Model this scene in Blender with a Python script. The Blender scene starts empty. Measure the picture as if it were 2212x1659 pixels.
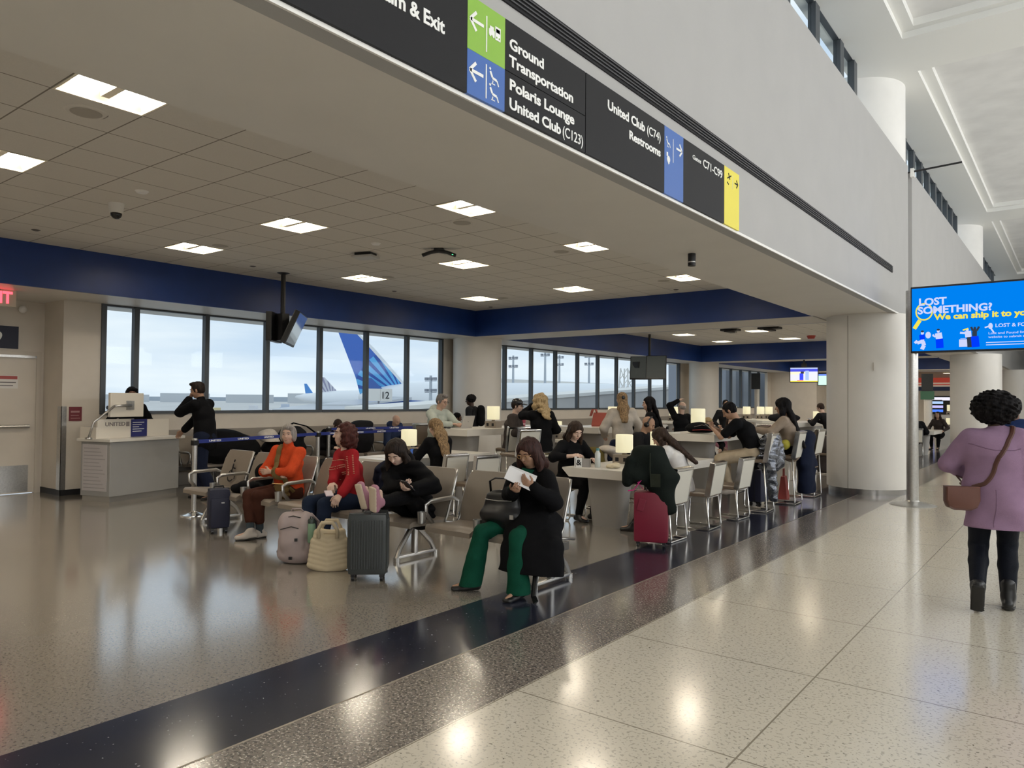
import bpy, bmesh, math, random
import numpy as np
from mathutils import Vector, Matrix, Quaternion

# ------------------------------------------------------------------ camera, sky, lights, exposure
S = bpy.context.scene
COL = S.collection
PI = math.pi
CAM = Vector((0.0, 0.0, 1.58))
FPX = 1590.0
_y, _p, _r = math.radians(37.7), math.radians(1.25), math.radians(0.47)
FW = Vector((-math.sin(_y)*math.cos(_p), math.cos(_y)*math.cos(_p), math.sin(_p)))
_rt = Vector((math.cos(_y), math.sin(_y), 0.0)); _up = _rt.cross(FW)
RT = _rt*math.cos(_r) + _up*math.sin(_r)
UP = _up*math.cos(_r) - _rt*math.sin(_r)
cam_data = bpy.data.cameras.new('camera'); cam = bpy.data.objects.new('camera', cam_data)
COL.objects.link(cam)
cam_data.sensor_width = 36.0; cam_data.lens = FPX/2212.0*36.0; cam_data.clip_end = 3000
cam.matrix_world = Matrix(((RT.x, UP.x, -FW.x, CAM.x), (RT.y, UP.y, -FW.y, CAM.y), (RT.z, UP.z, -FW.z, CAM.z), (0, 0, 0, 1)))
S.camera = cam
S.view_settings.view_transform = 'Standard'; S.view_settings.look = 'None'
S.view_settings.gamma = 1.0; S.view_settings.exposure = 0.58
S.view_settings.use_curve_mapping = False

def ray(px, py): return FW + RT*((px-1106.0)/FPX) - UP*((py-829.5)/FPX)
def G(px, py, z=0.0):                     # point of height z seen at a pixel
    d = ray(px, py); return CAM + d*((z-CAM.z)/d.z)
def D(px, depth, z=0.0):                  # floor position in a pixel column at a given distance
    d = ray(px, 868.0); p = CAM + d*depth; return Vector((p.x, p.y, z))
def A(px, py, depth):                     # point at a given distance
    return CAM + ray(px, py)*depth

# overcast sky
W = bpy.data.worlds.new('overcast_sky'); S.world = W; W.use_nodes = True
nt = W.node_tree; nt.nodes.clear()
def N(tree, t, **kw):
    n = tree.nodes.new(t)
    for k, v in kw.items(): setattr(n, k, v)
    return n
tc = N(nt, 'ShaderNodeTexCoord'); mp = N(nt, 'ShaderNodeMapping'); mp.inputs['Scale'].default_value = (1.2, 1.2, 9.0)
nz = N(nt, 'ShaderNodeTexNoise'); nz.inputs['Scale'].default_value = 2.6; nz.inputs['Detail'].default_value = 6
cr = N(nt, 'ShaderNodeValToRGB')
cr.color_ramp.elements[0].position = .34; cr.color_ramp.elements[0].color = (.40, .49, .60, 1)
cr.color_ramp.elements[1].position = .66; cr.color_ramp.elements[1].color = (.58, .63, .67, 1)
bg = N(nt, 'ShaderNodeBackground'); bg.inputs['Strength'].default_value = 1.08
wo = N(nt, 'ShaderNodeOutputWorld')
nt.links.new(tc.outputs['Generated'], mp.inputs['Vector']); nt.links.new(mp.outputs['Vector'], nz.inputs['Vector'])
nt.links.new(nz.outputs['Fac'], cr.inputs['Fac']); nt.links.new(cr.outputs['Color'], bg.inputs['Color'])
nt.links.new(bg.outputs['Background'], wo.inputs['Surface'])

def area(name, loc, rot, sx, sy, power, color=(1, 1, 1), portal=False):
    l = bpy.data.lights.new(name, 'AREA'); l.shape = 'RECTANGLE'; l.size = sx; l.size_y = sy
    l.energy = power; l.color = color
    if portal: l.cycles.is_portal = True
    o = bpy.data.objects.new(name, l); COL.objects.link(o); o.location = loc; o.rotation_euler = rot
    return o
# daylight of the concourse's unseen glazing opposite, then a fill lamp for the roof
area('clerestory_daylight', (9.6, 9.0, 5.9), (0, math.radians(68), 0), 2.6, 34.0, 260, (.95, .98, 1.0))
area('roof_fill_lamp', (9.6, 12.0, 4.0), (0, math.radians(142), 0), 3.0, 44.0, 2300, (.96, .98, 1.0))  # added lamp tilted upward to brighten the roof, no skylight stands here
# ------------------------------------------------------------------ helpers
MATS = {}
def M(name, color=(.8, .8, .8), rough=.5, metal=0.0, spec=.5, emit=None, es=1.0, noise=0.0, nscale=20.0, alpha=None, coat=0.0, bump=0.0, bscale=200.0, sheen=0.0):
    if name in MATS: return MATS[name]
    m = bpy.data.materials.new(name); m.use_nodes = True
    t = m.node_tree; b = t.nodes['Principled BSDF']
    c = (*color, 1.0)
    b.inputs['Base Color'].default_value = c; b.inputs['Roughness'].default_value = rough
    b.inputs['Metallic'].default_value = metal; b.inputs['Specular IOR Level'].default_value = spec
    b.inputs['Coat Weight'].default_value = coat
    if sheen: b.inputs['Sheen Weight'].default_value = sheen
    if emit:
        b.inputs['Emission Color'].default_value = (*emit, 1); b.inputs['Emission Strength'].default_value = es
    if noise:
        tcn = N(t, 'ShaderNodeTexCoord'); nn = N(t, 'ShaderNodeTexNoise'); nn.inputs['Scale'].default_value = nscale; nn.inputs['Detail'].default_value = 3
        mx = N(t, 'ShaderNodeMixRGB'); mx.blend_type = 'MULTIPLY'; mx.inputs['Fac'].default_value = 1
        rp = N(t, 'ShaderNodeValToRGB'); rp.color_ramp.elements[0].position = .3; rp.color_ramp.elements[1].position = .7
        k = 1-noise; rp.color_ramp.elements[0].color = (k, k, k, 1); k = 1+noise*.5; rp.color_ramp.elements[1].color = (k, k, k, 1)
        mx.inputs['Color1'].default_value = c
        t.links.new(tcn.outputs['Object'], nn.inputs['Vector']); t.links.new(nn.outputs['Fac'], rp.inputs['Fac'])
        t.links.new(rp.outputs['Color'], mx.inputs['Color2']); t.links.new(mx.outputs['Color'], b.inputs['Base Color'])
    if bump:
        tcn = N(t, 'ShaderNodeTexCoord'); nn = N(t, 'ShaderNodeTexNoise'); nn.inputs['Scale'].default_value = bscale
        bp = N(t, 'ShaderNodeBump'); bp.inputs['Strength'].default_value = bump; bp.inputs['Distance'].default_value = .01
        t.links.new(tcn.outputs['Object'], nn.inputs['Vector']); t.links.new(nn.outputs['Fac'], bp.inputs['Height'])
        t.links.new(bp.outputs['Normal'], b.inputs['Normal'])
    MATS[name] = m
    return m

def glow(name, color, strength):
    if name in MATS: return MATS[name]
    m = bpy.data.materials.new(name); m.use_nodes = True; t = m.node_tree; t.nodes.clear()
    e = N(t, 'ShaderNodeEmission'); e.inputs['Color'].default_value = (*color, 1); e.inputs['Strength'].default_value = strength
    o = N(t, 'ShaderNodeOutputMaterial'); t.links.new(e.outputs[0], o.inputs['Surface']); MATS[name] = m
    return m

def glass(name, tint=(.93, .96, .96), gloss=.06):
    if name in MATS: return MATS[name]
    m = bpy.data.materials.new(name); m.use_nodes = True; t = m.node_tree; t.nodes.clear()
    a = N(t, 'ShaderNodeBsdfTransparent'); a.inputs['Color'].default_value = (*tint, 1)
    g = N(t, 'ShaderNodeBsdfGlossy'); g.inputs['Roughness'].default_value = .02
    mx = N(t, 'ShaderNodeMixShader'); mx.inputs['Fac'].default_value = gloss
    o = N(t, 'ShaderNodeOutputMaterial')
    t.links.new(a.outputs[0], mx.inputs[1]); t.links.new(g.outputs[0], mx.inputs[2]); t.links.new(mx.outputs[0], o.inputs['Surface'])
    MATS[name] = m
    return m

def terrazzo(name, base, chips, rough=.16, joints=None, soft=.05, spec=.9, coat=.55):
    m = bpy.data.materials.new(name); m.use_nodes = True; t = m.node_tree; b = t.nodes['Principled BSDF']
    b.inputs['Roughness'].default_value = rough; b.inputs['Specular IOR Level'].default_value = spec
    b.inputs['Coat Weight'].default_value = coat; b.inputs['Coat IOR'].default_value = 1.8; b.inputs['Coat Roughness'].default_value = rough*.8
    tcn = N(t, 'ShaderNodeTexCoord')
    last = None
    rgb = N(t, 'ShaderNodeRGB'); rgb.outputs[0].default_value = (*base, 1); last = rgb.outputs[0]
    for i, (col, sc, thr, amt) in enumerate(chips):
        nn = N(t, 'ShaderNodeTexNoise'); nn.inputs['Scale'].default_value = sc; nn.inputs['Detail'].default_value = 1.5
        mpn = N(t, 'ShaderNodeMapping'); mpn.inputs['Location'].default_value = (i*7.3, i*3.1, 0)
        rp = N(t, 'ShaderNodeValToRGB'); rp.color_ramp.elements[0].position = thr; rp.color_ramp.elements[1].position = thr+soft
        rp.color_ramp.elements[1].color = (amt, amt, amt, 1)
        mx = N(t, 'ShaderNodeMixRGB'); mx.inputs['Color2'].default_value = (*col, 1)
        t.links.new(tcn.outputs['Object'], mpn.inputs['Vector']); t.links.new(mpn.outputs['Vector'], nn.inputs['Vector'])
        t.links.new(nn.outputs['Fac'], rp.inputs['Fac']); t.links.new(rp.outputs['Color'], mx.inputs['Fac'])
        t.links.new(last, mx.inputs['Color1']); last = mx.outputs['Color']
    if joints:
        last = grid_lines(t, tcn, last, *joints)
    t.links.new(last, b.inputs['Base Color'])
    nn = N(t, 'ShaderNodeTexNoise'); nn.inputs['Scale'].default_value = 1.3; nn.inputs['Detail'].default_value = 3
    mr = N(t, 'ShaderNodeMapRange'); mr.inputs['To Min'].default_value = rough*.75; mr.inputs['To Max'].default_value = rough*1.3
    t.links.new(tcn.outputs['Object'], nn.inputs['Vector']); t.links.new(nn.outputs['Fac'], mr.inputs['Value']); t.links.new(mr.outputs['Result'], b.inputs['Roughness'])
    MATS[name] = m
    return m

def grid_lines(t, tcn, last, x0, px_, y0, py_, wid, col):
    sp = N(t, 'ShaderNodeSeparateXYZ'); t.links.new(tcn.outputs['Object'], sp.inputs[0])
    masks = []
    for ax, o0, per in (('X', x0, px_), ('Y', y0, py_)):
        s1 = N(t, 'ShaderNodeMath', operation='SUBTRACT'); s1.inputs[1].default_value = o0
        md = N(t, 'ShaderNodeMath', operation='FLOORED_MODULO'); md.inputs[1].default_value = per
        lt = N(t, 'ShaderNodeMath', operation='LESS_THAN'); lt.inputs[1].default_value = wid
        t.links.new(sp.outputs[ax], s1.inputs[0]); t.links.new(s1.outputs[0], md.inputs[0]); t.links.new(md.outputs[0], lt.inputs[0])
        masks.append(lt)
    mxm = N(t, 'ShaderNodeMath', operation='MAXIMUM'); t.links.new(masks[0].outputs[0], mxm.inputs[0]); t.links.new(masks[1].outputs[0], mxm.inputs[1])
    mx = N(t, 'ShaderNodeMixRGB'); mx.inputs['Color2'].default_value = (*col, 1)
    t.links.new(mxm.outputs[0], mx.inputs['Fac']); t.links.new(last, mx.inputs['Color1'])
    return mx.outputs['Color']

class MB:
    """collects shapes and links them as ONE mesh object"""
    def __init__(s): s.bm = bmesh.new()
    def box(s, c, d, rot=None, bev=0.0):
        r = bmesh.ops.create_cube(s.bm, size=1.0); vs = r['verts']
        bmesh.ops.scale(s.bm, vec=d, verts=vs)
        if bev:
            es = list({e for v in vs for e in v.link_edges})
            rb = bmesh.ops.bevel(s.bm, geom=es, offset=min(bev, min(d)*.49), segments=2, affect='EDGES', profile=.6)
            vs = list({v for f in rb['faces'] for v in f.verts} | {v for v in vs if v.is_valid})
        if rot is not None:
            mt = rot if isinstance(rot, Matrix) else Matrix.Rotation(rot, 4, 'Z')
            bmesh.ops.transform(s.bm, matrix=mt, verts=vs)
        bmesh.ops.translate(s.bm, vec=c, verts=vs)
        return s
    def b2(s, x0, x1, y0, y1, z0, z1, bev=0.0):
        return s.box(((x0+x1)/2, (y0+y1)/2, (z0+z1)/2), (abs(x1-x0), abs(y1-y0), abs(z1-z0)), None, bev)
    def tube(s, pts, r, n=10, cap=True, radii=None, flat=None):
        pts = [Vector(p) for p in pts]; rings = []
        up0 = None
        for i, p in enumerate(pts):
            d = (pts[min(i+1, len(pts)-1)] - pts[max(i-1, 0)]).normalized()
            if up0 is None:
                up0 = Vector((0, 0, 1)) if abs(d.z) < .9 else Vector((1, 0, 0))
            u = d.cross(up0)
            if u.length < 1e-6: u = d.orthogonal()
            u.normalize(); v = u.cross(d).normalized(); up0 = v
            rr = radii[i] if radii else r
            fl = flat or (1, 1)
            rings.append([s.bm.verts.new(p + u*math.cos(2*PI*k/n)*rr*fl[0] + v*math.sin(2*PI*k/n)*rr*fl[1]) for k in range(n)])
        for a, b in zip(rings, rings[1:]):
            for k in range(n): s.bm.faces.new((a[k], a[(k+1) % n], b[(k+1) % n], b[k]))
        if cap:
            s.bm.faces.new(rings[0][::-1]); s.bm.faces.new(rings[-1])
        return s
    def lathe(s, c, prof, n=32, rot=None):
        c = Vector(c); rings = []
        for r, z in prof:
            rings.append([s.bm.verts.new(Vector((r*math.cos(2*PI*k/n), r*math.sin(2*PI*k/n), z))) for k in range(n)])
        for a, b in zip(rings, rings[1:]):
            for k in range(n): s.bm.faces.new((a[k], a[(k+1) % n], b[(k+1) % n], b[k]))
        s.bm.faces.new(rings[0][::-1]); s.bm.faces.new(rings[-1])
        vs = [v for r in rings for v in r]
        if rot is not None: bmesh.ops.transform(s.bm, matrix=rot, verts=vs)
        bmesh.ops.translate(s.bm, vec=c, verts=vs)
        return s
    def prism(s, poly, h, mat=None):
        """polygon in local xy pushed h along local z, then placed by a 4x4 matrix"""
        lo = [s.bm.verts.new((x, y, 0)) for x, y in poly]; hi = [s.bm.verts.new((x, y, h)) for x, y in poly]
        n = len(poly)
        s.bm.faces.new(lo[::-1]); s.bm.faces.new(hi)
        for k in range(n): s.bm.faces.new((lo[k], lo[(k+1) % n], hi[(k+1) % n], hi[k]))
        if mat is not None: bmesh.ops.transform(s.bm, matrix=mat, verts=lo+hi)
        return s
    def hull(s, lo, hi):
        """two equal-length loops of points joined and capped"""
        a = [s.bm.verts.new(p) for p in lo]; b = [s.bm.verts.new(p) for p in hi]; n = len(a)
        s.bm.faces.new(a[::-1]); s.bm.faces.new(b)
        for k in range(n): s.bm.faces.new((a[k], a[(k+1) % n], b[(k+1) % n], b[k]))
        return s
    def loft(s, loops, cap=True):
        rs = [[s.bm.verts.new(p) for p in L] for L in loops]; n = len(rs[0])
        for a, b in zip(rs, rs[1:]):
            for k in range(n): s.bm.faces.new((a[k], a[(k+1) % n], b[(k+1) % n], b[k]))
        if cap:
            s.bm.faces.new(rs[0][::-1]); s.bm.faces.new(rs[-1])
        return s
    def quad(s, *p):
        s.bm.faces.new([s.bm.verts.new(q) for q in p]); return s
    def ell(s, c, r, n=16, rot=None):
        rr = bmesh.ops.create_uvsphere(s.bm, u_segments=n, v_segments=max(6, n*2//3), radius=1.0); vs = rr['verts']
        bmesh.ops.scale(s.bm, vec=r, verts=vs)
        if rot is not None: bmesh.ops.transform(s.bm, matrix=rot, verts=vs)
        bmesh.ops.translate(s.bm, vec=c, verts=vs)
        return s
    def build(s, name, mat, parent=None, smooth=False, angle=None):
        bmesh.ops.recalc_face_normals(s.bm, faces=s.bm.faces[:])
        me = bpy.data.meshes.new(name); s.bm.to_mesh(me); s.bm.free()
        me.materials.append(mat)
        if smooth or angle:
            for p in me.polygons: p.use_smooth = True
            if angle: me.set_sharp_from_angle(angle=math.radians(angle))
        o = bpy.data.objects.new(name, me); COL.objects.link(o)
        if parent is not None: o.parent = parent
        return o

def thing(name, label, cat, loc=(0, 0, 0), rz=0.0, group=None):
    o = bpy.data.objects.new(name, None); COL.objects.link(o); o.empty_display_size = .1
    o.location = loc; o.rotation_euler = (0, 0, rz); o['label'] = label; o['category'] = cat
    if group: o['group'] = group
    return o
def tag(o, label, cat, group=None):
    o['label'] = label; o['category'] = cat
    if group: o['group'] = group
    return o
def struct(name, mb, mat, label=None, parent=None, **kw):
    o = mb.build(name, mat, parent, **kw)
    if parent is None: o['kind'] = 'structure'
    if label: o['label'] = label
    return o
def kids(o): return [c for c in bpy.data.objects if c.parent == o]
def dup(root, loc, rz, label=None, group=None):
    r = root.copy(); COL.objects.link(r); r.location = loc; r.rotation_euler = (0, 0, rz)
    if label: r['label'] = label
    if group: r['group'] = group
    for ch in KID[root.name]:
        c = ch.copy(); COL.objects.link(c); c.parent = r
        for g in KID.get(ch.name, ()):
            d = g.copy(); COL.objects.link(d); d.parent = c
    return r
KID = {}
def remember(root):
    KID[root.name] = kids(root)
    for c in KID[root.name]: KID[c.name] = kids(c)

def text(s, size, mat, parent, loc, rot, align='LEFT', bold=.012, name='lettering', depth=.002, spacing=1.0, width=None):
    cu = bpy.data.curves.new(name, 'FONT'); cu.body = s; cu.size = size; cu.align_x = align
    cu.offset = bold*size; cu.extrude = depth; cu.space_character = spacing; cu.resolution_u = 3
    o = bpy.data.objects.new(name, cu); COL.objects.link(o)
    bpy.context.view_layer.update()
    me = bpy.data.meshes.new_from_object(o.evaluated_get(bpy.context.evaluated_depsgraph_get()))
    bpy.data.objects.remove(o); bpy.data.curves.remove(cu)
    if width:
        xs = [v.co.x for v in me.vertices]; k = width/(max(xs)-min(xs))
        for v in me.vertices: v.co.x *= k
    me.materials.clear(); me.materials.append(mat)
    r = bpy.data.objects.new(name, me); COL.objects.link(r); r.parent = parent
    r.matrix_local = Matrix.Translation(loc) @ rot
    return r
def frame(x, y, z):                       # rotation from three axis vectors
    x, y, z = Vector(x), Vector(y), Vector(z)
    return Matrix(((x.x, y.x, z.x, 0), (x.y, y.y, z.y, 0), (x.z, y.z, z.z, 0), (0, 0, 0, 1)))
FACE_PX = frame((0, 1, 0), (0, 0, 1), (1, 0, 0))      # on a face looking +X, reading towards +Y
FACE_NY = frame((1, 0, 0), (0, 0, 1), (0, -1, 0))     # on a face looking -Y, reading towards +X
# ------------------------------------------------------------------ the building
ZS, ZC = 3.126, 3.75                       # soffit and ceiling heights
XF, XW, XB, XP = -11.69, -12.85, -3.80, -2.48   # fascia, window wall, inner and outer face of the concourse beam
m_beige = terrazzo('beige_terrazzo', (.315, .28, .235), [((.17, .145, .115), 60, .58, .9), ((.42, .39, .34), 75, .62, .7), ((.07, .06, .05), 38, .70, .9)], rough=.155, coat=.85)
m_navyfl = terrazzo('navy_terrazzo', (.018, .021, .038), [((.04, .045, .07), 60, .6, .6), ((.50, .50, .52), 48, .72, .9)], rough=.16, coat=.3)
m_speck = terrazzo('speckled_terrazzo', (.22, .19, .165), [((.08, .07, .065), 55, .54, .9), ((.55, .50, .44), 70, .60, .9)], rough=.18, soft=.03)
m_cream = terrazzo('cream_terrazzo', (.72, .665, .55), [((.40, .36, .29), 55, .57, .7), ((.72, .68, .58), 70, .60, .6), ((.16, .14, .11), 44, .69, .9)], rough=.175,
                   joints=(-1.226, 1.22, 3.10-12.2, 1.232, .009, (.30, .26, .20)))
m_strip = M('zinc_strip', (.35, .30, .24), .35, .7)
struct('floor', MB().b2(-14.0, -3.765, -7, 62, -.12, 0), m_beige, 'beige terrazzo floor of the gate lounge')
struct('floor', MB().b2(-3.765, -3.055, -7, 62, -.12, 0), m_navyfl, 'navy terrazzo band along the lounge')
struct('floor', MB().b2(-3.055, -2.45, -7, 62, -.12, 0), m_speck, 'grey speckled terrazzo band')
struct('floor', MB().b2(-2.45, 9.8, -7, 62, -.12, 0), m_cream, 'cream terrazzo floor of the concourse')
struct('trim_1', MB().b2(-3.061, -3.049, -7, 62, -.01, .0012), m_strip, 'thin metal divider strip in the floor')

m_wall = M('warm_white_paint', (.66, .60, .52), .7, noise=.04, nscale=3)
m_white = M('white_plaster', (.82, .81, .78), .7, noise=.04, nscale=2.2)
m_col = M('column_enamel', (.70, .67, .62), .42, noise=.02, nscale=4)
m_soff = M('soffit_paint', (.68, .65, .60), .45, noise=.03, nscale=2)
m_blue = M('navy_fascia', (.007, .036, .185), .42, noise=.10, nscale=3)
m_frame = M('window_frame_grey', (.075, .085, .095), .45, .2)
m_dark = M('near_black', (.012, .012, .014), .5)
m_steel = M('brushed_steel', (.52, .51, .49), .32, .9, noise=.12, nscale=40)
m_chrome = M('chrome', (.72, .71, .69), .18, 1.0)
m_wains = M('taupe_wainscot', (.30, .265, .225), .55, noise=.04, nscale=5)
m_glass = glass('window_glass', (.95, .97, .97), .006)

# tiled ceilings with openings for the troffers
TX, TY = .597, .643
mt = bpy.data.materials.new('ceiling_tile'); mt.use_nodes = True
_t = mt.node_tree; _b = _t.nodes['Principled BSDF']; _b.inputs['Roughness'].default_value = .85
_tc = N(_t, 'ShaderNodeTexCoord'); _n = N(_t, 'ShaderNodeTexNoise'); _n.inputs['Scale'].default_value = 90
_rp = N(_t, 'ShaderNodeValToRGB'); _rp.color_ramp.elements[0].color = (.64, .61, .56, 1); _rp.color_ramp.elements[1].color = (.72, .69, .635, 1)
_t.links.new(_tc.outputs['Object'], _n.inputs['Vector']); _t.links.new(_n.outputs['Fac'], _rp.inputs['Fac'])
_l = grid_lines(_t, _tc, _rp.outputs['Color'], XF-.006, TX, 13.64-.006, TY, .012, (.23, .205, .17))
_t.links.new(_l, _b.inputs['Base Color'])
def tiled_ceiling(y_far, rows, cols, lights):
    mb = MB()
    for j in range(rows):
        for i in range(cols):
            if (i, j) in lights: continue
            x0 = XF+i*TX; x1 = min(XF+(i+1)*TX, XB+.3); y1 = y_far-j*TY; y0 = y_far-(j+1)*TY
            mb.quad((x0, y0, ZC), (x0, y1, ZC), (x1, y1, ZC), (x1, y0, ZC))
    bmesh.ops.remove_doubles(mb.bm, verts=mb.bm.verts[:], dist=.0005)
    return mb
LIGHTS1 = [(10, 17), (6, 17), (6, 12), (2, 12), (10, 11), (2, 7), (6, 7), (10, 7), (2, 2), (6, 2), (10, 2), (2, 17), (6, 22), (10, 22), (2, 22), (10, 27), (6, 27)]
LIGHTS2 = [(2, 2), (6, 2), (10, 2), (2, 7), (6, 7), (10, 7), (2, 12), (6, 12), (10, 12), (10, 16), (6, 16)]
# row offset of the second bay keeps the shared tile pattern
Y2 = 13.64+TY*21
struct('ceiling', tiled_ceiling(13.64, 32, 13, set(LIGHTS1)), mt, 'tiled ceiling of the gate lounge')
struct('ceiling', tiled_ceiling(Y2, 20, 13, set(LIGHTS2)), mt, 'tiled ceiling of the far lounge')
m_troff = M('troffer_white', (.88, .82, .68), .6)
m_lens = glow('troffer_lens', (1.0, .90, .74), 24.0)
m_lens_side = glow('troffer_side', (1.0, .85, .60), 1.1)
def troffer(i, j, y_far, label, group, root=None):
    cx, cy = XF+(i+.5)*TX, y_far-(j+.5)*TY
    if root is not None:
        return dup(root, (cx, cy, ZC), PI/2, label, group)
    t = thing('ceiling_light', label, 'light', (cx, cy, ZC), PI/2, group)
    hx, hy = TY/2-.004, TX/2-.004
    f = MB()
    for sx in (-1, 1): f.box((sx*(hx-.009), 0, .004), (.018, 2*hy, .02))
    for sy in (-1, 1): f.box((0, sy*(hy-.009), .004), (2*hx-.04, .018, .02))
    f.b2(-hx, hx, -hy, hy, .15, .155)
    for sx in (-1, 1): f.b2(sx*hx-.003, sx*hx+.003, -hy, hy, .012, .15)
    for sy in (-1, 1): f.b2(-hx, hx, sy*hy-.003, sy*hy+.003, .012, .15)
    f.build('housing', m_troff, t)
    lx, ly, lz = hx-.07, hy-.09, .065
    for sx in (-1, 1):                      # a lens either side of the centre baffle
        MB().quad((sx*.03, -ly, lz), (sx*lx, -ly, lz), (sx*lx, ly, lz), (sx*.03, ly, lz)).build('diffuser', m_lens, t)
    for sx in (-1, 1): MB().quad((sx*(hx-.018), -hy+.018, .012), (sx*(hx-.018), hy-.018, .012), (sx*lx, ly, lz), (sx*lx, -ly, lz)).build('reflector', m_troff, t)
    for sy in (-1, 1): MB().quad((-hx+.018, sy*(hy-.018), .012), (hx-.018, sy*(hy-.018), .012), (lx, sy*ly, lz), (-lx, sy*ly, lz)).build('reflector', m_troff, t)
    MB().box((0, 0, .04), (.06, 2*ly, .05)).build('baffle', m_troff, t)
    remember(t)
    return t
_first = None
_lab = {(10, 17): 'square recessed troffer nearest above the floor, beside the beam', (6, 17): 'square recessed troffer cut by the left edge, near the dome camera',
        (6, 12): 'square recessed troffer in the middle row, in front of the hanging monitor', (2, 12): 'square recessed troffer near the blue fascia, left of the hanging monitor',
        (10, 11): 'square recessed troffer against the beam, second along its row', (2, 7): 'square recessed troffer near the blue fascia, right of the hanging monitor',
        (6, 7): 'square recessed troffer in the middle row, under the black bracket', (10, 7): 'square recessed troffer against the beam, third along its row',
        (2, 2): 'square recessed troffer beside the inner corner of the blue fascia', (6, 2): 'square recessed troffer in the middle row, closest to the cross fascia',
        (10, 2): 'square recessed troffer against the beam, last of its row'}
for ij in LIGHTS1:
    l = _lab.get(ij, 'square recessed troffer in the tiled ceiling over the near floor')
    r = troffer(*ij, 13.64, l, 'troffers of the near lounge ceiling', _first); _first = _first or r
for k, ij in enumerate(LIGHTS2):
    troffer(*ij, Y2, 'square recessed troffer in the far lounge ceiling beyond the cross fascia', 'troffers of the far lounge ceiling', _first)

LIGHTS3 = [(2, 2), (6, 2), (10, 2), (2, 7), (6, 7), (10, 7), (2, 12), (6, 12), (10, 12), (4, 4), (8, 4), (4, 10), (8, 10)]  # lamps added to lift the otherwise dark farthest bay
struct('ceiling', tiled_ceiling(38.8, 16, 13, set(LIGHTS3)), mt, 'tiled ceiling of the farthest bay')
for i, j in LIGHTS3: troffer(i, j, 38.8, 'square troffer added to brighten the farthest bay', 'added troffers of the farthest bay', _first)
for i, (x, y) in enumerate([(-7.2, 43.0), (-5.2, 43.0), (-3.6, 43.0)]):  # lamps added below the shop ceiling to brighten the food court
    r = dup(_first, (x, y, 3.12), 0, 'square troffer added to brighten the far shops', 'added troffers of the far shops')
# blue fascias
def fascia(n, *b, m=None): return struct(f'trim_{n}', MB().b2(*b), m or m_blue, 'navy blue painted fascia under the ceiling' if m is None else 'inner face of the concourse beam')
fascia(2, XF-.05, XF, -7, 13.64, ZS, ZC)
fascia(3, XF-.05, XB+.02, 13.64, 13.70, ZS, ZC)
fascia(4, XF-.05, XB+.02, 14.90, 14.96, ZS, ZC)
fascia(5, XF-.05, XF, 14.96, Y2, ZS, ZC)
fascia(6, XF-.05, XB+.02, Y2, Y2+.06, ZS, ZC)
fascia(7, XB, XB+.05, -7, 13.66, ZS, ZC+.02, m=m_soff)
fascia(14, XF-.05, XB+.02, Y2+1.24, Y2+1.3, ZS, ZC)
fascia(15, XF-.05, XF, Y2+1.3, 38.8, ZS, ZC)
fascia(16, XF-.05, XB+.02, 38.8, 38.86, ZS, ZC)
fascia(17, XB, XB+.05, Y2+1.28, 38.84, ZS, ZC+.02, m=m_soff)
fascia(8, XB, XB+.05, 14.94, Y2+.02, ZS, ZC+.02, m=m_soff)
# soffits: along the window wall, across at the column lines, under the concourse beam
sf = MB().b2(-13.75, XF-.05, -7, 41, ZS, ZS+.04).b2(XF-.05, XB, 13.70, 14.90, ZS, ZS+.04).b2(XF-.05, XB, Y2+.06, Y2+1.3, ZS, ZS+.04).b2(XF-.05, XB, 38.78, 41, ZS, ZS+.04).b2(XB+.05, XP-.12, -7, 62, ZS, ZS+.04)
struct('ceiling', sf, m_soff, 'painted soffits around the tiled ceilings')
# big white bulkhead wall over the concourse edge
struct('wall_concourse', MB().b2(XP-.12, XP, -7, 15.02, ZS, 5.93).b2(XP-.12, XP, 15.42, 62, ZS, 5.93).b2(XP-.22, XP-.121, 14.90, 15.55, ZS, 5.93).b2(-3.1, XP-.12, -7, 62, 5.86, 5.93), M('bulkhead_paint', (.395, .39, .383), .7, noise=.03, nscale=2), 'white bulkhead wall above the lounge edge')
struct('trim_9', MB().b2(XP-.001, XP+.012, -7, 14.78, ZS-.012, ZS+.012), M('edge_bead', (.82, .81, .78), .5), 'white edge bead under the sign wall')
# window wall: piers, sill wall and wainscot
wl = MB().b2(-13.0, XW, 5.47, 41, 0, 1.29).b2(-13.75, XW, 4.90, 5.47, 0, ZS).b2(-13.0, XW, 13.72, 15.0, 1.29, ZS).b2(-13.0, XW, 27.72, 29.6, 1.29, ZS).b2(-13.0, XW, 38.3, 41, 1.29, ZS)
struct('wall_window', wl, m_wall, 'beige wall under and between the windows')
struct('trim_10', MB().b2(XW, XW+.05, 5.6, 41, 0, 1.0, .01), m_wains, 'taupe wainscot under the windows')
struct('wall_left', MB().b2(-13.75, -13.60, -7, 3.72, 0, ZS).b2(-13.75, -13.60, 3.72, 4.90, 2.31, ZS).b2(-13.75, -13.60, 4.86, 4.90, 0, 2.31), m_wall, 'beige wall with the exit door')
struct('baseboard_left', MB().b2(-13.60, XW+.015, 4.885, 4.90, 0, .09).b2(XW, XW+.015, 4.89, 5.6, 0, .09), m_dark, 'black base of the pier')
struct('trim_11', MB().b2(-12.99, XW+.008, 4.89, 4.898, .09, 1.42).b2(XW, XW+.008, 4.89, 4.97, .09, 1.42), m_steel, 'steel corner guard of the pier')
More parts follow.
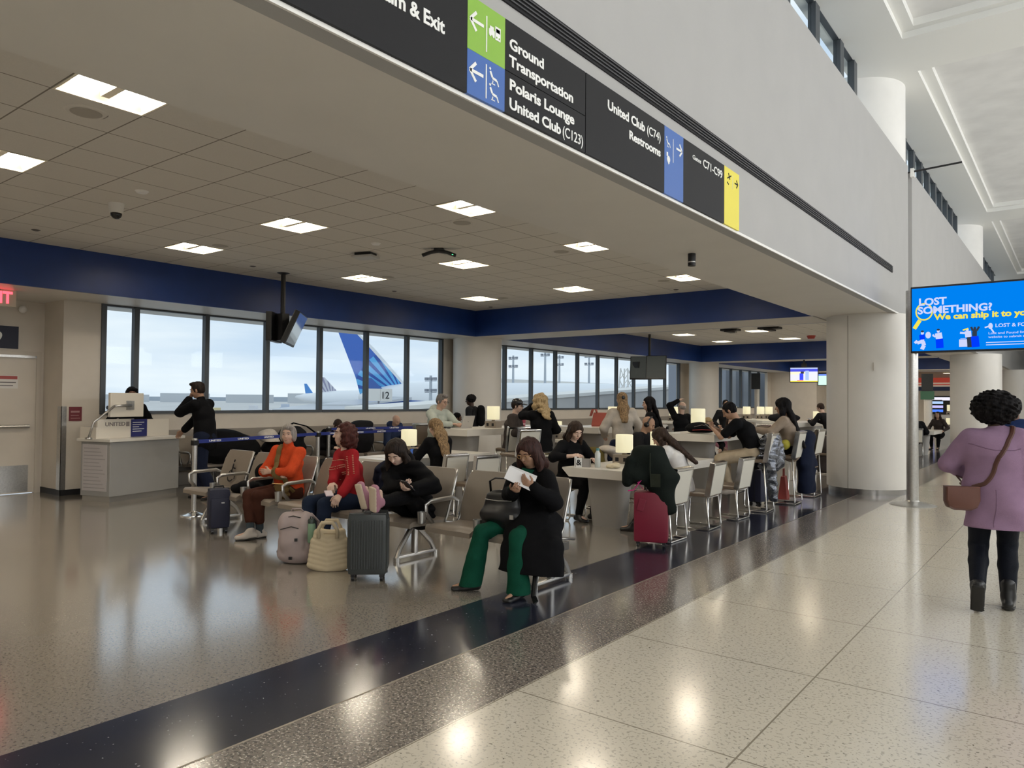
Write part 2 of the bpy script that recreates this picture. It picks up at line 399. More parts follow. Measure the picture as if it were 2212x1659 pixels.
# far walls
struct('wall_far', MB().b2(-13, -10.55, 38.8, 38.95, 0, ZS).b2(-10.7, -10.55, 38.9, 40.6, 0, ZS).b2(-10.6, -8.6, 40.5, 40.65, 0, ZS).b2(-9.0, -2.5, 46, 46.15, 0, ZC).b2(-8.75, -8.6, 40.6, 46, 0, ZC), m_wall, 'beige walls at the far end')
struct('ceiling', MB().b2(-9, -2.6, 41, 62, 3.3, 3.35), m_soff, 'ceiling over the far shops')
struct('wall_end', MB().b2(-14, 10, 61.8, 62, 0, 7.6), m_white, 'end wall of the concourse')
struct('wall_right', MB().b2(9.8, 9.95, -7, 62, 0, 7.6), m_white, 'right wall of the concourse')
struct('wall_back', MB().b2(-14, 10, -7.15, -7, 0, 7.6), m_white, 'wall behind the viewpoint')

# windows: one object per bay of glass
def window(n, y0, y1, xw=XW, z0=1.29, z1=ZS, wid=.085):
    f = MB().b2(xw-.09, xw+.02, y0-wid/2, y0+wid/2, z0, z1).b2(xw-.09, xw+.03, y0+wid/2, y1-wid/2, z0, z0+.05).b2(xw-.09, xw, y0+wid/2, y1-wid/2, z1-.03, z1)
    o = struct(f'window_{n}', f, m_frame, 'grey metal window bay')
    MB().b2(xw-.05, xw-.042, y0+wid/2, y1-wid/2, z0+.05, z1-.03).build('pane', m_glass, o)
    return o
Y = [5.51, 6.05, 7.34, 8.63, 9.93, 11.22, 12.50, 13.76]; k = 0
for a, b in zip(Y, Y[1:]): k += 1; window(k, a, b)
Y = [15.0] + [16.32+1.265*i for i in range(10)]
for a, b in zip(Y, Y[1:]): k += 1; window(k, a, b)
struct('window_19', MB().b2(XW-.09, XW+.02, 13.68, 13.74, 1.29, ZS).b2(XW-.09, XW+.02, 27.66, 27.75, 1.29, ZS).b2(XW-.09, XW+.03, 5.47, 5.51, 1.29, ZS), m_frame, 'end mullions of the window wall')
Y = [29.6+1.24*i for i in range(8)]; k = 19
for a, b in zip(Y, Y[1:]): k += 1; window(k, a, b)
# clerestory over the bulkhead wall
Y = [-1.4+1.39*i for i in range(11)]+[13.45]
for a, b in zip(Y, Y[1:]): k += 1; window(k, a, b, -3.02, 5.9, 7.42, .22)
struct('window_20', MB().b2(-3.11, -3.0, 13.3, 13.5, 5.9, 7.42).b2(-3.11, -3.0, 26.35, 26.5, 5.9, 7.42), m_frame, 'end mullions of the clerestory')
Y = [15.8+1.06*i for i in range(11)]
for a, b in zip(Y, Y[1:]): k += 1; window(k, a, b, -3.02, 5.9, 7.42, .22)
Y = [29.4+1.3*i for i in range(9)]
for a, b in zip(Y, Y[1:]): k += 1; window(k, a, b, -3.02, 5.9, 7.42, .22)

# columns
m_skirt = M('column_base_steel', (.33, .32, .31), .22, .9)
def column(x, y, r, label):
    c = MB().lathe((x, y, .10), [(r, 0), (r, ZS-.10)], 48)
    o = struct('column', c, m_col, label, smooth=False, angle=40)
    MB().lathe((x, y, 0), [(r-.03, 0), (r-.03, .10)], 48).build('base_ring', m_skirt, o, angle=40)
    return o
c1 = column(-3.03, 14.35, .675, 'round beige column at the lounge edge')
_a = math.radians(-68)
MB().box((-3.03+.68*math.cos(_a), 14.35+.68*math.sin(_a), 2.2), (.05, .05, .14), _a).build('bracket', m_col, c1)
_a = math.radians(-105)
MB().box((-3.03+.676*math.cos(_a), 14.35+.676*math.sin(_a), 1.6), (.006, .02, 3.0), _a).build('seam', M('seam_grey', (.45, .42, .38), .6), c1)
column(-12.2, 14.33, .62, 'round beige column between the window walls')
column(-11.98, 28.1, .58, 'round beige column at the far window wall')
c2 = column(-2.62, 27.3, .70, 'second round column along the concourse edge')
column(-2.35, 40.5, .70, 'third round column along the concourse edge')
for i, (x, y, r) in enumerate(((-3.36, 14.92, .85), (-3.36, 28.5, .85), (-3.36, 42, .85))):
    struct('column', MB().lathe((x, y, 3.2), [(r, 0), (r, 4.25)], 48), m_white, 'upper column rising to the concourse roof', angle=40)
# concourse roof: beams and panels
m_panel = M('concrete_panel', (.78, .775, .76), .8, noise=.10, nscale=1.4)
m_beam = M('roof_beam_white', (.82, .82, .79), .6)
struct('ceiling', MB().b2(-3.2, 9.9, -7, 62, 7.62, 7.7), m_panel, 'textured roof panels of the concourse')
bm_ = MB().b2(-3.25, -2.22, -7, 62, 7.40, 7.62)
for y in (-.3, 13.0, 26.4, 39.8, 53): bm_.b2(-2.22, 9.9, y, y+1.42, 7.40, 7.62)
struct('ceiling', bm_, m_beam, 'white roof beams of the concourse')
bm_ = MB()
for y in (-.3, 13.0, 26.4, 39.8, 53):
    bm_.b2(-2.04, 9.9, y-.14, y, 7.50, 7.62).b2(-2.04, 9.9, y+1.42, y+1.56, 7.50, 7.62)
bm_.b2(-2.22, -2.04, -7, 62, 7.50, 7.62)
struct('trim_12', bm_, m_beam, 'raised edge moulding around the roof panels')
struct('ceiling', MB().b2(-13.8, -3.2, -7, 62, 4.0, 4.1), M('roofing', (.4, .4, .4), .9), 'flat lounge roof outside the clerestory')

# exit door
dr = struct('door_1', MB().b2(-13.66, -13.60, 3.80, 4.79, .01, 2.21), m_wall, 'beige exit door')
MB().b2(-13.66, -13.58, 4.79, 4.86, 0, 2.31).b2(-13.66, -13.58, 3.72, 3.80, 0, 2.31).b2(-13.66, -13.58, 3.80, 4.79, 2.24, 2.31).build('door_frame', M('door_frame_paint', (.60, .54, .46), .5), dr)
MB().tube([(-13.52, 3.88, 1.09), (-13.52, 4.68, 1.09)], .028, 10).box((-13.56, 3.9, 1.09), (.09, .05, .06)).box((-13.56, 4.66, 1.09), (.09, .05, .06)).build('push_bar', m_steel, dr)
MB().b2(-13.60, -13.594, 3.86, 4.70, .03, .46).build('kick_plate', m_steel, dr)
MB().b2(-13.60, -13.55, 3.80, 4.76, 2.20, 2.24).build('closer_rail', m_steel, dr)
no = MB().b2(-13.60, -13.596, 4.10, 4.53, 1.70, 1.91).build('notice', M('notice_white', (.75, .72, .68), .6), dr)
no['label'] = 'white notice with red heading'
MB().b2(-13.597, -13.593, 4.11, 4.52, 1.85, 1.90).build('notice_heading', M('notice_red', (.42, .09, .08), .6), dr)
MB().b2(-13.597, -13.593, 4.13, 4.50, 1.79, 1.805).b2(-13.597, -13.593, 4.13, 4.46, 1.74, 1.752).build('notice_line', M('notice_ink', (.12, .11, .11), .6), dr)

# ------------------------------------------------------------------ outside the windows
m_apron = M('apron_concrete', (.62, .61, .59), .9, noise=.12, nscale=.05)
struct('ground', MB().b2(-2500, -13.2, -1500, 2500, -4.6, -4.5), m_apron, 'pale concrete apron')
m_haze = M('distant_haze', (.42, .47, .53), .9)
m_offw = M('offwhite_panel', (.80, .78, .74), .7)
m_gcl = M('grey_cladding', (.28, .30, .34), .7)
random.seed(3)
# far terminal sheds on the horizon, each its own building
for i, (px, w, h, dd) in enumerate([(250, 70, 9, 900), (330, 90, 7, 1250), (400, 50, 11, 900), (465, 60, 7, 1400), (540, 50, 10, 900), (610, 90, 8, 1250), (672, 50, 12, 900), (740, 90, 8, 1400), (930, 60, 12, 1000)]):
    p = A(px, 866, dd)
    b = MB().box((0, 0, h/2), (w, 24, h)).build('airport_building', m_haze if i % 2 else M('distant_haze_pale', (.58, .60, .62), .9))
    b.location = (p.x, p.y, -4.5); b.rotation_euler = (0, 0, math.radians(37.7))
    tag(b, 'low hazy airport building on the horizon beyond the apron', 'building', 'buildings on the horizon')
# parked vehicles and ground clutter
for i, (px, py, s, c) in enumerate([(365, 872, 1.0, (.7, .7, .7)), (480, 862, 1.2, (.65, .55, .32)), (430, 868, 1.1, (.72, .72, .74)), (560, 872, 1.0, (.7, .7, .72)), (628, 868, 1.0, (.5, .56, .66)), (255, 866, 1.3, (.6, .6, .62)), (655, 884, .8, (.55, .03, .04))]):
    p = A(px, 868, 60 if c[0] == .55 else 150+40*i); p.z = -4.5; s *= 1.0 if c[0] == .55 else (1.2+.1*i)
    t = thing('service_vehicle', 'red airport tug parked close under the window' if c[0] == .55 else 'small airport service vehicle far out on the apron', 'vehicle', p, math.radians(30), None if c[0] == .55 else 'service vehicles on the apron')
    MB().box((0, 0, .9*s), (5.2*s, 2*s, 1.1*s), None, .15).box((-1.5*s, 0, 1.8*s), (1.6*s, 1.8*s, .9*s), None, .15).build('body', M('vehicle_%d' % i, c, .5), t)
    for sx in (-1.6, 1.6):
        for sy in (-1, 1): MB().lathe((sx*s, sy*s, .42*s), [(.42*s, -.12), (.42*s, .12)], 14, Matrix.Rotation(PI/2, 4, 'X')).build('wheel', m_dark, t)
# aircraft: tail fin livery with curved stripes
def fin_mat(name, blue, light, deep, cx, cz):
    m = bpy.data.materials.new(name); m.use_nodes = True; t = m.node_tree; b = t.nodes['Principled BSDF']; b.inputs['Roughness'].default_value = .35
    tcn = N(t, 'ShaderNodeTexCoord'); sp = N(t, 'ShaderNodeSeparateXYZ'); t.links.new(tcn.outputs['Object'], sp.inputs[0])
    dx = N(t, 'ShaderNodeMath', operation='SUBTRACT'); dx.inputs[1].default_value = cx; t.links.new(sp.outputs['X'], dx.inputs[0])
    dz = N(t, 'ShaderNodeMath', operation='SUBTRACT'); dz.inputs[1].default_value = cz; t.links.new(sp.outputs['Z'], dz.inputs[0])
    cb = N(t, 'ShaderNodeCombineXYZ'); t.links.new(dx.outputs[0], cb.inputs[0]); t.links.new(dz.outputs[0], cb.inputs[1])
    ln = N(t, 'ShaderNodeVectorMath', operation='LENGTH'); t.links.new(cb.outputs[0], ln.inputs[0])
    at = N(t, 'ShaderNodeMath', operation='ARCTAN2'); t.links.new(dz.outputs[0], at.inputs[0]); t.links.new(dx.outputs[0], at.inputs[1])
    s1 = N(t, 'ShaderNodeMath', operation='MULTIPLY'); s1.inputs[1].default_value = 34; t.links.new(at.outputs[0], s1.inputs[0])
    sn = N(t, 'ShaderNodeMath', operation='SINE'); t.links.new(s1.outputs[0], sn.inputs[0])
    s2 = N(t, 'ShaderNodeMath', operation='MULTIPLY'); s2.inputs[1].default_value = 3.0; t.links.new(ln.outputs['Value'], s2.inputs[0])
    sr = N(t, 'ShaderNodeMath', operation='SINE'); t.links.new(s2.outputs[0], sr.inputs[0])
    mxr = N(t, 'ShaderNodeMath', operation='MINIMUM'); t.links.new(sn.outputs[0], mxr.inputs[0])
    ad = N(t, 'ShaderNodeMath', operation='ADD'); ad.inputs[1].default_value = .75; t.links.new(sr.outputs[0], ad.inputs[0]); t.links.new(ad.outputs[0], mxr.inputs[1])
    gt = N(t, 'ShaderNodeMath', operation='GREATER_THAN'); gt.inputs[1].default_value = -.25; t.links.new(mxr.outputs[0], gt.inputs[0])
    inr = N(t, 'ShaderNodeMath', operation='LESS_THAN'); inr.inputs[1].default_value = 6.4; t.links.new(ln.outputs['Value'], inr.inputs[0])
    m1 = N(t, 'ShaderNodeMixRGB'); m1.inputs['Color1'].default_value = (*deep, 1); m1.inputs['Color2'].default_value = (*light, 1); t.links.new(gt.outputs[0], m1.inputs['Fac'])
    m2 = N(t, 'ShaderNodeMixRGB'); m2.inputs['Color1'].default_value = (*blue, 1); t.links.new(inr.outputs[0], m2.inputs['Fac']); t.links.new(m1.outputs[0], m2.inputs['Color2'])
    t.links.new(m2.outputs[0], b.inputs['Base Color'])
    return m
m_plane = M('aircraft_white', (.86, .88, .90), .3)
m_belly = M('aircraft_blue', (.05, .13, .42), .35)
DEP = 92.0
K = DEP/FPX
def fin_pts(pts, cx, cy): return [((x-cx)*K, (cy-y)*K) for x, y in pts]
def place_view(o, px, py, depth):          # stand a thing at a distance, broadside on
    p = A(px, py, depth); o.location = p; o.rotation_euler = (0, 0, math.radians(37.7)); return o
UPR = frame((1, 0, 0), (0, 0, 1), (0, -1, 0))
pl = thing('airliner', 'airliner with tall blue tail fin patterned with light blue rays', 'aircraft')
place_view(pl, 850, 866, DEP)
fp = fin_pts([(730, 719), (766, 719), (800, 752), (872, 832), (900, 842), (955, 845), (955, 852), (778, 852), (768, 815)], 850, 866)
fo = MB().prism(fp, .5, Matrix.Translation((0, .25, 0)) @ UPR).build('tail_fin', fin_mat('tail_livery', (.055, .16, .58), (.13, .48, .86), (.03, .10, .42), 1.3, .4), pl)
fe = fin_pts([(766, 718), (771, 718), (806, 751), (878, 832), (872, 833), (800, 754)], 850, 866)
MB().prism(fe, .56, Matrix.Translation((0, .28, 0)) @ UPR).build('fin_edge', m_plane, pl)
prof = [(775, 858, .35), (800, 857, .9), (840, 858, 1.5), (880, 860, 1.95), (930, 861, 2.1), (1100, 861, 2.1), (1400, 861, 2.1), (1480, 863, 1.5), (1510, 865, .4)]
MB().tube([((x-850)*K, 0, (866-y)*K) for x, y, r in prof], 1, 24, True, [r for *_, r in prof]).build('fuselage', m_plane, pl, smooth=True)
MB().tube([((x-850)*K, -.15, (866-y)*K-.55) for x, y, r in prof[1:]], 1, 24, True, [r*.93 for *_, r in prof[1:]]).build('belly', m_belly, pl, smooth=True)
MB().prism(fin_pts([(800, 852), (796, 818), (806, 818), (840, 850), (838, 858)], 850, 866), .4, Matrix.Translation((0, -1.2, 0)) @ UPR).build('winglet', m_belly, pl)
MB().hull([(-7.5, -8, -.6), (-3, -8, -.6), (3, -1.5, .2), (-1.0, -1.5, .2)], [(-7.5, -8, -.45), (-3, -8, -.45), (3, -1.5, .55), (-1.0, -1.5, .55)]).build('tailplane', M('aircraft_grey', (.55, .57, .60), .4), pl)
pl2 = thing('airliner', 'second airliner farther left with white globe lines on its tail', 'aircraft'); place_view(pl2, 715, 868, 150); K = 150/FPX
MB().prism(fin_pts([(696, 815), (700, 815), (735, 853), (740, 858), (694, 858)], 715, 868), .5, Matrix.Translation((0, .25, 0)) @ UPR).build('tail_fin', fin_mat('globe_livery', (.10, .22, .58), (.62, .62, .68), (.30, .29, .42), .5, -.3), pl2)
prof = [(640, 858, .3), (665, 860, .9), (720, 862, 1.7), (800, 862, 1.9), (960, 862, 1.9)]
MB().tube([((x-715)*K, 0, (868-y)*K) for x, y, r in prof], 1, 20, True, [r for *_, r in prof]).build('fuselage', m_plane, pl2, smooth=True)
MB().hull([(-9, -9, -1.6), (12, -9, -2.0), (10, 0, -.8), (-2, 0, -.6)], [(-9, -9, -1.4), (12, -9, -1.7), (10, 0, -.4), (-2, 0, -.2)]).build('wing', M('aircraft_grey', (.55, .57, .60), .4), pl2)
pl3 = thing('airliner', 'farthest airliner, only its small bright blue tail showing', 'aircraft'); place_view(pl3, 665, 866, 230); K = 230/FPX
MB().prism(fin_pts([(657, 829), (662, 829), (677, 851), (680, 857), (661, 857)], 665, 866), .5, Matrix.Translation((0, .25, 0)) @ UPR).build('tail_fin', M('small_tail_blue', (.09, .30, .72), .4), pl3)
MB().tube([((x-665)*K, 0, (866-y)*K) for x, y in ((638, 858), (660, 859), (720, 860))], 1, 16, True, [.3, 1.4, 1.8]).build('fuselage', m_plane, pl3, smooth=True)
# gate number sign box on a stand
gs = thing('gate_sign', 'white box sign with gate number 2 outside the window', 'sign'); K = 60/FPX
place_view(gs, 817, 853, 60)
MB().box((-.5, 0, 0), (1.25, .8, 1.0), Matrix.Rotation(.25, 4, 'Z')).box((.55, .1, 0), (.85, .8, 1.0), Matrix.Rotation(-.35, 4, 'Z')).build('box', m_offw, gs)
MB().tube([(0, .2, -.5), (0, .2, -5.9)], .08, 8).build('post', m_gcl, gs)
text('12', 1.0, m_dark, gs, (-1.02, -.42, -.36), Matrix.Rotation(.25, 4, 'Z') @ UPR)
text('12', .8, m_dark, gs, (.28, -.38, -.30), Matrix.Rotation(-.35, 4, 'Z') @ UPR)
# terminal opposite, seen through the far windows
tb = thing('terminal_building', 'long low concrete terminal building behind the far windows', 'building')
tb.location = (-78, 0, -4.5)
MB().b2(-14, 0, 97, 420, 7.6, 9.7).build('roof_band', m_offw, tb)
MB().b2(-13, -1.5, 97, 420, 0, 7.6).build('wall', M('terminal_wall', (.40, .40, .40), .8), tb)
w = MB()
for i in range(34): w.b2(-1.52, -1.40, 99+8*i, 104.5+8*i, 5.2, 7.2)
w.build('window_strip', m_gcl, tb)
w = MB()
for i in range(16): w.b2(-1.5, 1.5, 108+17*i, 117+17*i, 0, 5.0)
w.build('stair_block', m_offw, tb)
jb = thing('jet_bridge', 'grey jet bridge sloping past the far windows', 'jet bridge'); jb.location = (-26, 0, -4.5)
MB().hull([(-3, 24, 2.9), (0, 24, 2.9), (0, 62, 4.8), (-3, 62, 4.8)], [(-3, 24, 5.5), (0, 24, 5.5), (0, 62, 7.45), (-3, 62, 7.45)]).build('tunnel', M('bridge_grey', (.50, .48, .46), .6, noise=.1, nscale=.6), jb)
MB().hull([(-3.1, 24, 5.5), (.1, 24, 5.5), (.1, 62, 7.45), (-3.1, 62, 7.45)], [(-3.1, 24, 5.7), (.1, 24, 5.7), (.1, 62, 7.65), (-3.1, 62, 7.65)]).build('roof', m_offw, jb)
w = MB()
for y in (30, 44, 58):
    w.b2(-2.7, -2.2, y, y+.5, 0, 4.0).b2(-.8, -.3, y, y+.5, 0, 4.0)
w.build('support', m_frame, jb)
ap2 = thing('airliner', 'white airliner fuselage lying behind the grey jet bridge', 'aircraft'); ap2.location = (-44, 61, -.9)
MB().tube([(0, -9, .6), (0, -7, .2), (0, -4, 0), (0, 8, 0), (0, 11, -.3), (0, 13, -.6)], 2, 24, True, [.4, 1.3, 1.9, 1.9, 1.4, .4]).build('fuselage', m_plane, ap2, smooth=True)
w = MB()
for i in range(12): w.b2(1.84, 1.92, -4+.9*i, -3.6+.9*i, .4, .85)
w.build('window_row', m_gcl, ap2)
MB().hull([(-.2, -8.6, .8), (.2, -8.6, .8), (.2, -5, 1.3), (-.2, -5, 1.3)], [(-.15, -9.6, 3.4), (.15, -9.6, 3.4), (.15, -8.4, 3.4), (-.15, -8.4, 3.4)]).build('tail_fin', m_belly, ap2)
pw = thing('annexe', 'grey clad building corner close beyond the far windows', 'building'); pw.location = (-17.5, 40.5, -4.5)
MB().box((0, 6, 5), (3.5, 13, 10)).build('wall', m_gcl, pw)
w = MB()
for i in range(6): w.b2(1.75, 1.83, .2+2*i, .8+2*i, 0, 10)
w.build('rib', M('rib_pale', (.50, .52, .56), .6), pw)
for i, (px, top, dd) in enumerate([(1108, 770, 98), (1177, 745, 100), (1272, 765, 105), (1208, 768, 112), (930, 815, 70)]):
    p = A(px, 868, dd); t = thing('light_mast', 'tall thin apron light mast against the clouds', 'light mast', (p.x, p.y, -4.5), 0, 'light masts on the apron')
    H = 6.1+(866-top)/FPX*dd
    MB().tube([(0, 0, 0), (0, 0, H)], .28, 8, True, [.26, .12]).build('pole', M('mast_grey', (.50, .54, .58), .6), t)
    w = MB()
    for s in (-.55, 0, .55): w.box((s, 0, H-.3), (.3, .25, .25)).box((s, 0, H-1.4), (.3, .25, .25))
    w.box((0, 0, H-.5), (1.5, .08, .08)).box((0, 0, H-1.6), (1.5, .08, .08)).build('lamp_head', m_gcl, t)
tw = thing('lattice_tower', 'pale steel lattice mast just outside the far windows', 'mast'); p = A(1352, 868, 66); tw.location = (p.x, p.y, -4.5)
w = MB()
for sx in (-1, 1):
    for sy in (-1, 1): w.tube([(sx*.9, sy*.9, 0), (sx*.35, sy*.35, 9.0)], .07, 6)
for i in range(9):
    z = i; r = .9-.061*z; r2 = .9-.061*(z+1)
    for s in (-1, 1):
        w.tube([(-r, s*r, z), (r2, s*r2, z+1)], .035, 5).tube([(s*r, r, z), (s*r2, -r2, z+1)], .035, 5)
w.build('lattice', m_offw, tw)
# ------------------------------------------------------------------ signs
m_sblack = M('sign_black', (.013, .013, .015), .6, spec=.25)
m_sgreen = M('sign_green', (.24, .46, .05), .45)
m_sblue = M('sign_blue', (.045, .13, .42), .45)
m_syel = M('sign_yellow', (.78, .68, .06), .45)
m_swhite = M('sign_white', (.82, .82, .80), .5)
XS = XP+.03
sg = thing('overhead_sign', 'long black wayfinding sign with green, blue and yellow panels on the white bulkhead', 'sign', (XS, 0, 0))
def panel(name, y0, y1, z0, z1, mat): MB().b2(-.028, 0, y0, y1, z0, z1).build(name, mat, sg)
Z0, Z1, ZM = 3.135, 3.645, 3.366
panel('yellow_panel', .9, 1.624, Z0, Z1, m_syel)
panel('black_panel', 1.626, 2.775, Z0, Z1, m_sblack)
panel('green_panel', 2.777, 3.084, ZM, Z1, m_sgreen)
panel('blue_panel', 2.777, 3.084, Z0, ZM-.001, m_sblue)
panel('black_panel', 3.086, 3.898, ZM+.002, Z1, m_sblack)
panel('black_panel', 3.086, 3.898, Z0, ZM-.002, m_sblack)
panel('black_panel', 3.906, 5.008, Z0, Z1, m_sblack)
panel('blue_panel', 5.010, 5.340, Z0, Z1, m_sblue)
panel('black_panel', 5.342, 6.175, Z0, Z1, m_sblack)
panel('yellow_panel', 6.177, 6.53, Z0, Z1, m_syel)
def stext(s, y, z, cap, w=None, align='LEFT', mat=m_swhite, bold=.028): return text(s, cap/.70, mat, sg, (.001, y, z), FACE_PX, align, bold, spacing=.98, width=w)
stext('Baggage Claim & Exit', 2.604, 3.365, .068, None, 'RIGHT')
stext('Ground', 3.119, 3.497, .058, .322)
stext('Transportation', 3.119, 3.402, .058, .637)
stext('Polaris Lounge', 3.121, 3.272, .058, .645)
stext('United Club', 3.121, 3.168, .058, .50)
stext('(C123)', 3.64, 3.168, .062, .225, bold=.004)
stext('United Club', 4.17, 3.500, .062, .52)
stext('(C74)', 4.722, 3.500, .062, .212, bold=.006)
stext('Restrooms', 4.461, 3.388, .058, .475)
stext('Gates', 5.508, 3.526, .036, .165, bold=.01)
stext('C71-C99', 5.713, 3.515, .066, .41, bold=.012)
def sbar(mb, y0, z0, y1, z1, w):            # thick stroke on the sign face
    d = Vector((0, y1-y0, z1-z0)); L = d.length; c = (.001, (y0+y1)/2, (z0+z1)/2)
    mb.box(c, (.003, L, w), Matrix.Rotation(math.atan2(z1-z0, y1-y0), 4, 'X'))
def arrow(cy, cz, s, d, mat):
    mb = MB(); sbar(mb, cy-.5*s*d, cz, cy+.5*s*d, cz, .16*s)
    for k in (-1, 1): sbar(mb, cy+.52*s*d, cz-.0*k, cy+.06*s*d, cz+.46*s*k, .16*s)
    mb.build('arrow', mat, sg)
arrow(2.850, 3.525, .105, -1, m_swhite); arrow(2.850, 3.262, .105, -1, m_swhite)
arrow(5.262, 3.525, .10, 1, m_swhite); arrow(6.455, 3.545, .075, 1, m_sblack)
mb = MB(); sbar(mb, 2.926, 3.40, 2.926, 3.59, .008); sbar(mb, 2.926, 3.155, 2.926, 3.335, .008); sbar(mb, 5.155, 3.40, 5.155, 3.58, .007); sbar(mb, 6.37, 3.48, 6.37, 3.60, .004)
mb.build('divider_bar', m_swhite, sg)
mb = MB()                                   # taxi and bus pictogram
sbar(mb, 2.945, 3.520, 2.992, 3.520, .030); sbar(mb, 2.953, 3.543, 2.984, 3.543, .018)
mb.lathe((.001, 2.955, 3.503), [(.008, -.002), (.008, .002)], 10, Matrix.Rotation(PI/2, 4, 'Y')).lathe((.001, 2.983, 3.503), [(.008, -.002), (.008, .002)], 10, Matrix.Rotation(PI/2, 4, 'Y'))
sbar(mb, 2.998, 3.530, 3.042, 3.530, .072); mb.build('pictogram', m_swhite, sg)
mb = MB(); sbar(mb, 3.004, 3.545, 3.036, 3.545, .020); mb.box((.003, 3.009, 3.508), (.002, .008, .008)).box((.003, 3.031, 3.508), (.002, .008, .008)).build('pictogram_window', m_sgreen, sg)
def recliner(mb, y, z, s):
    sbar(mb, y-.5*s, z+.5*s, y-.38*s, z+.42*s, .14*s); sbar(mb, y-.42*s, z+.30*s, y-.22*s, z-.02*s, .17*s); sbar(mb, y-.22*s, z-.05*s, y+.22*s, z-.10*s, .16*s)
    sbar(mb, y+.24*s, z-.10*s, y+.40*s, z-.42*s, .10*s); sbar(mb, y-.15*s, z-.20*s, y-.22*s, z-.42*s, .07*s); sbar(mb, y-.3*s, z-.42*s, y+.05*s, z-.42*s, .06*s)
mb = MB(); recliner(mb, 2.995, 3.285, .085); recliner(mb, 2.995, 3.200, .085); recliner(mb, 5.075, 3.530, .075)
sbar(mb, 5.055, 3.455, 5.055, 3.425, .022); mb.lathe((.001, 5.075, 3.405), [(.026, -.002), (.026, .002)], 14, Matrix.Rotation(PI/2, 4, 'Y')); sbar(mb, 5.075, 3.385, 5.085, 3.372, .02)
mb.build('pictogram', m_swhite, sg)
mb = MB(); sbar(mb, 6.245, 3.55, 6.335, 3.59, .012); sbar(mb, 6.27, 3.60, 6.305, 3.55, .012); sbar(mb, 6.24, 3.515, 6.275, 3.50, .01); mb.build('pictogram', m_sblack, sg)
# linear slot diffuser above the sign
sl = thing('slot_diffuser', 'long black slot air diffuser running above the wayfinding sign', 'air vent', (XP, 0, 0))
MB().b2(.0, .012, -4, 13.55, 3.755, 3.87).build('frame', m_sblack, sl)
mb = MB()
for i in range(4): mb.b2(.012, .022, -4, 13.53, 3.772+.024*i, 3.780+.024*i)
mb.build('blade', M('slot_blade', (.05, .05, .055), .4), sl)
# exit sign over the door
ex = thing('exit_sign', 'lit exit sign with red letters hanging over the door', 'sign', (-12.4, 3.83, 3.02))
MB().box((0, 0, -.01), (.05, .50, .25), None, .008).build('housing', M('exit_housing', (.62, .58, .46), .5), ex)
MB().tube([(0, 0, .1), (0, 0, .105)], .06, 12).build('canopy', m_dark, ex)
text('EXIT', .235, glow('exit_red', (1.0, .05, .07), 3.0), ex, (.027, .195, -.085), FACE_PX, 'RIGHT', .03, width=.40)
el = thing('wall_lamp', 'small round white lamp beside the exit sign', 'lamp', (-13.58, 4.55, 2.98))
MB().ell((.06, 0, 0), (.05, .06, .06), 14).tube([(-.02, 0, 0), (.06, 0, 0)], .02, 8).build('lamp_body', m_offw, el, smooth=True)
bs = thing('gate_number_sign', 'dark navy sign with a white disc above the exit door', 'sign', (-13.6, 4.22, 2.52))
MB().b2(0, .015, -.30, .30, -.18, .18).build('board', M('sign_navy', (.010, .013, .035), .5), bs)
text('9', .22, m_swhite, bs, (.016, .02, -.07), FACE_PX, 'CENTER', .02)
rs = thing('notice_plaque', 'small red framed notice on the pier beside the check-in desk', 'notice', (XW, 5.10, 1.30))
MB().b2(0, .012, -.095, .095, -.115, .115).build('board', M('plaque_red', (.17, .025, .035), .6), rs)
MB().b2(.012, .014, -.07, .07, -.075, -.065).b2(.012, .014, -.07, .05, -.03, -.02).b2(.012, .014, -.07, .06, .02, .05).build('print_line', M('plaque_ink', (.40, .22, .22), .6), rs)
rd = thing('wall_rod', 'thin black rod jutting from the bulkhead wall toward the concourse', 'rod', (XP, 15.36, 5.9))
MB().tube([(-.1, 0, 0), (.82, -.05, .02)], .018, 8).build('rod', m_dark, rd)
MB().box((.02, 0, -.02), (.06, .10, .16)).build('mount', m_white, rd)

# ------------------------------------------------------------------ ceiling devices
dc = thing('dome_camera', 'white dome security camera with black lens under the ceiling tiles', 'camera', (-8.56, 3.78, ZC))
MB().lathe((0, 0, -.11), [(.07, 0), (.075, .05), (.085, .11)], 24).build('housing', m_offw, dc, angle=40)
MB().ell((0, 0, -.115), (.06, .06, .06), 18).build('dome', M('smoked_dome', (.01, .01, .012), .1), dc, smooth=True)
first = None
for i, (x, y) in enumerate([(-5.99, 2.41), (-5.98, 6.26+.45), (-9.69, 5.71), (-5.97, 8.87), (-5.92, 12.09), (-9.72, 8.95), (-9.68, 12.2)]):
    l = ('round ceiling speaker beside the troffer nearest the beam', 'round ceiling speaker beside the second troffer along the beam', 'round ceiling speaker left of the hanging monitor',
         'round ceiling speaker beside the third troffer along the beam', 'round ceiling speaker close to the cross fascia near the beam', 'round ceiling speaker right of the hanging monitor', 'round ceiling speaker near the inner corner of the fascia')[i]
    if first is None:
        first = thing('ceiling_speaker', l, 'speaker', (x, y, ZC), 0, 'ceiling speakers')
        MB().lathe((0, 0, -.008), [(.135, .002), (.15, .008)], 28).build('ring', mt, first)
        MB().lathe((0, 0, -.012), [(.10, 0), (.11, .004)], 28).build('grille', M('speaker_grille', (.42, .39, .34), .7), first)
        remember(first)
    else: dup(first, (x, y, ZC), 0, l)
first = None
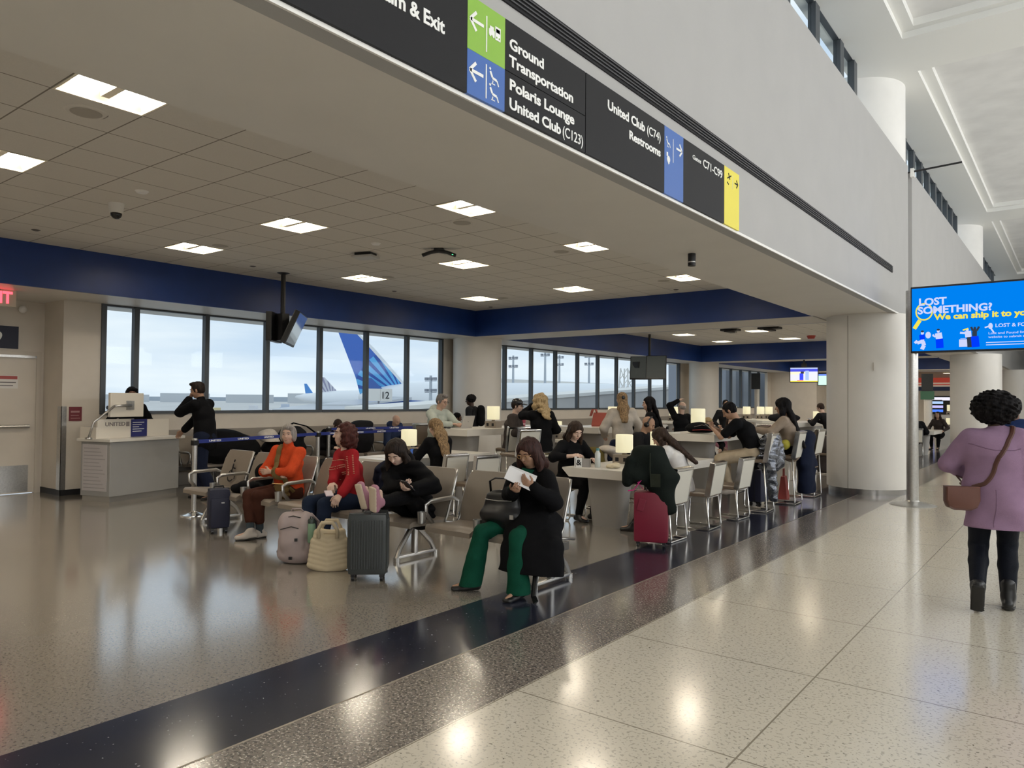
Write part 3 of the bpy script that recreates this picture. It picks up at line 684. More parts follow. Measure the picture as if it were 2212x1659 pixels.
for i, (x, y) in enumerate([(-7.82, 3.71), (-7.77, 6.92)]):
    l = ('small white ceiling disc close to the dome camera', 'small white ceiling disc close to the flat panel')[i]
    if first is None:
        first = thing('smoke_detector', l, 'detector', (x, y, ZC), 0, 'ceiling detectors')
        MB().lathe((0, 0, -.02), [(.05, 0), (.07, .02)], 20).build('cover', M('detector_white', (.85, .84, .82), .5), first); remember(first)
    else: dup(first, (x, y, ZC), 0, l)
first = None
for i, (x, y) in enumerate([(-10.79, 3.76), (-10.78, 6.94), (-10.91, 10.22), (-10.89, 13.25), (-6.2, 13.2)]):
    l = ('dark sprinkler cap at the left end of the blue fascia', 'dark sprinkler cap just left of the monitor pole', 'dark sprinkler cap near the fascia, right of the monitor', 'dark sprinkler cap at the inner corner of the fascia', 'dark sprinkler cap along the cross fascia')[i]
    if first is None:
        first = thing('sprinkler', l, 'sprinkler', (x, y, ZC), 0, 'ceiling sprinklers')
        MB().lathe((0, 0, -.012), [(.03, 0), (.055, .012)], 18).build('cap', M('sprinkler_bronze', (.10, .085, .075), .4), first); remember(first)
    else: dup(first, (x, y, ZC), 0, l)
wa = thing('ceiling_bracket', 'black winged bracket with a green light under the ceiling', 'bracket', (-7.29, 7.69, ZC), math.radians(37))
MB().tube([(-.24, 0, -.10), (-.12, 0, -.055), (0, 0, -.035), (.12, 0, -.055), (.24, 0, -.10)], .05, 10, True, None, (1, .5)).box((0, 0, -.015), (.14, .12, .03)).build('body', m_dark, wa, smooth=True)
MB().box((.20, -.05, -.095), (.02, .01, .008)).build('indicator', glow('green_led', (.1, 1, .3), 1.5), wa)
fl = thing('access_point', 'flat pale panel hanging just below the ceiling tiles', 'access point', (-8.42, 7.3, ZC), math.radians(20))
MB().box((0, 0, -.06), (.34, .26, .035), None, .01).build('body', M('ap_grey', (.55, .55, .54), .5), fl)
MB().box((0, 0, -.03), (.26, .2, .06)).build('mount', m_dark, fl)
sc = thing('soffit_camera', 'small black cylinder camera hanging under the beam soffit', 'camera', (-3.21, 7.21, ZS))
MB().tube([(0, 0, 0), (0, 0, -.13)], .04, 16).build('body', m_dark, sc)
MB().tube([(0, 0, -.085), (0, 0, -.095)], .043, 16).build('ring', m_steel, sc)
for i, (x, y, n) in enumerate([(-8.26, 21.33, 'left'), (-7.12, 21.41, 'right')]):
    t = thing('air_diffuser', 'dark ceiling box in the far lounge ceiling, %s of the pair' % ('smaller one' if i == 0 else 'larger one'), 'vent', (x, y, ZC))
    MB().box((0, 0, -.03), (.5+.1*i, .35, .06)).box((0, 0, -.08), (.2, .5, .04)).build('body', m_dark, t)
ra = thing('fire_alarm', 'small red alarm on the far lounge ceiling', 'alarm', (-6.91, 24.79, ZC))
MB().lathe((0, 0, -.10), [(.10, 0), (.14, .10)], 18).build('body', M('alarm_red', (.42, .05, .03), .5), ra)

# ------------------------------------------------------------------ screens
m_bezel = M('screen_bezel', (.012, .012, .013), .35)
m_back = M('monitor_back', (.018, .018, .02), .5)
hm = thing('hanging_monitor', 'tilted black twin monitor hanging on a pole before the near windows', 'monitor', (-10.94, 7.64, 0))
MB().lathe((0, 0, ZC-.03), [(.03, 0), (.11, .03)], 18).build('ceiling_plate', m_back, hm)
MB().tube([(0, 0, ZC-.03), (0, 0, 3.0)], .04, 12).build('pole', m_back, hm)
d1 = Matrix.Rotation(math.radians(-7), 4, 'Z')
MB().box((0, -.06, 2.80), (.35, .14, .46)).tube([(0, 0, 3.0), (0, 0, 2.7)], .05, 8).build('mount', m_back, hm)
def tilted(cx, cy, cz, w, h, t, rz, tilt, parent, screen):
    rot = Matrix.Rotation(rz, 4, 'Z') @ Matrix.Rotation(tilt, 4, 'X')
    m = Matrix.Translation((cx, cy, cz)) @ rot
    o = MB().box((0, 0, 0), (w, t, h), None, .012).build('screen_case', m_bezel, parent); o.matrix_local = m
    q = MB().box((0, -t/2-.001, .01), (w-.05, .004, h-.06)).build('screen', screen, parent); q.matrix_local = m
    return q
m_scr = M('screen_glass', (.06, .07, .085), .06, spec=1.0, coat=1.0)
tilted(.14, .14, 2.78, .98, .60, .09, math.radians(136), math.radians(24), hm, m_scr)
tilted(-.10, -.10, 2.80, .60, .50, .10, math.radians(-52), math.radians(0), hm, m_back)
hm2 = thing('hanging_monitor', 'twin flight information screens hanging before the far windows', 'monitor', (-11.05, 21.57, 0))
MB().tube([(0, 0, ZC), (0, 0, 2.95)], .04, 10).build('pole', m_back, hm2)
MB().box((-.05, .1, 2.72), (.5, .2, .25)).box((-.42, -.05, 2.76), (.22, .22, .2)).build('mount', m_back, hm2)
m_fids = M('flight_screen', (.030, .034, .032), .45, spec=.3, emit=(.05, .055, .05), es=.35)
for sx in (-.33, .33):
    q = tilted(sx*.93, -.10-sx*.1, 2.66, .64, .78, .07, math.radians(20), math.radians(-14), hm2, m_fids)
    mm = q.matrix_local.copy()
    w = MB()
    for i in range(8): w.box((-.05, -.038, .26-.075*i), (.42-.1*(i % 3), .002, .018))
    o = w.build('screen_text', M('flight_text', (.2, .2, .3), .5, emit=(.12, .12, .22), es=.8), hm2); o.matrix_local = mm
def tv(name, label, x, y, z, w, h, rz, layers, zp=ZS):
    t = thing(name, label, 'television', (x, y, 0), rz)
    MB().tube([(0, .06, zp), (0, .06, z)], .03, 8).box((0, .07, z+h/2+.08), (.18, .1, .16)).build('mount', m_back, t)
    MB().box((0, .02, z), (w+.05, .07, h+.05), None, .01).build('case', m_bezel, t)
    for nm, mat, (x0, x1, z0, z1), dep in layers:
        MB().b2(w*(x0-.5), w*(x1-.5), -.017-dep, -.012, z+h*(z0-.5), z+h*(z1-.5)).build(nm, mat, t)
    return t
gm = lambda n, c, e=1.0: glow('tv_'+n, c, e)
tv('television', 'lit television showing a basketball game under the far fascia', -7.93, 27.55, 2.585, .92, .51, math.radians(12), [
    ('picture', gm('court', (.62, .62, .74)), (0, 1, 0, 1), 0), ('picture_stand', gm('stand', (.06, .07, .55)), (0, 1, .72, .9), .001), ('picture_crowd', gm('crowd', (.35, .42, .65)), (0, 1, .9, 1), .001),
    ('picture_floor', gm('floor', (.70, .66, .48)), (0, .55, .52, .72), .001), ('picture_player', gm('player', (.04, .06, .80)), (.34, .48, .12, .60), .002), ('picture_hair', gm('hair', (.03, .03, .04)), (.38, .50, .58, .72), .003),
    ('picture_player', gm('player2', (.32, .42, .9)), (.55, .68, .12, .78), .002), ('picture_ticker', gm('ticker', (.85, .70, .05)), (0, 1, .0, .07), .002), ('picture_score', gm('score', (.75, .08, .20)), (.25, .48, .07, .11), .002)])
tv('television', 'second television with a pale green picture, partly behind the big column', -7.12, 28.2, 2.43, .95, .42, math.radians(8), [
    ('picture', gm('green', (.50, .78, .62)), (0, 1, 0, .8), 0), ('picture_band', gm('band', (.12, .20, .60)), (0, 1, .8, .95), .001), ('picture_text', gm('dark', (.05, .06, .07)), (.6, .9, .25, .33), .002)])
# large advertising screen on its pole
ad = thing('advertising_screen', 'large bright blue lost and found screen on a steel pole in the concourse', 'screen', (-2.08, 12.8, 0))
MB().lathe((0, .1, 0), [(.33, 0), (.31, .012), (.22, .03), (.10, .06), (.085, .08), (.085, 3.34)], 32).build('pole', m_steel, ad, angle=35)
AW, AZ0, AZ1 = 2.25, 2.385, 3.35
MB().b2(.0, AW+.04, -.02, .09, AZ0-.03, AZ1+.03, .01).build('case', m_bezel, ad)
MB().b2(.02, AW+.02, -.026, -.02, AZ0, AZ1).build('screen', glow('ad_blue', (.0, .15, .60), 1.0), ad)
g_w = glow('ad_white', (.42, .46, .66), 1.0); g_y = glow('ad_yellow', (.62, .53, .06), 1.0); g_n = glow('ad_navy', (.0, .03, .72), 1.0); g_k = glow('ad_black', (.02, .03, .05), 1.0); g_t = glow('ad_teal', (.02, .12, .22), 1.0)
AX = .71
def at(s, x, z, cap, w, mat, b=.035): return text(s, cap/.7, mat, ad, (.02+x*AX, -.027, z), FACE_NY, 'LEFT', b, width=w*AX)
at('LOST', .13, 3.085, .105, .52, g_w); at('SOMETHING?', .11, 2.955, .105, 1.36, g_w); at('We can ship it to you', .43, 2.855, .085, 1.72, g_y, .04)
def ring(cx, cz, r, w, mat, n=28):
    mb = MB()
    for k in range(n):
        a, b = 2*PI*k/n, 2*PI*(k+1)/n
        mb.quad(*[(.02+cx*AX+rr*.88*math.cos(t), -.0285, cz+rr*math.sin(t)) for rr, t in ((r, a), (r, b), (r-w, b), (r-w, a))])
    return mb.build('ring_graphic', mat, ad)
def disc(mb, cx, cz, rx, rz, y=-.0285, n=16):
    vs = [mb.bm.verts.new((.02+(cx+rx*math.cos(2*PI*k/n))*AX, y, cz+rz*math.sin(2*PI*k/n))) for k in range(n)]; mb.bm.faces.new(vs)
def stroke(mb, pts, w, y=-.0285):
    for (x0, z0), (x1, z1) in zip(pts, pts[1:]):
        x0 = .02+x0*AX; x1 = .02+x1*AX; d = Vector((x1-x0, 0, z1-z0)); n = Vector((-d.z, 0, d.x)).normalized()*w/2
        mb.quad((x0+n.x, y, z0+n.z), (x1+n.x, y, z1+n.z), (x1-n.x, y, z1-n.z), (x0-n.x, y, z0-n.z))
ring(.235, 2.985, .135, .022, g_y)
mb = MB(); stroke(mb, [(.155, 2.86), (.045, 2.73)], .055); mb.build('handle_graphic', g_y, ad)
mb = MB(); disc(mb, .20, 2.66, .03, .03); stroke(mb, [(.20, 2.57), (.20, 2.53), (.10, 2.51), (.06, 2.54)], .05); stroke(mb, [(.21, 2.53), (.23, 2.47), (.19, 2.41)], .055)
disc(mb, .31, 2.625, .052, .052, -.0287); disc(mb, .50, 2.68, .027, .027); stroke(mb, [(.50, 2.65), (.52, 2.56)], .09); stroke(mb, [(.52, 2.60), (.42, 2.60), (.40, 2.63)], .025)
disc(mb, 1.03, 2.68, .026, .026); stroke(mb, [(1.04, 2.66), (1.05, 2.57)], .08); stroke(mb, [(1.02, 2.63), (.90, 2.64)], .03); stroke(mb, [(.905, 2.55), (1.005, 2.55)], .006); stroke(mb, [(.955, 2.54), (.955, 2.43)], .105); mb.build('figure_graphic', g_w, ad)
mb = MB(); stroke(mb, [(.19, 2.635), (.20, 2.56)], .075, -.0287); stroke(mb, [(.52, 2.56), (.53, 2.42)], .10, -.0287); stroke(mb, [(1.16, 2.58), (1.18, 2.42)], .10, -.0287); mb.build('clothes_graphic', g_n, ad)
mb = MB(); disc(mb, .20, 2.685, .03, .015, -.0289); disc(mb, .50, 2.70, .03, .015, -.0289); stroke(mb, [(1.06, 2.57), (1.07, 2.42)], .055, -.0287); stroke(mb, [(1.10, 2.72), (1.13, 2.66), (1.16, 2.645), (1.20, 2.66), (1.24, 2.72)], .028, -.0288); stroke(mb, [(1.16, 2.65), (1.16, 2.57)], .06, -.0287); disc(mb, 1.165, 2.69, .025, .03, -.0287); mb.build('dark_graphic', g_k, ad)
mb = MB(); stroke(mb, [(.95, 2.675), (1.05, 2.70)], .02, -.0289); mb.build('hair_graphic', g_y, ad)
at('LOST & FOUND', 1.52, 2.70, .05, .75, g_w, .02); at('Lost and Found link or', 1.40, 2.60, .032, .75, g_w, .01); at('website to submit a claim', 1.40, 2.545, .032, .80, g_w, .01)
mb = MB(); stroke(mb, [(1.36, 2.48), (2.9, 2.48)], .012); stroke(mb, [(1.36, 2.445), (2.9, 2.445)], .012); disc(mb, 1.44, 2.72, .04, .045); stroke(mb, [(1.45, 2.68), (1.50, 2.62)], .02); stroke(mb, [(1.34, 2.70), (1.42, 2.72)], .02); mb.build('fine_print', g_w, ad)

# ------------------------------------------------------------------ food court beyond the concourse edge
fc = thing('shop_sign', 'red, white and blue striped shop fascia beyond the columns', 'shop sign', (-7.0, 45.95, 0))
MB().b2(-1.4, 2.2, -.06, 0, 2.72, 2.98).build('red_band', M('shop_red', (.55, .08, .05), .5, emit=(.5, .06, .04), es=.25), fc)
MB().b2(-1.4, 2.2, -.05, 0, 2.50, 2.72).build('white_band', M('shop_white', (.75, .68, .58), .5, emit=(.6, .5, .4), es=.2), fc)
MB().b2(-1.4, 2.2, -.06, 0, 2.28, 2.50).build('blue_band', M('shop_blue', (.03, .05, .14), .5), fc)
MB().b2(-.3, 1.6, -.062, -.05, 2.58, 2.64).build('letter_strip', M('shop_red', (.5, .1, .08)), fc)
ms = thing('menu_screen', 'dark menu board with lit blue and white rows in the far shop', 'menu board', (-6.0, 45.7, 0))
MB().b2(-.62, .55, -.05, 0, 1.0, 2.0).build('case', m_bezel, ms)
for i, c in enumerate([(.7, .68, .8), (.35, .5, .75), (.45, .42, .85), (.06, .18, .75)]):
    MB().b2(-.58, .12, -.06, -.05, 1.78-.22*i, 1.92-.22*i).build('screen_row', glow('menu_%d' % i, c, .9), ms)
MB().b2(.08, .45, -.062, -.05, 1.75, 1.92).build('screen_row', glow('menu_0', (.7, .68, .8), .9), ms)
gb = thing('directory_pylon', 'tall grey pylon standing just behind the steel pole', 'pylon', (-3.9, 20.4, 0), math.radians(20))
MB().b2(-.22, .22, -.15, .15, 0, 2.75).build('body', M('pylon_grey', (.30, .29, .275), .5), gb)
MB().b2(-.20, .20, -.16, -.15, 1.4, 2.25).build('screen', M('pylon_screen', (.12, .12, .14), .3), gb)
MB().b2(-.21, .21, -.158, -.15, 2.32, 2.70).build('header', M('pylon_header', (.45, .45, .44), .5), gb)
st = thing('banner_stand', 'dark and green banner on a pale post in the far food court', 'banner', (-5.2, 36.0, 0))
MB().tube([(0, 0, 0), (0, 0, 2.0)], .16, 14).build('post', m_col, st)
MB().b2(-.22, .22, -.2, -.17, 2.10, 2.85).build('upper_panel', M('banner_dark', (.03, .035, .04), .5), st)
MB().b2(-.26, .26, -.2, -.17, 1.75, 2.10).build('lower_panel', M('banner_green', (.06, .16, .10), .5), st)
st2 = thing('banner_stand', 'slim pale post with a dark banner before the far dark windows', 'banner', tuple(D(1635, 30, 0)))
MB().tube([(0, 0, 0), (0, 0, 2.1)], .10, 12).build('post', m_col, st2)
MB().b2(-.18, .18, -.14, -.11, 2.1, 2.75).build('panel', M('banner_dark', (.03, .035, .04)), st2)
# ------------------------------------------------------------------ beam seating
m_vinyl = M('taupe_vinyl', (.245, .205, .165), .38, noise=.05, nscale=6)
m_alu = M('cast_aluminium', (.50, .49, .47), .3, .9)
m_beamk = M('seat_beam_grey', (.06, .056, .052), .4, .3)
def rrect(w, h, r, n=5):
    out = []
    for cx, cy, a0 in ((w/2-r, h/2-r, 0), (-w/2+r, h/2-r, 90), (-w/2+r, -h/2+r, 180), (w/2-r, -h/2+r, 270)):
        for k in range(n+1):
            a = math.radians(a0+90*k/n); out.append((cx+r*math.cos(a), cy+r*math.sin(a)))
    return out
def seat_row(label, loc, rz, SEATS, legs, arms, cups):
    bs_ = thing('tandem_seating', label, 'seating', loc, rz)
    for i, x in enumerate(SEATS):
        pr = [(-.43, .405, .045), (-.40, .425, .055), (-.20, .415, .055), (-.02, .40, .05), (.06, .42, .04)]   # pan
        loops = []
        for y, z, t in pr:
            loops.append([(x+sx*(.28-(.015 if y < -.41 else 0)), y, z+dz*t*.5) for sx, dz in ((-1, -1), (-.5, -1), (.5, -1), (1, -1), (1, 0), (1, .8), (.55, 1), (0, .8), (-.55, 1), (-1, .8), (-1, 0))])
        MB().loft(loops).build('seat', m_vinyl, bs_, angle=50)
        loops = []
        for v, y, w in ((.43, .06, .255), (.50, .07, .275), (.62, .105, .28), (.74, .15, .28), (.83, .19, .278), (.875, .212, .262), (.895, .222, .235)):
            loops.append([(x+sx*w, y+dy*.022+(.012 if abs(sx) < .4 else 0), v) for sx, dy in ((-1, -.6), (-.5, -1), (0, -1), (.5, -1), (1, -.6), (1, .6), (.5, 1), (0, 1), (-.5, 1), (-1, .6))])
        MB().loft(loops).build('backrest', m_vinyl, bs_, angle=50)
        w = MB()
        for s in (-1, 1):
            w.tube([(x+s*.285, .25, .36), (x+s*.285, .02, .40), (x+s*.285, .06, .46), (x+s*.283, .17, .78), (x+s*.262, .225, .885)], .014, 8)
        w.build('side_frame', m_alu, bs_, smooth=True)
    MB().b2(min(SEATS)-.48, max(SEATS)+.38, -.06, .03, .315, .385, .006).build('beam', m_beamk, bs_)
    for x in legs:
        w = MB().tube([(x, -.03, .33), (x, -.20, .12), (x, -.24, .03)], .026, 8, flat=(.9, 1)).tube([(x, 0, .33), (x, .22, .14), (x, .29, .03)], .026, 8, flat=(.9, 1))
        w.box((x, .02, .04), (.05, .52, .03), None, .01).box((x, 0, .19), (.05, .05, .30), None, .008)
        w.tube([(x, -.24, .0), (x, -.24, .04)], .032, 10).tube([(x, .29, .0), (x, .29, .04)], .032, 10)
        w.build('leg', m_alu, bs_, angle=40)
    for x in arms:
        MB().tube([(x, .10, .44), (x, .13, .60), (x, .05, .635), (x, -.26, .628), (x, -.315, .60), (x, -.31, .52), (x, -.22, .42)], .02, 8, flat=(1.1, .7)).build('armrest', m_alu, bs_, smooth=True)
    for x in cups:
        MB().lathe((x, -.37, .44), [(.036, 0), (.042, .10), (.042, .105), (.036, .105), (.032, .01)], 16).box((x, -.34, .50), (.03, .05, .02)).build('cup_holder', m_alu, bs_, angle=40)
    return bs_
SEATS = [-8.67, -8.02, -7.36, -6.68, -6.04, -5.17, -4.44, -3.83]
bs_ = seat_row('row of joined taupe seats facing the open floor, woman in green at one end', (0, 5.25, 0), 0, SEATS, (-8.80, -5.27, -3.62), (-9.0, -8.345, -7.69, -7.02, -5.67, -5.49, -4.81, -4.135), (-8.345, -7.69, -7.02, -4.81, -4.135))
WS = [6.9+.63*i for i in range(10)]
seat_row('row of joined taupe seats under the near windows, piled with bags and sleepers', (-12.3, 0, 0), PI/2, WS, (7.2, 9.7, 12.2), [WS[0]-.32, WS[3]+.315, WS[6]+.315, WS[9]+.32], ())
w = MB()                                    # wheelchair symbol stuck on the first backrest
sx_, by = SEATS[0], lambda z: .062+(z-.5)*.32-.032
def q3(a, b, wd):
    d = Vector((b[0]-a[0], 0, b[1]-a[1])); n = Vector((-d.z, 0, d.x)).normalized()*wd/2
    w.quad(*[(sx_+p[0], by(p[1]), p[1]) for p in ((a[0]+n.x, a[1]+n.z), (b[0]+n.x, b[1]+n.z), (b[0]-n.x, b[1]-n.z), (a[0]-n.x, a[1]-n.z))])
q3((.00, .73), (.0, .62), .03); q3((.0, .68), (.07, .67), .018); q3((.0, .62), (.08, .615), .02); q3((.08, .62), (.10, .54), .02)
for k in range(9):
    a, b = math.radians(100+25*k), math.radians(125+25*k); q3((.01+.07*math.cos(a), .58+.07*math.sin(a)), (.01+.07*math.cos(b), .58+.07*math.sin(b)), .018)
for k in range(8):
    a, b = 2*PI*k/8, 2*PI*(k+1)/8; w.quad(*[(sx_+r*math.cos(t), by(.765+r*math.sin(t)), .765+r*math.sin(t)) for r, t in ((.02, a), (.02, b), (.001, b), (.001, a))])
w.build('wheelchair_symbol', m_sblack, bs_)

# ------------------------------------------------------------------ tables
m_lam = M('white_laminate', (.70, .665, .60), .28, noise=.02, nscale=5)
m_ped = M('pedestal_grey', (.36, .345, .32), .4)
def table(label, x0, x1, y0, y1, z, group=None, cham=(.10, .0, .0, .12), peds=2):
    t = thing('work_table' if z < .9 else 'bar_table', label, 'table', ((x0+x1)/2, (y0+y1)/2, 0), 0, group)
    w, l = (x1-x0)/2, (y1-y0)/2
    a, b, c, d = cham                        # undercut of the left, right, near and far edges
    hi = [(-w, -l, z), (w, -l, z), (w, l, z), (-w, l, z)]
    mid = [(-w, -l, z-.015), (w, -l, z-.015), (w, l, z-.015), (-w, l, z-.015)]
    lo = [(-w+a, -l+c, z-.11), (w-b, -l+c, z-.11), (w-b, l-d, z-.11), (-w+a, l-d, z-.11)]
    MB().loft([lo, mid, hi]).build('tabletop', m_lam, t)
    for k in range(peds):
        y = -l+.42+(2*l-.84)*k/max(1, peds-1)
        MB().loft([[(px*.9, y+py*.8, 0) for px, py in rrect(.50, .26, .11)], [(px, y+py, z-.11) for px, py in rrect(.58, .30, .12)]]).build('pedestal', m_ped, t, angle=50)
    return t
TA = table('low white table with the lamp and condiment caddy, nearest to the blue floor band', -5.16, -4.28, 7.72, 10.40, .745)
TC = table('high white bar table just beyond the nearest low table', -5.28, -4.36, 10.62, 13.5, 1.08)
TB = table('low white table behind the woman with blond hair', -8.30, -7.40, 6.9, 9.05, .745)
TBB = table('high white bar table holding the silver laptop', -8.94, -8.06, 9.22, 12.4, 1.08)
TD = table('high white bar table holding the red handbag', -7.95, -7.05, 11.75, 14.6, 1.08)
TE = table('high bar table in the far lounge under the two televisions', -6.6, -5.7, 19.0, 22.0, 1.05)
TG = table('small white table in the far food court behind the pylon', -4.4, -3.5, 25.3, 27.0, .745, peds=1)
# ------------------------------------------------------------------ chairs
m_cream = M('cream_vinyl', (.60, .575, .50), .45)
m_brown = M('brown_vinyl', (.155, .115, .080), .4)
def make_chair(hi):
    z = .76 if hi else .46; top = z+.36
    t = thing('bar_stool' if hi else 'dining_chair', 'x', 'chair')
    MB().loft([[(px, py-.01, z-.055) for px, py in rrect(.40, .40, .05)], [(px, py-.01, z-.045) for px, py in rrect(.43, .43, .05)], [(px, py-.01, z-.012) for px, py in rrect(.43, .43, .05)], [(px, py-.01, z) for px, py in rrect(.38, .38, .05)]]).build('seat', m_brown, t, angle=50)
    rot = Matrix.Translation((0, -.215, z-.03)) @ Matrix.Rotation(math.radians(10), 4, 'X')
    def place(mb, n, m, **k):
        bmesh.ops.transform(mb.bm, matrix=rot, verts=mb.bm.verts[:]); return mb.build(n, m, t, **k)
    hb = .39
    place(MB().b2(-.19, .19, .006, .03, .02, hb-.02, .012), 'backrest', m_brown)
    place(MB().b2(-.198, .198, -.026, -.010, .0, hb-.015, .006), 'back_panel', m_cream)
    fr = MB().b2(-.215, -.192, -.03, .034, -.01, hb).b2(.192, .215, -.03, .034, -.01, hb).b2(-.215, .215, -.034, .036, hb-.014, hb+.022, .008)
    place(fr, 'back_frame', m_chrome)
    for s in (-1, 1):
        MB().tube([(s*.20, -.20, z-.05), (s*.205, -.235, .05), (s*.205, -.225, .012), (s*.205, .17, .012), (s*.205, .19, .05), (s*.20, .17, z-.05)], .0115, 8).build('sled_leg', m_chrome, t, smooth=True)
    w = MB().tube([(-.20, -.2, z-.06), (.20, -.2, z-.06)], .01, 6).tube([(-.20, .17, z-.06), (.20, .17, z-.06)], .01, 6)
    if hi: w.tube([(-.205, .185, .25), (.205, .185, .25)], .011, 8)
    w.tube([(-.205, -.225, .012), (.205, -.225, .012)], .0115, 8)
    w.build('cross_bar', m_chrome, t)
    remember(t)
    return t
CH0, ST0 = make_chair(False), make_chair(True)
_used = {}
def chair(hi, x, y, rz, label, group=None):
    src = ST0 if hi else CH0
    if src.name not in _used:
        _used[src.name] = 1; src.location = (x, y, 0); src.rotation_euler = (0, 0, rz); src['label'] = label; o = src
    else: o = dup(src, (x, y, 0), rz, label)
    o['group'] = group or ('cream backed bar stools' if hi else 'cream backed dining chairs'); return o
R = math.radians
chair(False, -3.84, 7.78, R(90), 'cream backed chair nearest the red suitcase, beside the blue floor band')
chair(False, -3.84, 8.80, R(92), 'cream backed chair second from the red suitcase along the blue floor band')
chair(False, -3.84, 9.80, R(89), 'cream backed chair third from the red suitcase along the blue floor band')
chair(True, -3.80, 10.72, R(95), 'bar stool under the man in the black tee')
chair(True, -3.72, 11.80, R(92), 'bar stool with the silver and dark coats hung on its back')
chair(True, -3.74, 12.95, R(90), 'bar stool beside the big column, behind the dark blue coat')
chair(False, -5.52, 8.35, R(-88), 'brown seated chair under the woman in black reading at the table')
chair(False, -5.55, 9.45, R(-90), 'brown seated chair left of the white pedestal, next along from the reading woman')
chair(False, -5.60, 10.45, R(-92), 'chair under the bald man with headphones')
chair(False, -6.55, 7.65, R(80), 'low cream backed chair just behind the empty beam seat')
chair(True, -6.95, 9.15, R(78), 'bar stool with brown seat and broad cream back behind the woman in green')
chair(False, -7.05, 7.55, R(86), 'chair under the woman with long blond hair at the low table')
chair(True, -9.32, 9.72, R(-90), 'bar stool under the man with the laptop')
chair(True, -7.72, 9.98, R(66), 'brown seated bar stool under the man in the cap')
chair(False, -6.36, 8.75, R(95), 'chair with a black jacket over its back, left of the reading woman')
chair(False, D(1783, 16.5).x, D(1783, 16.5).y, R(100), 'chair with a grey coat at the left edge of the big column')
chair(True, -6.9, 12.7, R(88), 'bar stool in front of the woman with dark long hair')
chair(True, -5.3+.25, 14.6, R(170), 'bar stool at the far end of the nearest high table')
chair(True, -5.9, 12.2, R(-85), 'bar stool on the window side of the nearest high table')
chair(True, -6.9, 15.4, R(100), 'bar stool by the blue belt near the far column')
chair(True, -5.2, 19.6, R(90), 'cream backed bar stool left of the big column, in the far lounge')
chair(True, -5.2, 21.2, R(95), 'bar stool in the far lounge behind the cream backed one')
chair(False, -3.95, 24.9, R(10), 'pale chair at the small food court table behind the pylon')
# ------------------------------------------------------------------ table lamps
m_shade = bpy.data.materials.new('lamp_shade'); m_shade.use_nodes = True
_b = m_shade.node_tree.nodes['Principled BSDF']; _b.inputs['Base Color'].default_value = (.80, .76, .55, 1); _b.inputs['Roughness'].default_value = .8
_b.inputs['Emission Color'].default_value = (1.0, .93, .62, 1); _b.inputs['Emission Strength'].default_value = .30
m_lbase = M('lamp_box', (.26, .22, .18), .5)
LAMP0 = thing('table_lamp', 'x', 'lamp')
MB().b2(-.13, .13, -.09, .09, 0, .115, .006).build('power_box', m_lbase, LAMP0)
MB().tube([(0, 0, .115), (0, 0, .16)], .03, 12).build('neck', m_lbase, LAMP0)
MB().lathe((0, 0, .145), [(.110, 0), (.116, .008), (.116, .232), (.110, .24), (.09, .24)], 32).build('lamp_shade', m_shade, LAMP0, angle=40)
w = MB()
for s in (-.06, .06): w.b2(s-.025, s+.025, -.092, -.089, .03, .08)
w.build('socket', m_sblack, LAMP0)
remember(LAMP0); _used['l'] = 0
def lamp(p, z, label, rz=0):
    if not _used['l']: o = LAMP0; o.location = (p[0], p[1], z); o.rotation_euler = (0, 0, rz); o['label'] = label; _used['l'] = 1
    else: o = dup(LAMP0, (p[0], p[1], z), rz, label)
    o['group'] = 'cream table lamps'; return o
lamp((-4.85, 8.75), .745, 'lit cream table lamp directly above the coat on the red suitcase')
lamp((-4.95, 9.95), .745, 'lit cream table lamp half hidden by the long brown hair')
lamp((-4.98, 11.45), 1.08, 'lit cream table lamp in front of the man in the black tee')
lamp((-7.92, 7.75), .745, 'lit cream table lamp left of the woman with long blond hair')
lamp((-8.42, 10.35), 1.08, 'lit cream table lamp to the right of the open laptop')
lamp((-7.42, 12.95), 1.08, 'lit cream table lamp behind the red handbag')
lamp(D(1203, 16.4), .73, 'small lit cream lamp between the blond woman and the reading woman')
lamp(D(1455, 20), 1.05, 'lit cream lamp behind the raised arm of the man stretching')
lamp(D(1494, 18), .80, 'lit cream lamp at the foot of the far column')
for i, (px, dd, l) in enumerate([(1583, 23.0, 'left'), (1613, 23.2, 'middle'), (1643, 23.4, 'rear'), (1661, 23.6, 'right')]):
    lamp(D(px, dd), 1.05, {'left': 'lit cream lamp directly behind the head of the man in the black tee', 'middle': 'lit cream lamp just left of the slim banner post', 'rear': 'lit cream lamp just right of the slim banner post', 'right': 'lit cream lamp before the white edge of the dark windows'}[l])
lamp(D(1764, 25), .9, 'small lit cream lamp on the table left of the big column')
for px, dd, z in ((2053, 28.1, 1.35), (2051, 27.72, .85)):
    lamp(D(px, dd, 0), z-.2, 'lit cream lamp at the right of the menu board, %s one' % ('upper' if z > 1 else 'lower'))
fl_ = thing('shelf_unit', 'low counter carrying the lamps in the far food court', 'counter', tuple(D(2053, 28)), R(20))
MB().b2(-.5, .5, -.4, .2, 0, .65).b2(-.3, .5, -.05, .2, .65, 1.15).build('body', m_ped, fl_)
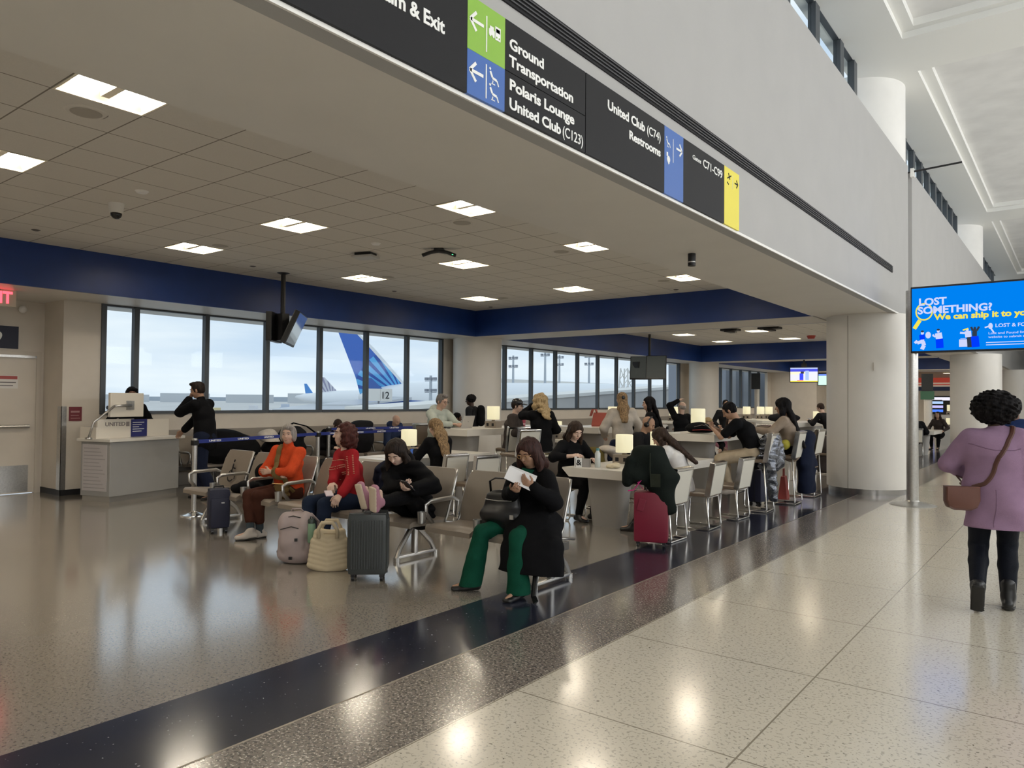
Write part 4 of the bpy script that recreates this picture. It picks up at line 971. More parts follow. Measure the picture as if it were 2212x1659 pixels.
# supports for the small background lamps
for p, z, l in ((D(1203, 16.4), .73, 'low side table carrying the small lamp behind the reading woman'), (D(1494, 18), .80, 'side table with a lamp at the foot of the far column'), (D(1764, 25), .9, 'side table with lamp and clutter left of the big column'), (D(1455, 20), 1.05, 'high side table with a lamp behind the stretching man')):
    t = thing('side_table', l, 'table', tuple(p), R(30))
    MB().b2(-.45, .45, -.3, .3, z-.07, z, .01).build('tabletop', m_lam, t)
    MB().loft([[(px, py, 0) for px, py in rrect(.30, .22, .09)], [(px, py, z-.07) for px, py in rrect(.36, .26, .1)]]).build('pedestal', m_ped, t, angle=50)
for p, z, l in ((D(1622, 23.3), 1.05, 'high counter with lamps before the dark far windows'),):
    t = thing('counter_table', l, 'table', tuple(p), R(128))
    MB().b2(-2.2, 2.6, -.4, .4, z-.07, z, .01).build('tabletop', m_lam, t)
    for s in (-1.4, 1.6): MB().loft([[(s+px, py, 0) for px, py in rrect(.40, .26, .1)], [(s+px, py, z-.07) for px, py in rrect(.5, .3, .1)]]).build('pedestal', m_ped, t, angle=50)

# ------------------------------------------------------------------ gate desk
dk = thing('gate_desk', 'grey check-in desk with white upper panels and a notice taped to its side', 'desk', (-11.48, 5.05, 0), R(16.7))
m_desk = M('desk_grey', (.33, .325, .31), .35, noise=.04, nscale=3); m_deskw = M('desk_white', (.74, .69, .60), .5)
# local +Y runs along the front, +X points at the concourse; the near corner is the origin
MB().b2(-.58, -.02, .02, 1.30, .0, .08).build('plinth', M('plinth_steel', (.40, .39, .37), .35, .7), dk)
MB().b2(-.60, 0, 0, 1.32, .08, .90, .008).build('body', m_desk, dk)
MB().b2(-.64, .05, -.05, 1.40, .90, .945, .008).build('counter', m_lam, dk)
MB().b2(-.30, -.27, 0, .66, .945, 1.235).b2(-.60, -.27, -.02, .0, .945, 1.12).b2(-.30, -.27, .86, 1.36, .945, 1.22).build('upper_panel', m_deskw, dk)
MB().b2(-.285, -.255, .60, .90, .95, 1.225).build('blue_notice', M('notice_blue', (.015, .02, .14), .45), dk)
w = MB()
for i in range(5): w.b2(-.256, -.253, .62, .84-.05*(i % 3), 1.17-.035*i, 1.18-.035*i)
w.build('notice_print', m_swhite, dk)
text('UNITED', .085, M('logo_grey', (.25, .22, .21), .5), dk, (-.268, .13, 1.13), FACE_PX, 'LEFT', .02, width=.36)
MB().b2(-.269, -.265, .51, .57, 1.12, 1.19).build('logo_mark', M('logo_grey', (.25, .22, .21)), dk)
MB().b2(-.56, -.06, -.006, 0, .16, .86).build('taped_notice', M('paper_grey', (.52, .49, .49), .7), dk)
w = MB()
for i in range(12): w.b2(-.53, -.09-.04*(i % 4), -.009, -.006, .20+.054*i, .212+.054*i)
w.build('notice_line', M('print_grey', (.36, .34, .34), .7), dk)
mn = thing('desk_monitor', 'beige backed monitor on a silver arm above the gate desk', 'monitor', (-11.75, 5.38, 0), R(16.7))
MB().b2(-.03, .02, -.28, .33, 1.27, 1.64, .008).build('screen_case', m_deskw, mn)
MB().b2(.02, .035, .0, .14, 1.38, 1.52).build('mount_plate', m_steel, mn)
MB().tube([(.05, .07, 1.45), (.07, -.25, 1.44)], .02, 8).tube([(.07, -.25, 1.44), (-.03, -.52, 1.20), (-.08, -.56, .96)], .018, 8).lathe((-.08, -.56, .945), [(.05, 0), (.04, .03)], 14).build('arm', m_steel, mn, smooth=True)
MB().b2(-.034, -.03, -.26, .31, 1.29, 1.62).build('screen', m_scr, mn)
pr_ = thing('ticket_printer', 'small dark printer on the left end of the gate desk', 'printer', (-11.98, 4.99, .946), R(16.7))
MB().b2(-.12, .12, -.07, .09, 0, .16, .02).build('body', M('printer_black', (.05, .05, .06), .5), pr_)
MB().b2(-.10, .10, -.06, .06, .16, .175).build('lid', m_desk, pr_)

# ------------------------------------------------------------------ belt stanchions
m_belt = M('belt_blue', (.010, .025, .20), .6)
ST = []
def stanchion(x, y, label, h=1.02):
    if not ST:
        t = thing('stanchion', label, 'stanchion', (x, y, 0), 0, 'steel belt stanchions')
        MB().lathe((0, 0, 0), [(.17, 0), (.168, .012), (.10, .028), (.045, .045), (.034, .06)], 28).build('base', m_chrome, t, angle=40)
        MB().tube([(0, 0, .05), (0, 0, h)], .034, 18).build('post', m_steel, t, smooth=False, angle=40)
        MB().tube([(0, 0, h), (0, 0, h+.012)], .037, 18).build('cap', m_chrome, t, angle=40)
        MB().b2(-.04, .04, -.04, .04, h-.085, h-.015, .01).build('belt_head', m_sblack, t)
        remember(t); ST.append(t); return t
    return dup(ST[0], (x, y, 0), 0, label, 'steel belt stanchions')
def belt(a, b, z, label, parent=None, h=.05):
    a, b = Vector((a[0], a[1], z)), Vector((b[0], b[1], z)); d = (b-a); L = d.length; d.normalize(); n = Vector((-d.y, d.x, 0))*.002
    t = thing('belt', label, 'belt', a, math.atan2(d.y, d.x), 'retractable blue belts')
    MB().b2(.042, L-.042, -.002, .002, -h/2, h/2).build('webbing', m_belt, t)
    k = .25
    while k < L-.3:
        o = text('UNITED', .035, m_swhite, t, (k, -.003, -.012), FACE_NY, 'LEFT', .03, width=.22); k += .55
    return t
SA = (-9.43, 5.24); SB = D(688, 12.4); SCp = D(711, 14.4); SD = D(1003, 13.6); SE = D(985, 15.3); SE2 = D(972, 16.2)
stanchion(*SA, 'steel belt stanchion standing nearest, between the desk and the seats')
stanchion(SB.x, SB.y, 'steel belt stanchion behind the orange sweater, left one of the pair')
stanchion(SCp.x, SCp.y, 'steel belt stanchion right of the pair behind the orange sweater')
stanchion(SE.x, SE.y, 'steel belt stanchion hidden by the man with the laptop')
stanchion(SE2.x, SE2.y, 'steel belt stanchion farthest back behind the laptop man')
belt(SA, SB, .985, 'blue belt from the nearest stanchion across the black bags')
belt(SB, SE, .985, 'blue belt running behind the red haired woman')
belt(SCp, SE2, .985, 'blue belt before the sleeping bald man, farther one')
SX, SY = D(1372, 17.5), D(1440, 17.0)
stanchion(SX.x, SX.y, 'steel belt stanchion left of the bag of the stretching man'); stanchion(SY.x, SY.y, 'steel belt stanchion near the far column')
belt(SX, SY, .985, 'blue belt in front of the far column')
# ------------------------------------------------------------------ bodies grown as one smooth surface
class Field:
    """a soft union of limbs and masses, turned into one closed quad surface"""
    def __init__(s): s.p = []
    def cone(s, a, b, ra, rb, k=.02, op=1): s.p.append(('c', np.array(a, float), np.array(b, float), ra, rb, k, op)); return s
    def ec(s, a, b, r0, r1, u=(1, 0, 0), k=.03, op=1): s.p.append(('e', np.array(a, float), np.array(b, float), r0, r1, np.array(u, float), k, op)); return s
    def ell(s, c, r, rot=None, k=.02, op=1): s.p.append(('l', np.array(c, float), np.array(r, float), np.eye(3) if rot is None else np.array([list(q)[:3] for q in rot.to_3x3()], float), k, op)); return s
    def chain(s, pts, rs, k=.02):
        for a, b, ra, rb in zip(pts, pts[1:], rs, rs[1:]): s.cone(a, b, ra, rb, k)
        return s
    def _bb(s, q):
        if q[0] == 'c': m = max(q[3], q[4]); return np.minimum(q[1], q[2])-m, np.maximum(q[1], q[2])+m
        if q[0] == 'e': m = max(*q[3], *q[4]); return np.minimum(q[1], q[2])-m, np.maximum(q[1], q[2])+m
        m = q[2].max(); return q[1]-m, q[1]+m
    def _dist(s, q, X, Y_, Z):
        if q[0] == 'l':
            c, r, R_ = q[1], q[2], q[3]
            x, y, z = X-c[0], Y_-c[1], Z-c[2]
            a = R_[0, 0]*x+R_[1, 0]*y+R_[2, 0]*z; b = R_[0, 1]*x+R_[1, 1]*y+R_[2, 1]*z; e = R_[0, 2]*x+R_[1, 2]*y+R_[2, 2]*z
            k0 = np.sqrt((a/r[0])**2+(b/r[1])**2+(e/r[2])**2); k1 = np.sqrt((a/r[0]**2)**2+(b/r[1]**2)**2+(e/r[2]**2)**2)+1e-9
            return k0*(k0-1)/k1
        a, b = q[1], q[2]; ba = b-a; L2 = ba@ba+1e-12
        x, y, z = X-a[0], Y_-a[1], Z-a[2]
        t = np.clip((x*ba[0]+y*ba[1]+z*ba[2])/L2, 0, 1)
        x, y, z = x-t*ba[0], y-t*ba[1], z-t*ba[2]
        if q[0] == 'c': return np.sqrt(x*x+y*y+z*z)-(q[3]+(q[4]-q[3])*t)
        w = ba/math.sqrt(L2); u = q[5]-w*(q[5]@w); n = np.linalg.norm(u)
        u = u/n if n > 1e-6 else np.array([0., 1., 0.]); v = np.cross(w, u)
        ru = q[3][0]+(q[4][0]-q[3][0])*t; rv = q[3][1]+(q[4][1]-q[3][1])*t; m = np.minimum(ru, rv)
        qu, qv, qw = x*u[0]+y*u[1]+z*u[2], x*v[0]+y*v[1]+z*v[2], x*w[0]+y*w[1]+z*w[2]
        return (np.sqrt((qu/ru)**2+(qv/rv)**2+(qw/m)**2)-1)*m
    def mesh(s, name, vox, mat, parent, noise=0.0, nf=(26, 26, 14), seed=0.0, clipz=None):
        pos = [q for q in s.p if q[-1] > 0]
        lo = np.min([s._bb(q)[0] for q in pos], 0)-vox*3-noise; hi = np.max([s._bb(q)[1] for q in pos], 0)+vox*3+noise
        n = np.ceil((hi-lo)/vox).astype(int)+1
        ax = [lo[i]+vox*np.arange(n[i]) for i in range(3)]
        Dm = np.full(n, .2, np.float32)
        for q in s.p:
            k, op = q[-2], q[-1]; a, b = s._bb(q); pad = k+vox*3+noise+.01
            i0 = np.maximum(np.floor((a-pad-lo)/vox).astype(int), 0); i1 = np.minimum(np.ceil((b+pad-lo)/vox).astype(int)+1, n)
            if (i1 <= i0).any(): continue
            sl = tuple(slice(i0[i], i1[i]) for i in range(3))
            X, Y_, Z = ax[0][sl[0]][:, None, None], ax[1][sl[1]][None, :, None], ax[2][sl[2]][None, None, :]
            d = s._dist(q, X, Y_, Z).astype(np.float32); c = Dm[sl]
            if op > 0:
                h = np.clip(.5+.5*(d-c)/k, 0, 1); Dm[sl] = d+(c-d)*h-k*h*(1-h)
            else:
                h = np.clip(.5-.5*(-d-c)/k, 0, 1); Dm[sl] = -d+(c+d)*h+k*h*(1-h)
        if noise:
            X, Y_, Z = ax[0][:, None, None], ax[1][None, :, None], ax[2][None, None, :]
            f = nf
            Dm += noise*(np.sin(f[0]*X+1.7*np.sin(f[2]*.7*Z+seed)+seed)*np.sin(f[1]*Y_+1.3*np.sin(f[2]*Z)+2*seed)+.5*np.sin(f[2]*2.1*Z+f[0]*.6*(X+Y_)+seed)).astype(np.float32)
        if clipz is not None: Dm[:, :, ax[2] < clipz] = .1
        for a in (0, -1): Dm[a] = np.abs(Dm[a]); Dm[:, a] = np.abs(Dm[:, a]); Dm[:, :, a] = np.abs(Dm[:, :, a])
        I = Dm < 0
        c8 = [I[i:n[0]-1+i, j:n[1]-1+j, k:n[2]-1+k] for i in (0, 1) for j in (0, 1) for k in (0, 1)]
        sm = sum(q.astype(np.int8) for q in c8); act = np.argwhere((sm > 0) & (sm < 8))
        idx = np.full(n-1, -1, np.int64); idx[tuple(act.T)] = np.arange(len(act))
        acc = np.zeros((len(act), 3)); cnt = np.zeros(len(act))
        for axn in range(3):
            o1, o2 = [(1, 2), (0, 2), (0, 1)][axn]
            for p in (0, 1):
                for r in (0, 1):
                    off = [0, 0, 0]; off[o1] = p; off[o2] = r
                    g = act+off; h = g.copy(); h[:, axn] += 1
                    d0 = Dm[tuple(g.T)]; d1 = Dm[tuple(h.T)]; m = (d0 < 0) != (d1 < 0)
                    t = d0[m]/(d0[m]-d1[m]); P = g[m].astype(float); P[:, axn] += t
                    acc[m] += P; cnt[m] += 1
        V = lo+vox*acc/cnt[:, None]
        F = []
        for axn in range(3):
            o1, o2 = [(1, 2), (2, 0), (0, 1)][axn]
            s0 = [slice(None)]*3; s1 = [slice(None)]*3; s0[axn] = slice(0, -1); s1[axn] = slice(1, None)
            ch = np.argwhere(I[tuple(s0)] != I[tuple(s1)])
            ch = ch[(ch[:, o1] > 0) & (ch[:, o2] > 0)]
            def cell(d1_, d2_):
                g = ch.copy(); g[:, o1] -= d1_; g[:, o2] -= d2_; return idx[tuple(g.T)]
            Q = np.stack([cell(1, 1), cell(0, 1), cell(0, 0), cell(1, 0)], 1)
            fl = ~I[tuple(ch.T)]; Q[fl] = Q[fl][:, ::-1]; F.append(Q)
        F = np.concatenate(F); F = F[(F >= 0).all(1)]
        me = bpy.data.meshes.new(name)
        me.vertices.add(len(V)); me.vertices.foreach_set('co', V.astype(np.float32).ravel())
        me.loops.add(F.size); me.loops.foreach_set('vertex_index', F.astype(np.int32).ravel())
        me.polygons.add(len(F)); me.polygons.foreach_set('loop_start', np.arange(0, F.size, 4, dtype=np.int32))
        me.update(calc_edges=True); me.validate()
        me.polygons.foreach_set('use_smooth', np.ones(len(me.polygons), bool))
        me.materials.append(mat)
        o = bpy.data.objects.new(name, me); COL.objects.link(o); o.parent = parent
        return o

SKIN = {k: M('skin_'+k, c, .5, spec=.35, noise=.06, nscale=18) for k, c in dict(light=(.56, .36, .27), fair=(.62, .43, .34), tan=(.40, .235, .155), brown=(.17, .085, .055), dark=(.06, .032, .022)).items()}
m_eyew = M('eye_white', (.50, .46, .43), .3); m_iris = M('eye_iris', (.03, .02, .015), .2); m_lip = M('lip_tone', (.38, .15, .13), .5); m_lipd = M('lip_dark', (.12, .05, .045), .5)
def hairmat(n, c, c2):
    if n in MATS: return MATS[n]
    m = bpy.data.materials.new(n); m.use_nodes = True; t = m.node_tree; b = t.nodes['Principled BSDF']; b.inputs['Roughness'].default_value = .6; b.inputs['Specular IOR Level'].default_value = .06 if 'black' in n else .2
    tcn = N(t, 'ShaderNodeTexCoord'); mpn = N(t, 'ShaderNodeMapping'); mpn.inputs['Scale'].default_value = (70, 70, 5)
    nn = N(t, 'ShaderNodeTexNoise'); nn.inputs['Scale'].default_value = 1.6; nn.inputs['Detail'].default_value = 3
    rp = N(t, 'ShaderNodeValToRGB'); rp.color_ramp.elements[0].position = .36; rp.color_ramp.elements[1].position = .64
    rp.color_ramp.elements[0].color = (*c, 1); rp.color_ramp.elements[1].color = (*c2, 1)
    bp = N(t, 'ShaderNodeBump'); bp.inputs['Strength'].default_value = .5; bp.inputs['Distance'].default_value = .01
    t.links.new(tcn.outputs['Object'], mpn.inputs['Vector']); t.links.new(mpn.outputs['Vector'], nn.inputs['Vector']); t.links.new(nn.outputs['Fac'], rp.inputs['Fac'])
    t.links.new(rp.outputs['Color'], b.inputs['Base Color']); t.links.new(nn.outputs['Fac'], bp.inputs['Height']); t.links.new(bp.outputs['Normal'], b.inputs['Normal'])
    MATS[n] = m; return m
HAIR = dict(black=hairmat('hair_black', (.004, .004, .005), (.014, .012, .012)), brown=hairmat('hair_brown', (.016, .009, .006), (.05, .028, .018)), darkbrown=hairmat('hair_darkbrown', (.009, .006, .005), (.03, .019, .014)),
            auburn=hairmat('hair_auburn', (.028, .008, .007), (.085, .022, .016)), grey=hairmat('hair_grey', (.19, .17, .155), (.37, .34, .31)), blond=hairmat('hair_blond', (.22, .145, .065), (.50, .37, .20)), dirty=hairmat('hair_dirty_blond', (.10, .062, .032), (.34, .22, .11)), salt=hairmat('hair_salt', (.09, .08, .075), (.24, .22, .21)))

from mathutils.bvhtree import BVHTree
def skin_of(o): me = o.data; return BVHTree.FromPolygons([v.co for v in me.vertices], [tuple(p.vertices) for p in me.polygons])
def child(root, name): return [c for c in bpy.data.objects if c.parent == root and c.name.split('.')[0] == name][0]
def along(b, pts, off, n=10):             # a path laid onto a surface
    out = []
    for p, q in zip(pts, pts[1:]):
        for k in range(n):
            l, nr, *_ = b.find_nearest(Vector(p).lerp(Vector(q), k/n)); out.append(l+nr*off)
    return out
def ik(a, t, l1, l2, pole):
    d = t-a; L = min(max(d.length, .02), (l1+l2)*.998); d.normalize(); t = a+d*L
    x = (l1*l1-l2*l2+L*L)/(2*L); h = math.sqrt(max(l1*l1-x*x, 0))
    p = Vector(pole); p = p-d*p.dot(d)
    if p.length < 1e-5: p = d.orthogonal()
    return a+d*x+p.normalized()*h, t

def hand(F, w, h, n, s, curl, S_, rr=1.0):
    """palm, four bent fingers and a thumb. w wrist, h pointing direction, n palm normal (the fingers curl towards it), s=+1 right"""
    h = h.normalized(); n = (n-h*n.dot(h)).normalized(); a = h.cross(n)*s
    F.ec(w, w+h*.075*S_, (.024*S_, .016*S_), (.038*S_, .014*S_), a, .012)
    kn = w+h*.082*S_
    for i, (off, ln) in enumerate(((.030, .072), (.011, .080), (-.009, .074), (-.028, .058))):
        b = kn+a*off*S_-h*abs(off)*.15*S_; c1 = math.radians(curl*.55+4*i); c2 = math.radians(curl*1.25+6*i)
        j = b+(h*math.cos(c1)+n*math.sin(c1))*ln*.5*S_; e = j+(h*math.cos(c2)+n*math.sin(c2))*ln*.5*S_
        F.cone(b, j, .0088*S_*rr, .0082*S_*rr, .005).cone(j, e, .0082*S_*rr, .0068*S_*rr, .004)
    b = w+h*.026*S_+a*.026*S_; j = b+(h*.62+a*.62+n*.35).normalized()*.042*S_; e = j+(h*.85+a*.12+n*.45).normalized()*.032*S_
    F.cone(b, j, .0125*S_, .0098*S_, .008).cone(j, e, .0098*S_, .0078*S_, .004)

def person(label, xy, phi, S=1.0, sex='f', hip=(0, 0, .50), lean=(5, 0), tw=0.0, head=(0, 0, 0), LH=None, RH=None, LE=(-.6, -.5, -.6), RE=(.6, -.5, -.6),
           LA=(-.10, .42, .09), RA=(.10, .42, .09), LK=(-.1, .6, 1), RK=(.1, .6, 1), LT=(-.15, 1, -.1), RT=(.15, 1, -.1), skin='light', top=None, pants=None, shoe=None, hair=None,
           vox=.009, curl=(35, 35), palmL=None, palmR=None, fat=1.0, group=None, extra=None, glasses=None, sock=None, face=True, slump=1.0, name='person'):
    root = thing(name, label, 'person', (xy[0], xy[1], 0), math.radians(phi), group)
    V3 = Vector; H = V3(hip)
    def up(f, sd): f, sd = math.radians(f), math.radians(sd); return V3((math.sin(sd), math.sin(f), math.cos(f)*math.cos(sd))).normalized()
    f, sd = lean
    P1 = H+up(f*.35, sd*.5)*.16*S; P2 = P1+up(f*.9, sd)*.17*S; U3 = up(f*1.35*slump, sd); P3 = P2+U3*.165*S
    Rv = Matrix.Rotation(math.radians(tw), 3, 'Z') @ V3((math.cos(math.radians(sd)), 0, -math.sin(math.radians(sd))))
    Fv = U3.cross(Rv).normalized()*1.0
    shw = (.158 if sex == 'f' else .185)*S
    ShR = P3-U3*.035*S+Rv*shw; ShL = P3-U3*.035*S-Rv*shw
    Rh = Matrix.Rotation(math.radians(tw+head[0]), 3, 'Z') @ Matrix.Rotation(math.radians(-head[1]), 3, 'X') @ Matrix.Rotation(math.radians(head[2]), 3, 'Y')
    nb = P3+(U3*.6+V3((0, 0, 1))*.4).normalized()*.055*S
    HC = nb+Rh @ V3((0, .018, .128))*S
    def hp(x, y, z): return HC+Rh @ V3((x, y, z))*S
    hR4 = Rh.to_4x4()
    JR = H+V3((.092, 0, -.01))*S; JL = H+V3((-.092, 0, -.01))*S
    LA, RA = V3(LA), V3(RA)
    KL, LA = ik(JL, LA, .435*S, .42*S, LK); KR, RA = ik(JR, RA, .435*S, .42*S, RK)
    LH = V3(LH) if LH else V3((-.22, .25, H.z+.12)); RH = V3(RH) if RH else V3((.22, .25, H.z+.12))
    EL, LH = ik(ShL, LH, .275*S, .245*S, LE); ER, RH = ik(ShR, RH, .275*S, .245*S, RE)
    sk = SKIN[skin]
    # --- the body, one surface
    B = Field()
    B.ell(hp(0, -.012, .03), V3((.073, .093, .083))*S, hR4, .02).ell(hp(0, .02, -.035), V3((.056, .068, .075))*S, hR4, .03)
    B.ell(hp(0, .052, -.088), V3((.026, .022, .02))*S, hR4, .02).ell(hp(0, .068, .028), V3((.045, .02, .013))*S, hR4, .015)
    for sx in (-1, 1):
        B.ell(hp(sx*.034, .056, -.03), V3((.022, .022, .02))*S, hR4, .02)
        B.ell(hp(sx*.031, .092, .008), V3((.014, .012, .010))*S, hR4, .01, -1)
        B.ell(hp(sx*.073, -.008, -.012), V3((.010, .020, .030))*S, hR4, .008)
    B.cone(hp(0, .080, .012), hp(0, .103, -.026), .0085*S, .0125*S, .01)
    B.ell(hp(0, .076, -.060), V3((.022, .010, .012))*S, hR4, .012)
    B.cone(P3-U3*.02*S, hp(0, -.022, -.055), .052*S, .050*S, .03)
    B.ec(H, P1, (.125*S*fat, .085*S*fat), (.108*S*fat, .078*S*fat), Rv).ec(P1, P2, (.108*S*fat, .078*S*fat), (.125*S, .088*S), Rv).ec(P2, P3-U3*.05*S, (.128*S, .09*S), (.10*S, .055*S), Rv)
    B.cone(ShL, ShR, .043*S, .043*S, .03)
    for a, e, w_ in ((ShL, EL, LH), (ShR, ER, RH)): B.cone(a, e, .045*S, .036*S).cone(e, w_, .037*S, .024*S)
    for s_, e, w_, cu, pn in ((-1, EL, LH, curl[0], palmL), (1, ER, RH, curl[1], palmR)):
        hd = (w_-e); pn_ = V3(pn) if pn else V3((-s_*.5, 0, -.6))
        hand(B, w_, hd, pn_, s_, cu, S)
    for j, k, a in ((JL, KL, LA), (JR, KR, RA)): B.cone(j, k, .070*S*fat, .048*S).cone(k, a, .048*S, .032*S)
    for a, t_ in ((LA, LT), (RA, RT)):
        td = V3(t_).normalized(); B.cone(a-V3((0, 0, .02)), a+td*.15*S-V3((0, 0, .045*S)), .03*S, .022*S)
    body = B.mesh('body', vox, sk, root)
    if face:
        for sx in (-1, 1):
            MB().ell(hp(sx*.031, .0815, .008), V3((.0125, .0075, .0056))*S, 12, hR4).build('eye', m_eyew, body, smooth=True)
            MB().ell(hp(sx*.031, .0870, .0068), V3((.0062, .004, .0054))*S, 10, hR4).build('iris', m_iris, body, smooth=True)
            lid = .0125 if head[1] < 14 else .0085
            MB().ell(hp(sx*.031, .0815, lid), V3((.0142, .0098, .0058))*S, 12, hR4).build('eyelid', sk, body, smooth=True)
            MB().tube([hp(sx*.015, .0905, .0255), hp(sx*.032, .0895, .0305), hp(sx*.050, .074, .0255)], .0035*S, 6, True, [.003*S, .004*S, .0025*S]).build('eyebrow', hair['mat'] if hair else m_iris, body, smooth=True)
        MB().ell(hp(0, .0835, -.0585), V3((.021, .0055, .0036))*S, 12, hR4).ell(hp(0, .0830, -.0650), V3((.016, .0058, .0040))*S, 12, hR4).build('lips', m_lip if skin in ('light', 'fair', 'tan') else m_lipd, body, smooth=True)
    # --- clothes
    if pants:
        th, cf, ft = pants.get('th', .010), pants.get('cuff', .05), pants.get('frac', .93)
        Q = Field(); b = 1.0*fat
        Q.ec(H+V3((0, -.005, -.03))*S, P1, ((.155*b)*S+th, (.108*b)*S+th), ((.128*b)*S+th, (.092*b)*S+th), (1, 0, 0), .05)
        for j, k, a in ((JL, KL, LA), (JR, KR, RA)):
            Q.cone(j, k, .085*S*b+th, .058*S+th, .03)
            e = k+(a-k)*ft; m_ = k+(e-k)*.45
            Q.cone(k, m_, .058*S+th, .055*S+th*.8+(cf-.045)*.35, .02).cone(m_, e, .055*S+th*.8+(cf-.045)*.35, cf*S, .02)
        Q.mesh(pants.get('name', 'trousers'), vox, pants['mat'], root, pants.get('noise', .003), (22, 22, 16), phi*.1, pants.get('clip'))
    if top:
        th, hem, sl = top.get('th', .012), top.get('hem', .06), top.get('sleeve', .96)
        Q = Field(); b = fat
        up0 = (P1-H).normalized()
        seat_f = V3((0, .0, 0))
        Q.ec(H-up0*hem*S, P1, (.155*S*b+th*1.2, .108*S*b+th*1.2), (.130*S*b+th, .094*S*b+th), Rv, .04)
        Q.ec(P1, P2, (.130*S*b+th, .094*S*b+th), ((.152 if sex == 'f' else .165)*S+th, .108*S+th), Rv, .04)
        Q.ec(P2, P3-U3*.045*S, ((.150 if sex == 'f' else .165)*S+th, .110*S+th), (.118*S+th, .062*S+th), Rv, .04)
        if sex == 'f' and top.get('bust', True):
            for sx in (-1, 1): Q.ell(P2+Rv*sx*.066*S+Fv*.075*S+U3*.02*S, V3((.068, .055, .062))*S, None, .04)
        Q.cone(ShL, ShR, .050*S+th*.8, .050*S+th*.8, .04)
        for a, e, w_ in ((ShL, EL, LH), (ShR, ER, RH)):
            up_e = a+(e-a)*min(1, sl*2) if sl < .5 else e
            Q.cone(a, up_e, .056*S+th, .048*S+th, .03)
            if sl > .5: Q.cone(e, e+(w_-e)*(sl-.5)*2, .048*S+th, .034*S+th*.8, .02)
        if top.get('collar', 0):
            c = top['collar']; Q.cone(P3-U3*.02*S, P3+(hp(0, -.015, -.06)-P3).normalized()*c*S, .066*S, .060*S, .02)
        if top.get('hood'):
            Q.ell(P3-Fv*.09*S+U3*.02*S, V3((.12, .07, .075))*S, None, .03)
        for q in top.get('add', []): q(Q, locals())
        Q.mesh(top.get('name', 'sweater'), vox, top['mat'], root, top.get('noise', .004), top.get('nf', (24, 24, 15)), phi*.13+S, top.get('clip'))
    if sock:
        for k, a in ((KL, LA), (KR, RA)): 
            Q = Field(); Q.cone(a+(k-a)*.30, a-V3((0, 0, .03)), .046*S, .042*S, .02); Q.mesh('sock', vox, sock, root)
    if shoe:
        for a, t_ in ((LA, LT), (RA, RT)):
            td = V3(t_).normalized(); sdv = td.cross(V3((0, 0, 1))).normalized() if abs(td.z) < .9 else V3((1, 0, 0)); un = sdv.cross(td).normalized()
            Q = Field(); base = a-un*.055*S
            Q.ec(base-td*.045*S, base+td*.16*S, (.040*S, .036*S), (.046*S, .026*S), sdv, .02)
            Q.cone(a+un*.005*S, base+td*.07*S, .046*S, .036*S, .03)
            if shoe.get('boot'): Q.cone(a+un*.10*S, a, .052*S, .050*S, .03)
            o = Q.mesh(shoe.get('name', 'shoe'), vox, shoe['mat'], root)
            if shoe.get('sole'):
                Q = Field(); b2 = base-un*.030*S
                Q.ec(b2-td*.05*S, b2+td*.165*S, (.046*S, .013*S), (.050*S, .011*S), sdv, .01); Q.mesh('sole', min(vox, .008), shoe['sole'], o)
    if hair:
        st, hm, ln = hair['style'], hair['mat'], hair.get('len', .3)
        Q = Field(); g = V3((0, 0, -1)); back = Rh @ V3((0, -1, 0)); rgt = Rh @ V3((1, 0, 0)); v = hair.get('vol', 1.0)
        nz, nf = .0035, (95, 95, 12)
        if st == 'fringe':                 # bald on top, cropped hair round the back and sides
            Q.ell(hp(0, -.022, .012), V3((.080, .090, .065))*S, hR4, .01); Q.ell(hp(0, .02, .095), V3((.10, .12, .06))*S, hR4, .01, -1); Q.ell(hp(0, .085, .0), V3((.085, .085, .12))*S, hR4, .01, -1)
        else:
            Q.ell(hp(0, -.020, .040), V3((.081*v, .094*v, .083*v))*S, hR4, .02)
            if st in ('short', 'crop'):
                Q.ell(hp(0, -.040, .0), V3((.078, .070, .075))*S, hR4, .02)
                if st == 'short': Q.ell(hp(.01, .045, .105), V3((.06, .045, .025))*S, hR4, .03)
                for sx in (-1, 1): Q.ell(hp(sx*.070, .012, -.002), V3((.012, .02, .035))*S, hR4, .01)
            if st == 'bob':
                for sx in (-1, 1): Q.ell(hp(sx*.062*v, -.01, -.015), V3((.03*v, .06*v, .075))*S, hR4, .03)
                Q.ell(hp(0, -.05, -.02), V3((.08*v, .055*v, .08))*S, hR4, .03); Q.ell(hp(-.02, .055, .085), V3((.055, .035, .025))*S, hR4, .025)
            if st == 'curly':
                for sx in (-1, 1): Q.ell(hp(sx*.075*v, -.02, -.02), V3((.055*v, .075*v, .10*v))*S, hR4, .03)
                Q.ell(hp(0, -.065, -.04), V3((.10*v, .075*v, .12*v))*S, hR4, .03); nz, nf = .008, (60, 60, 50)
            if st == 'afro':
                Q.ell(hp(0, -.03, .03), V3((.15*v, .14*v, .125*v))*S, hR4, .03); nz, nf = .008, (70, 70, 70)
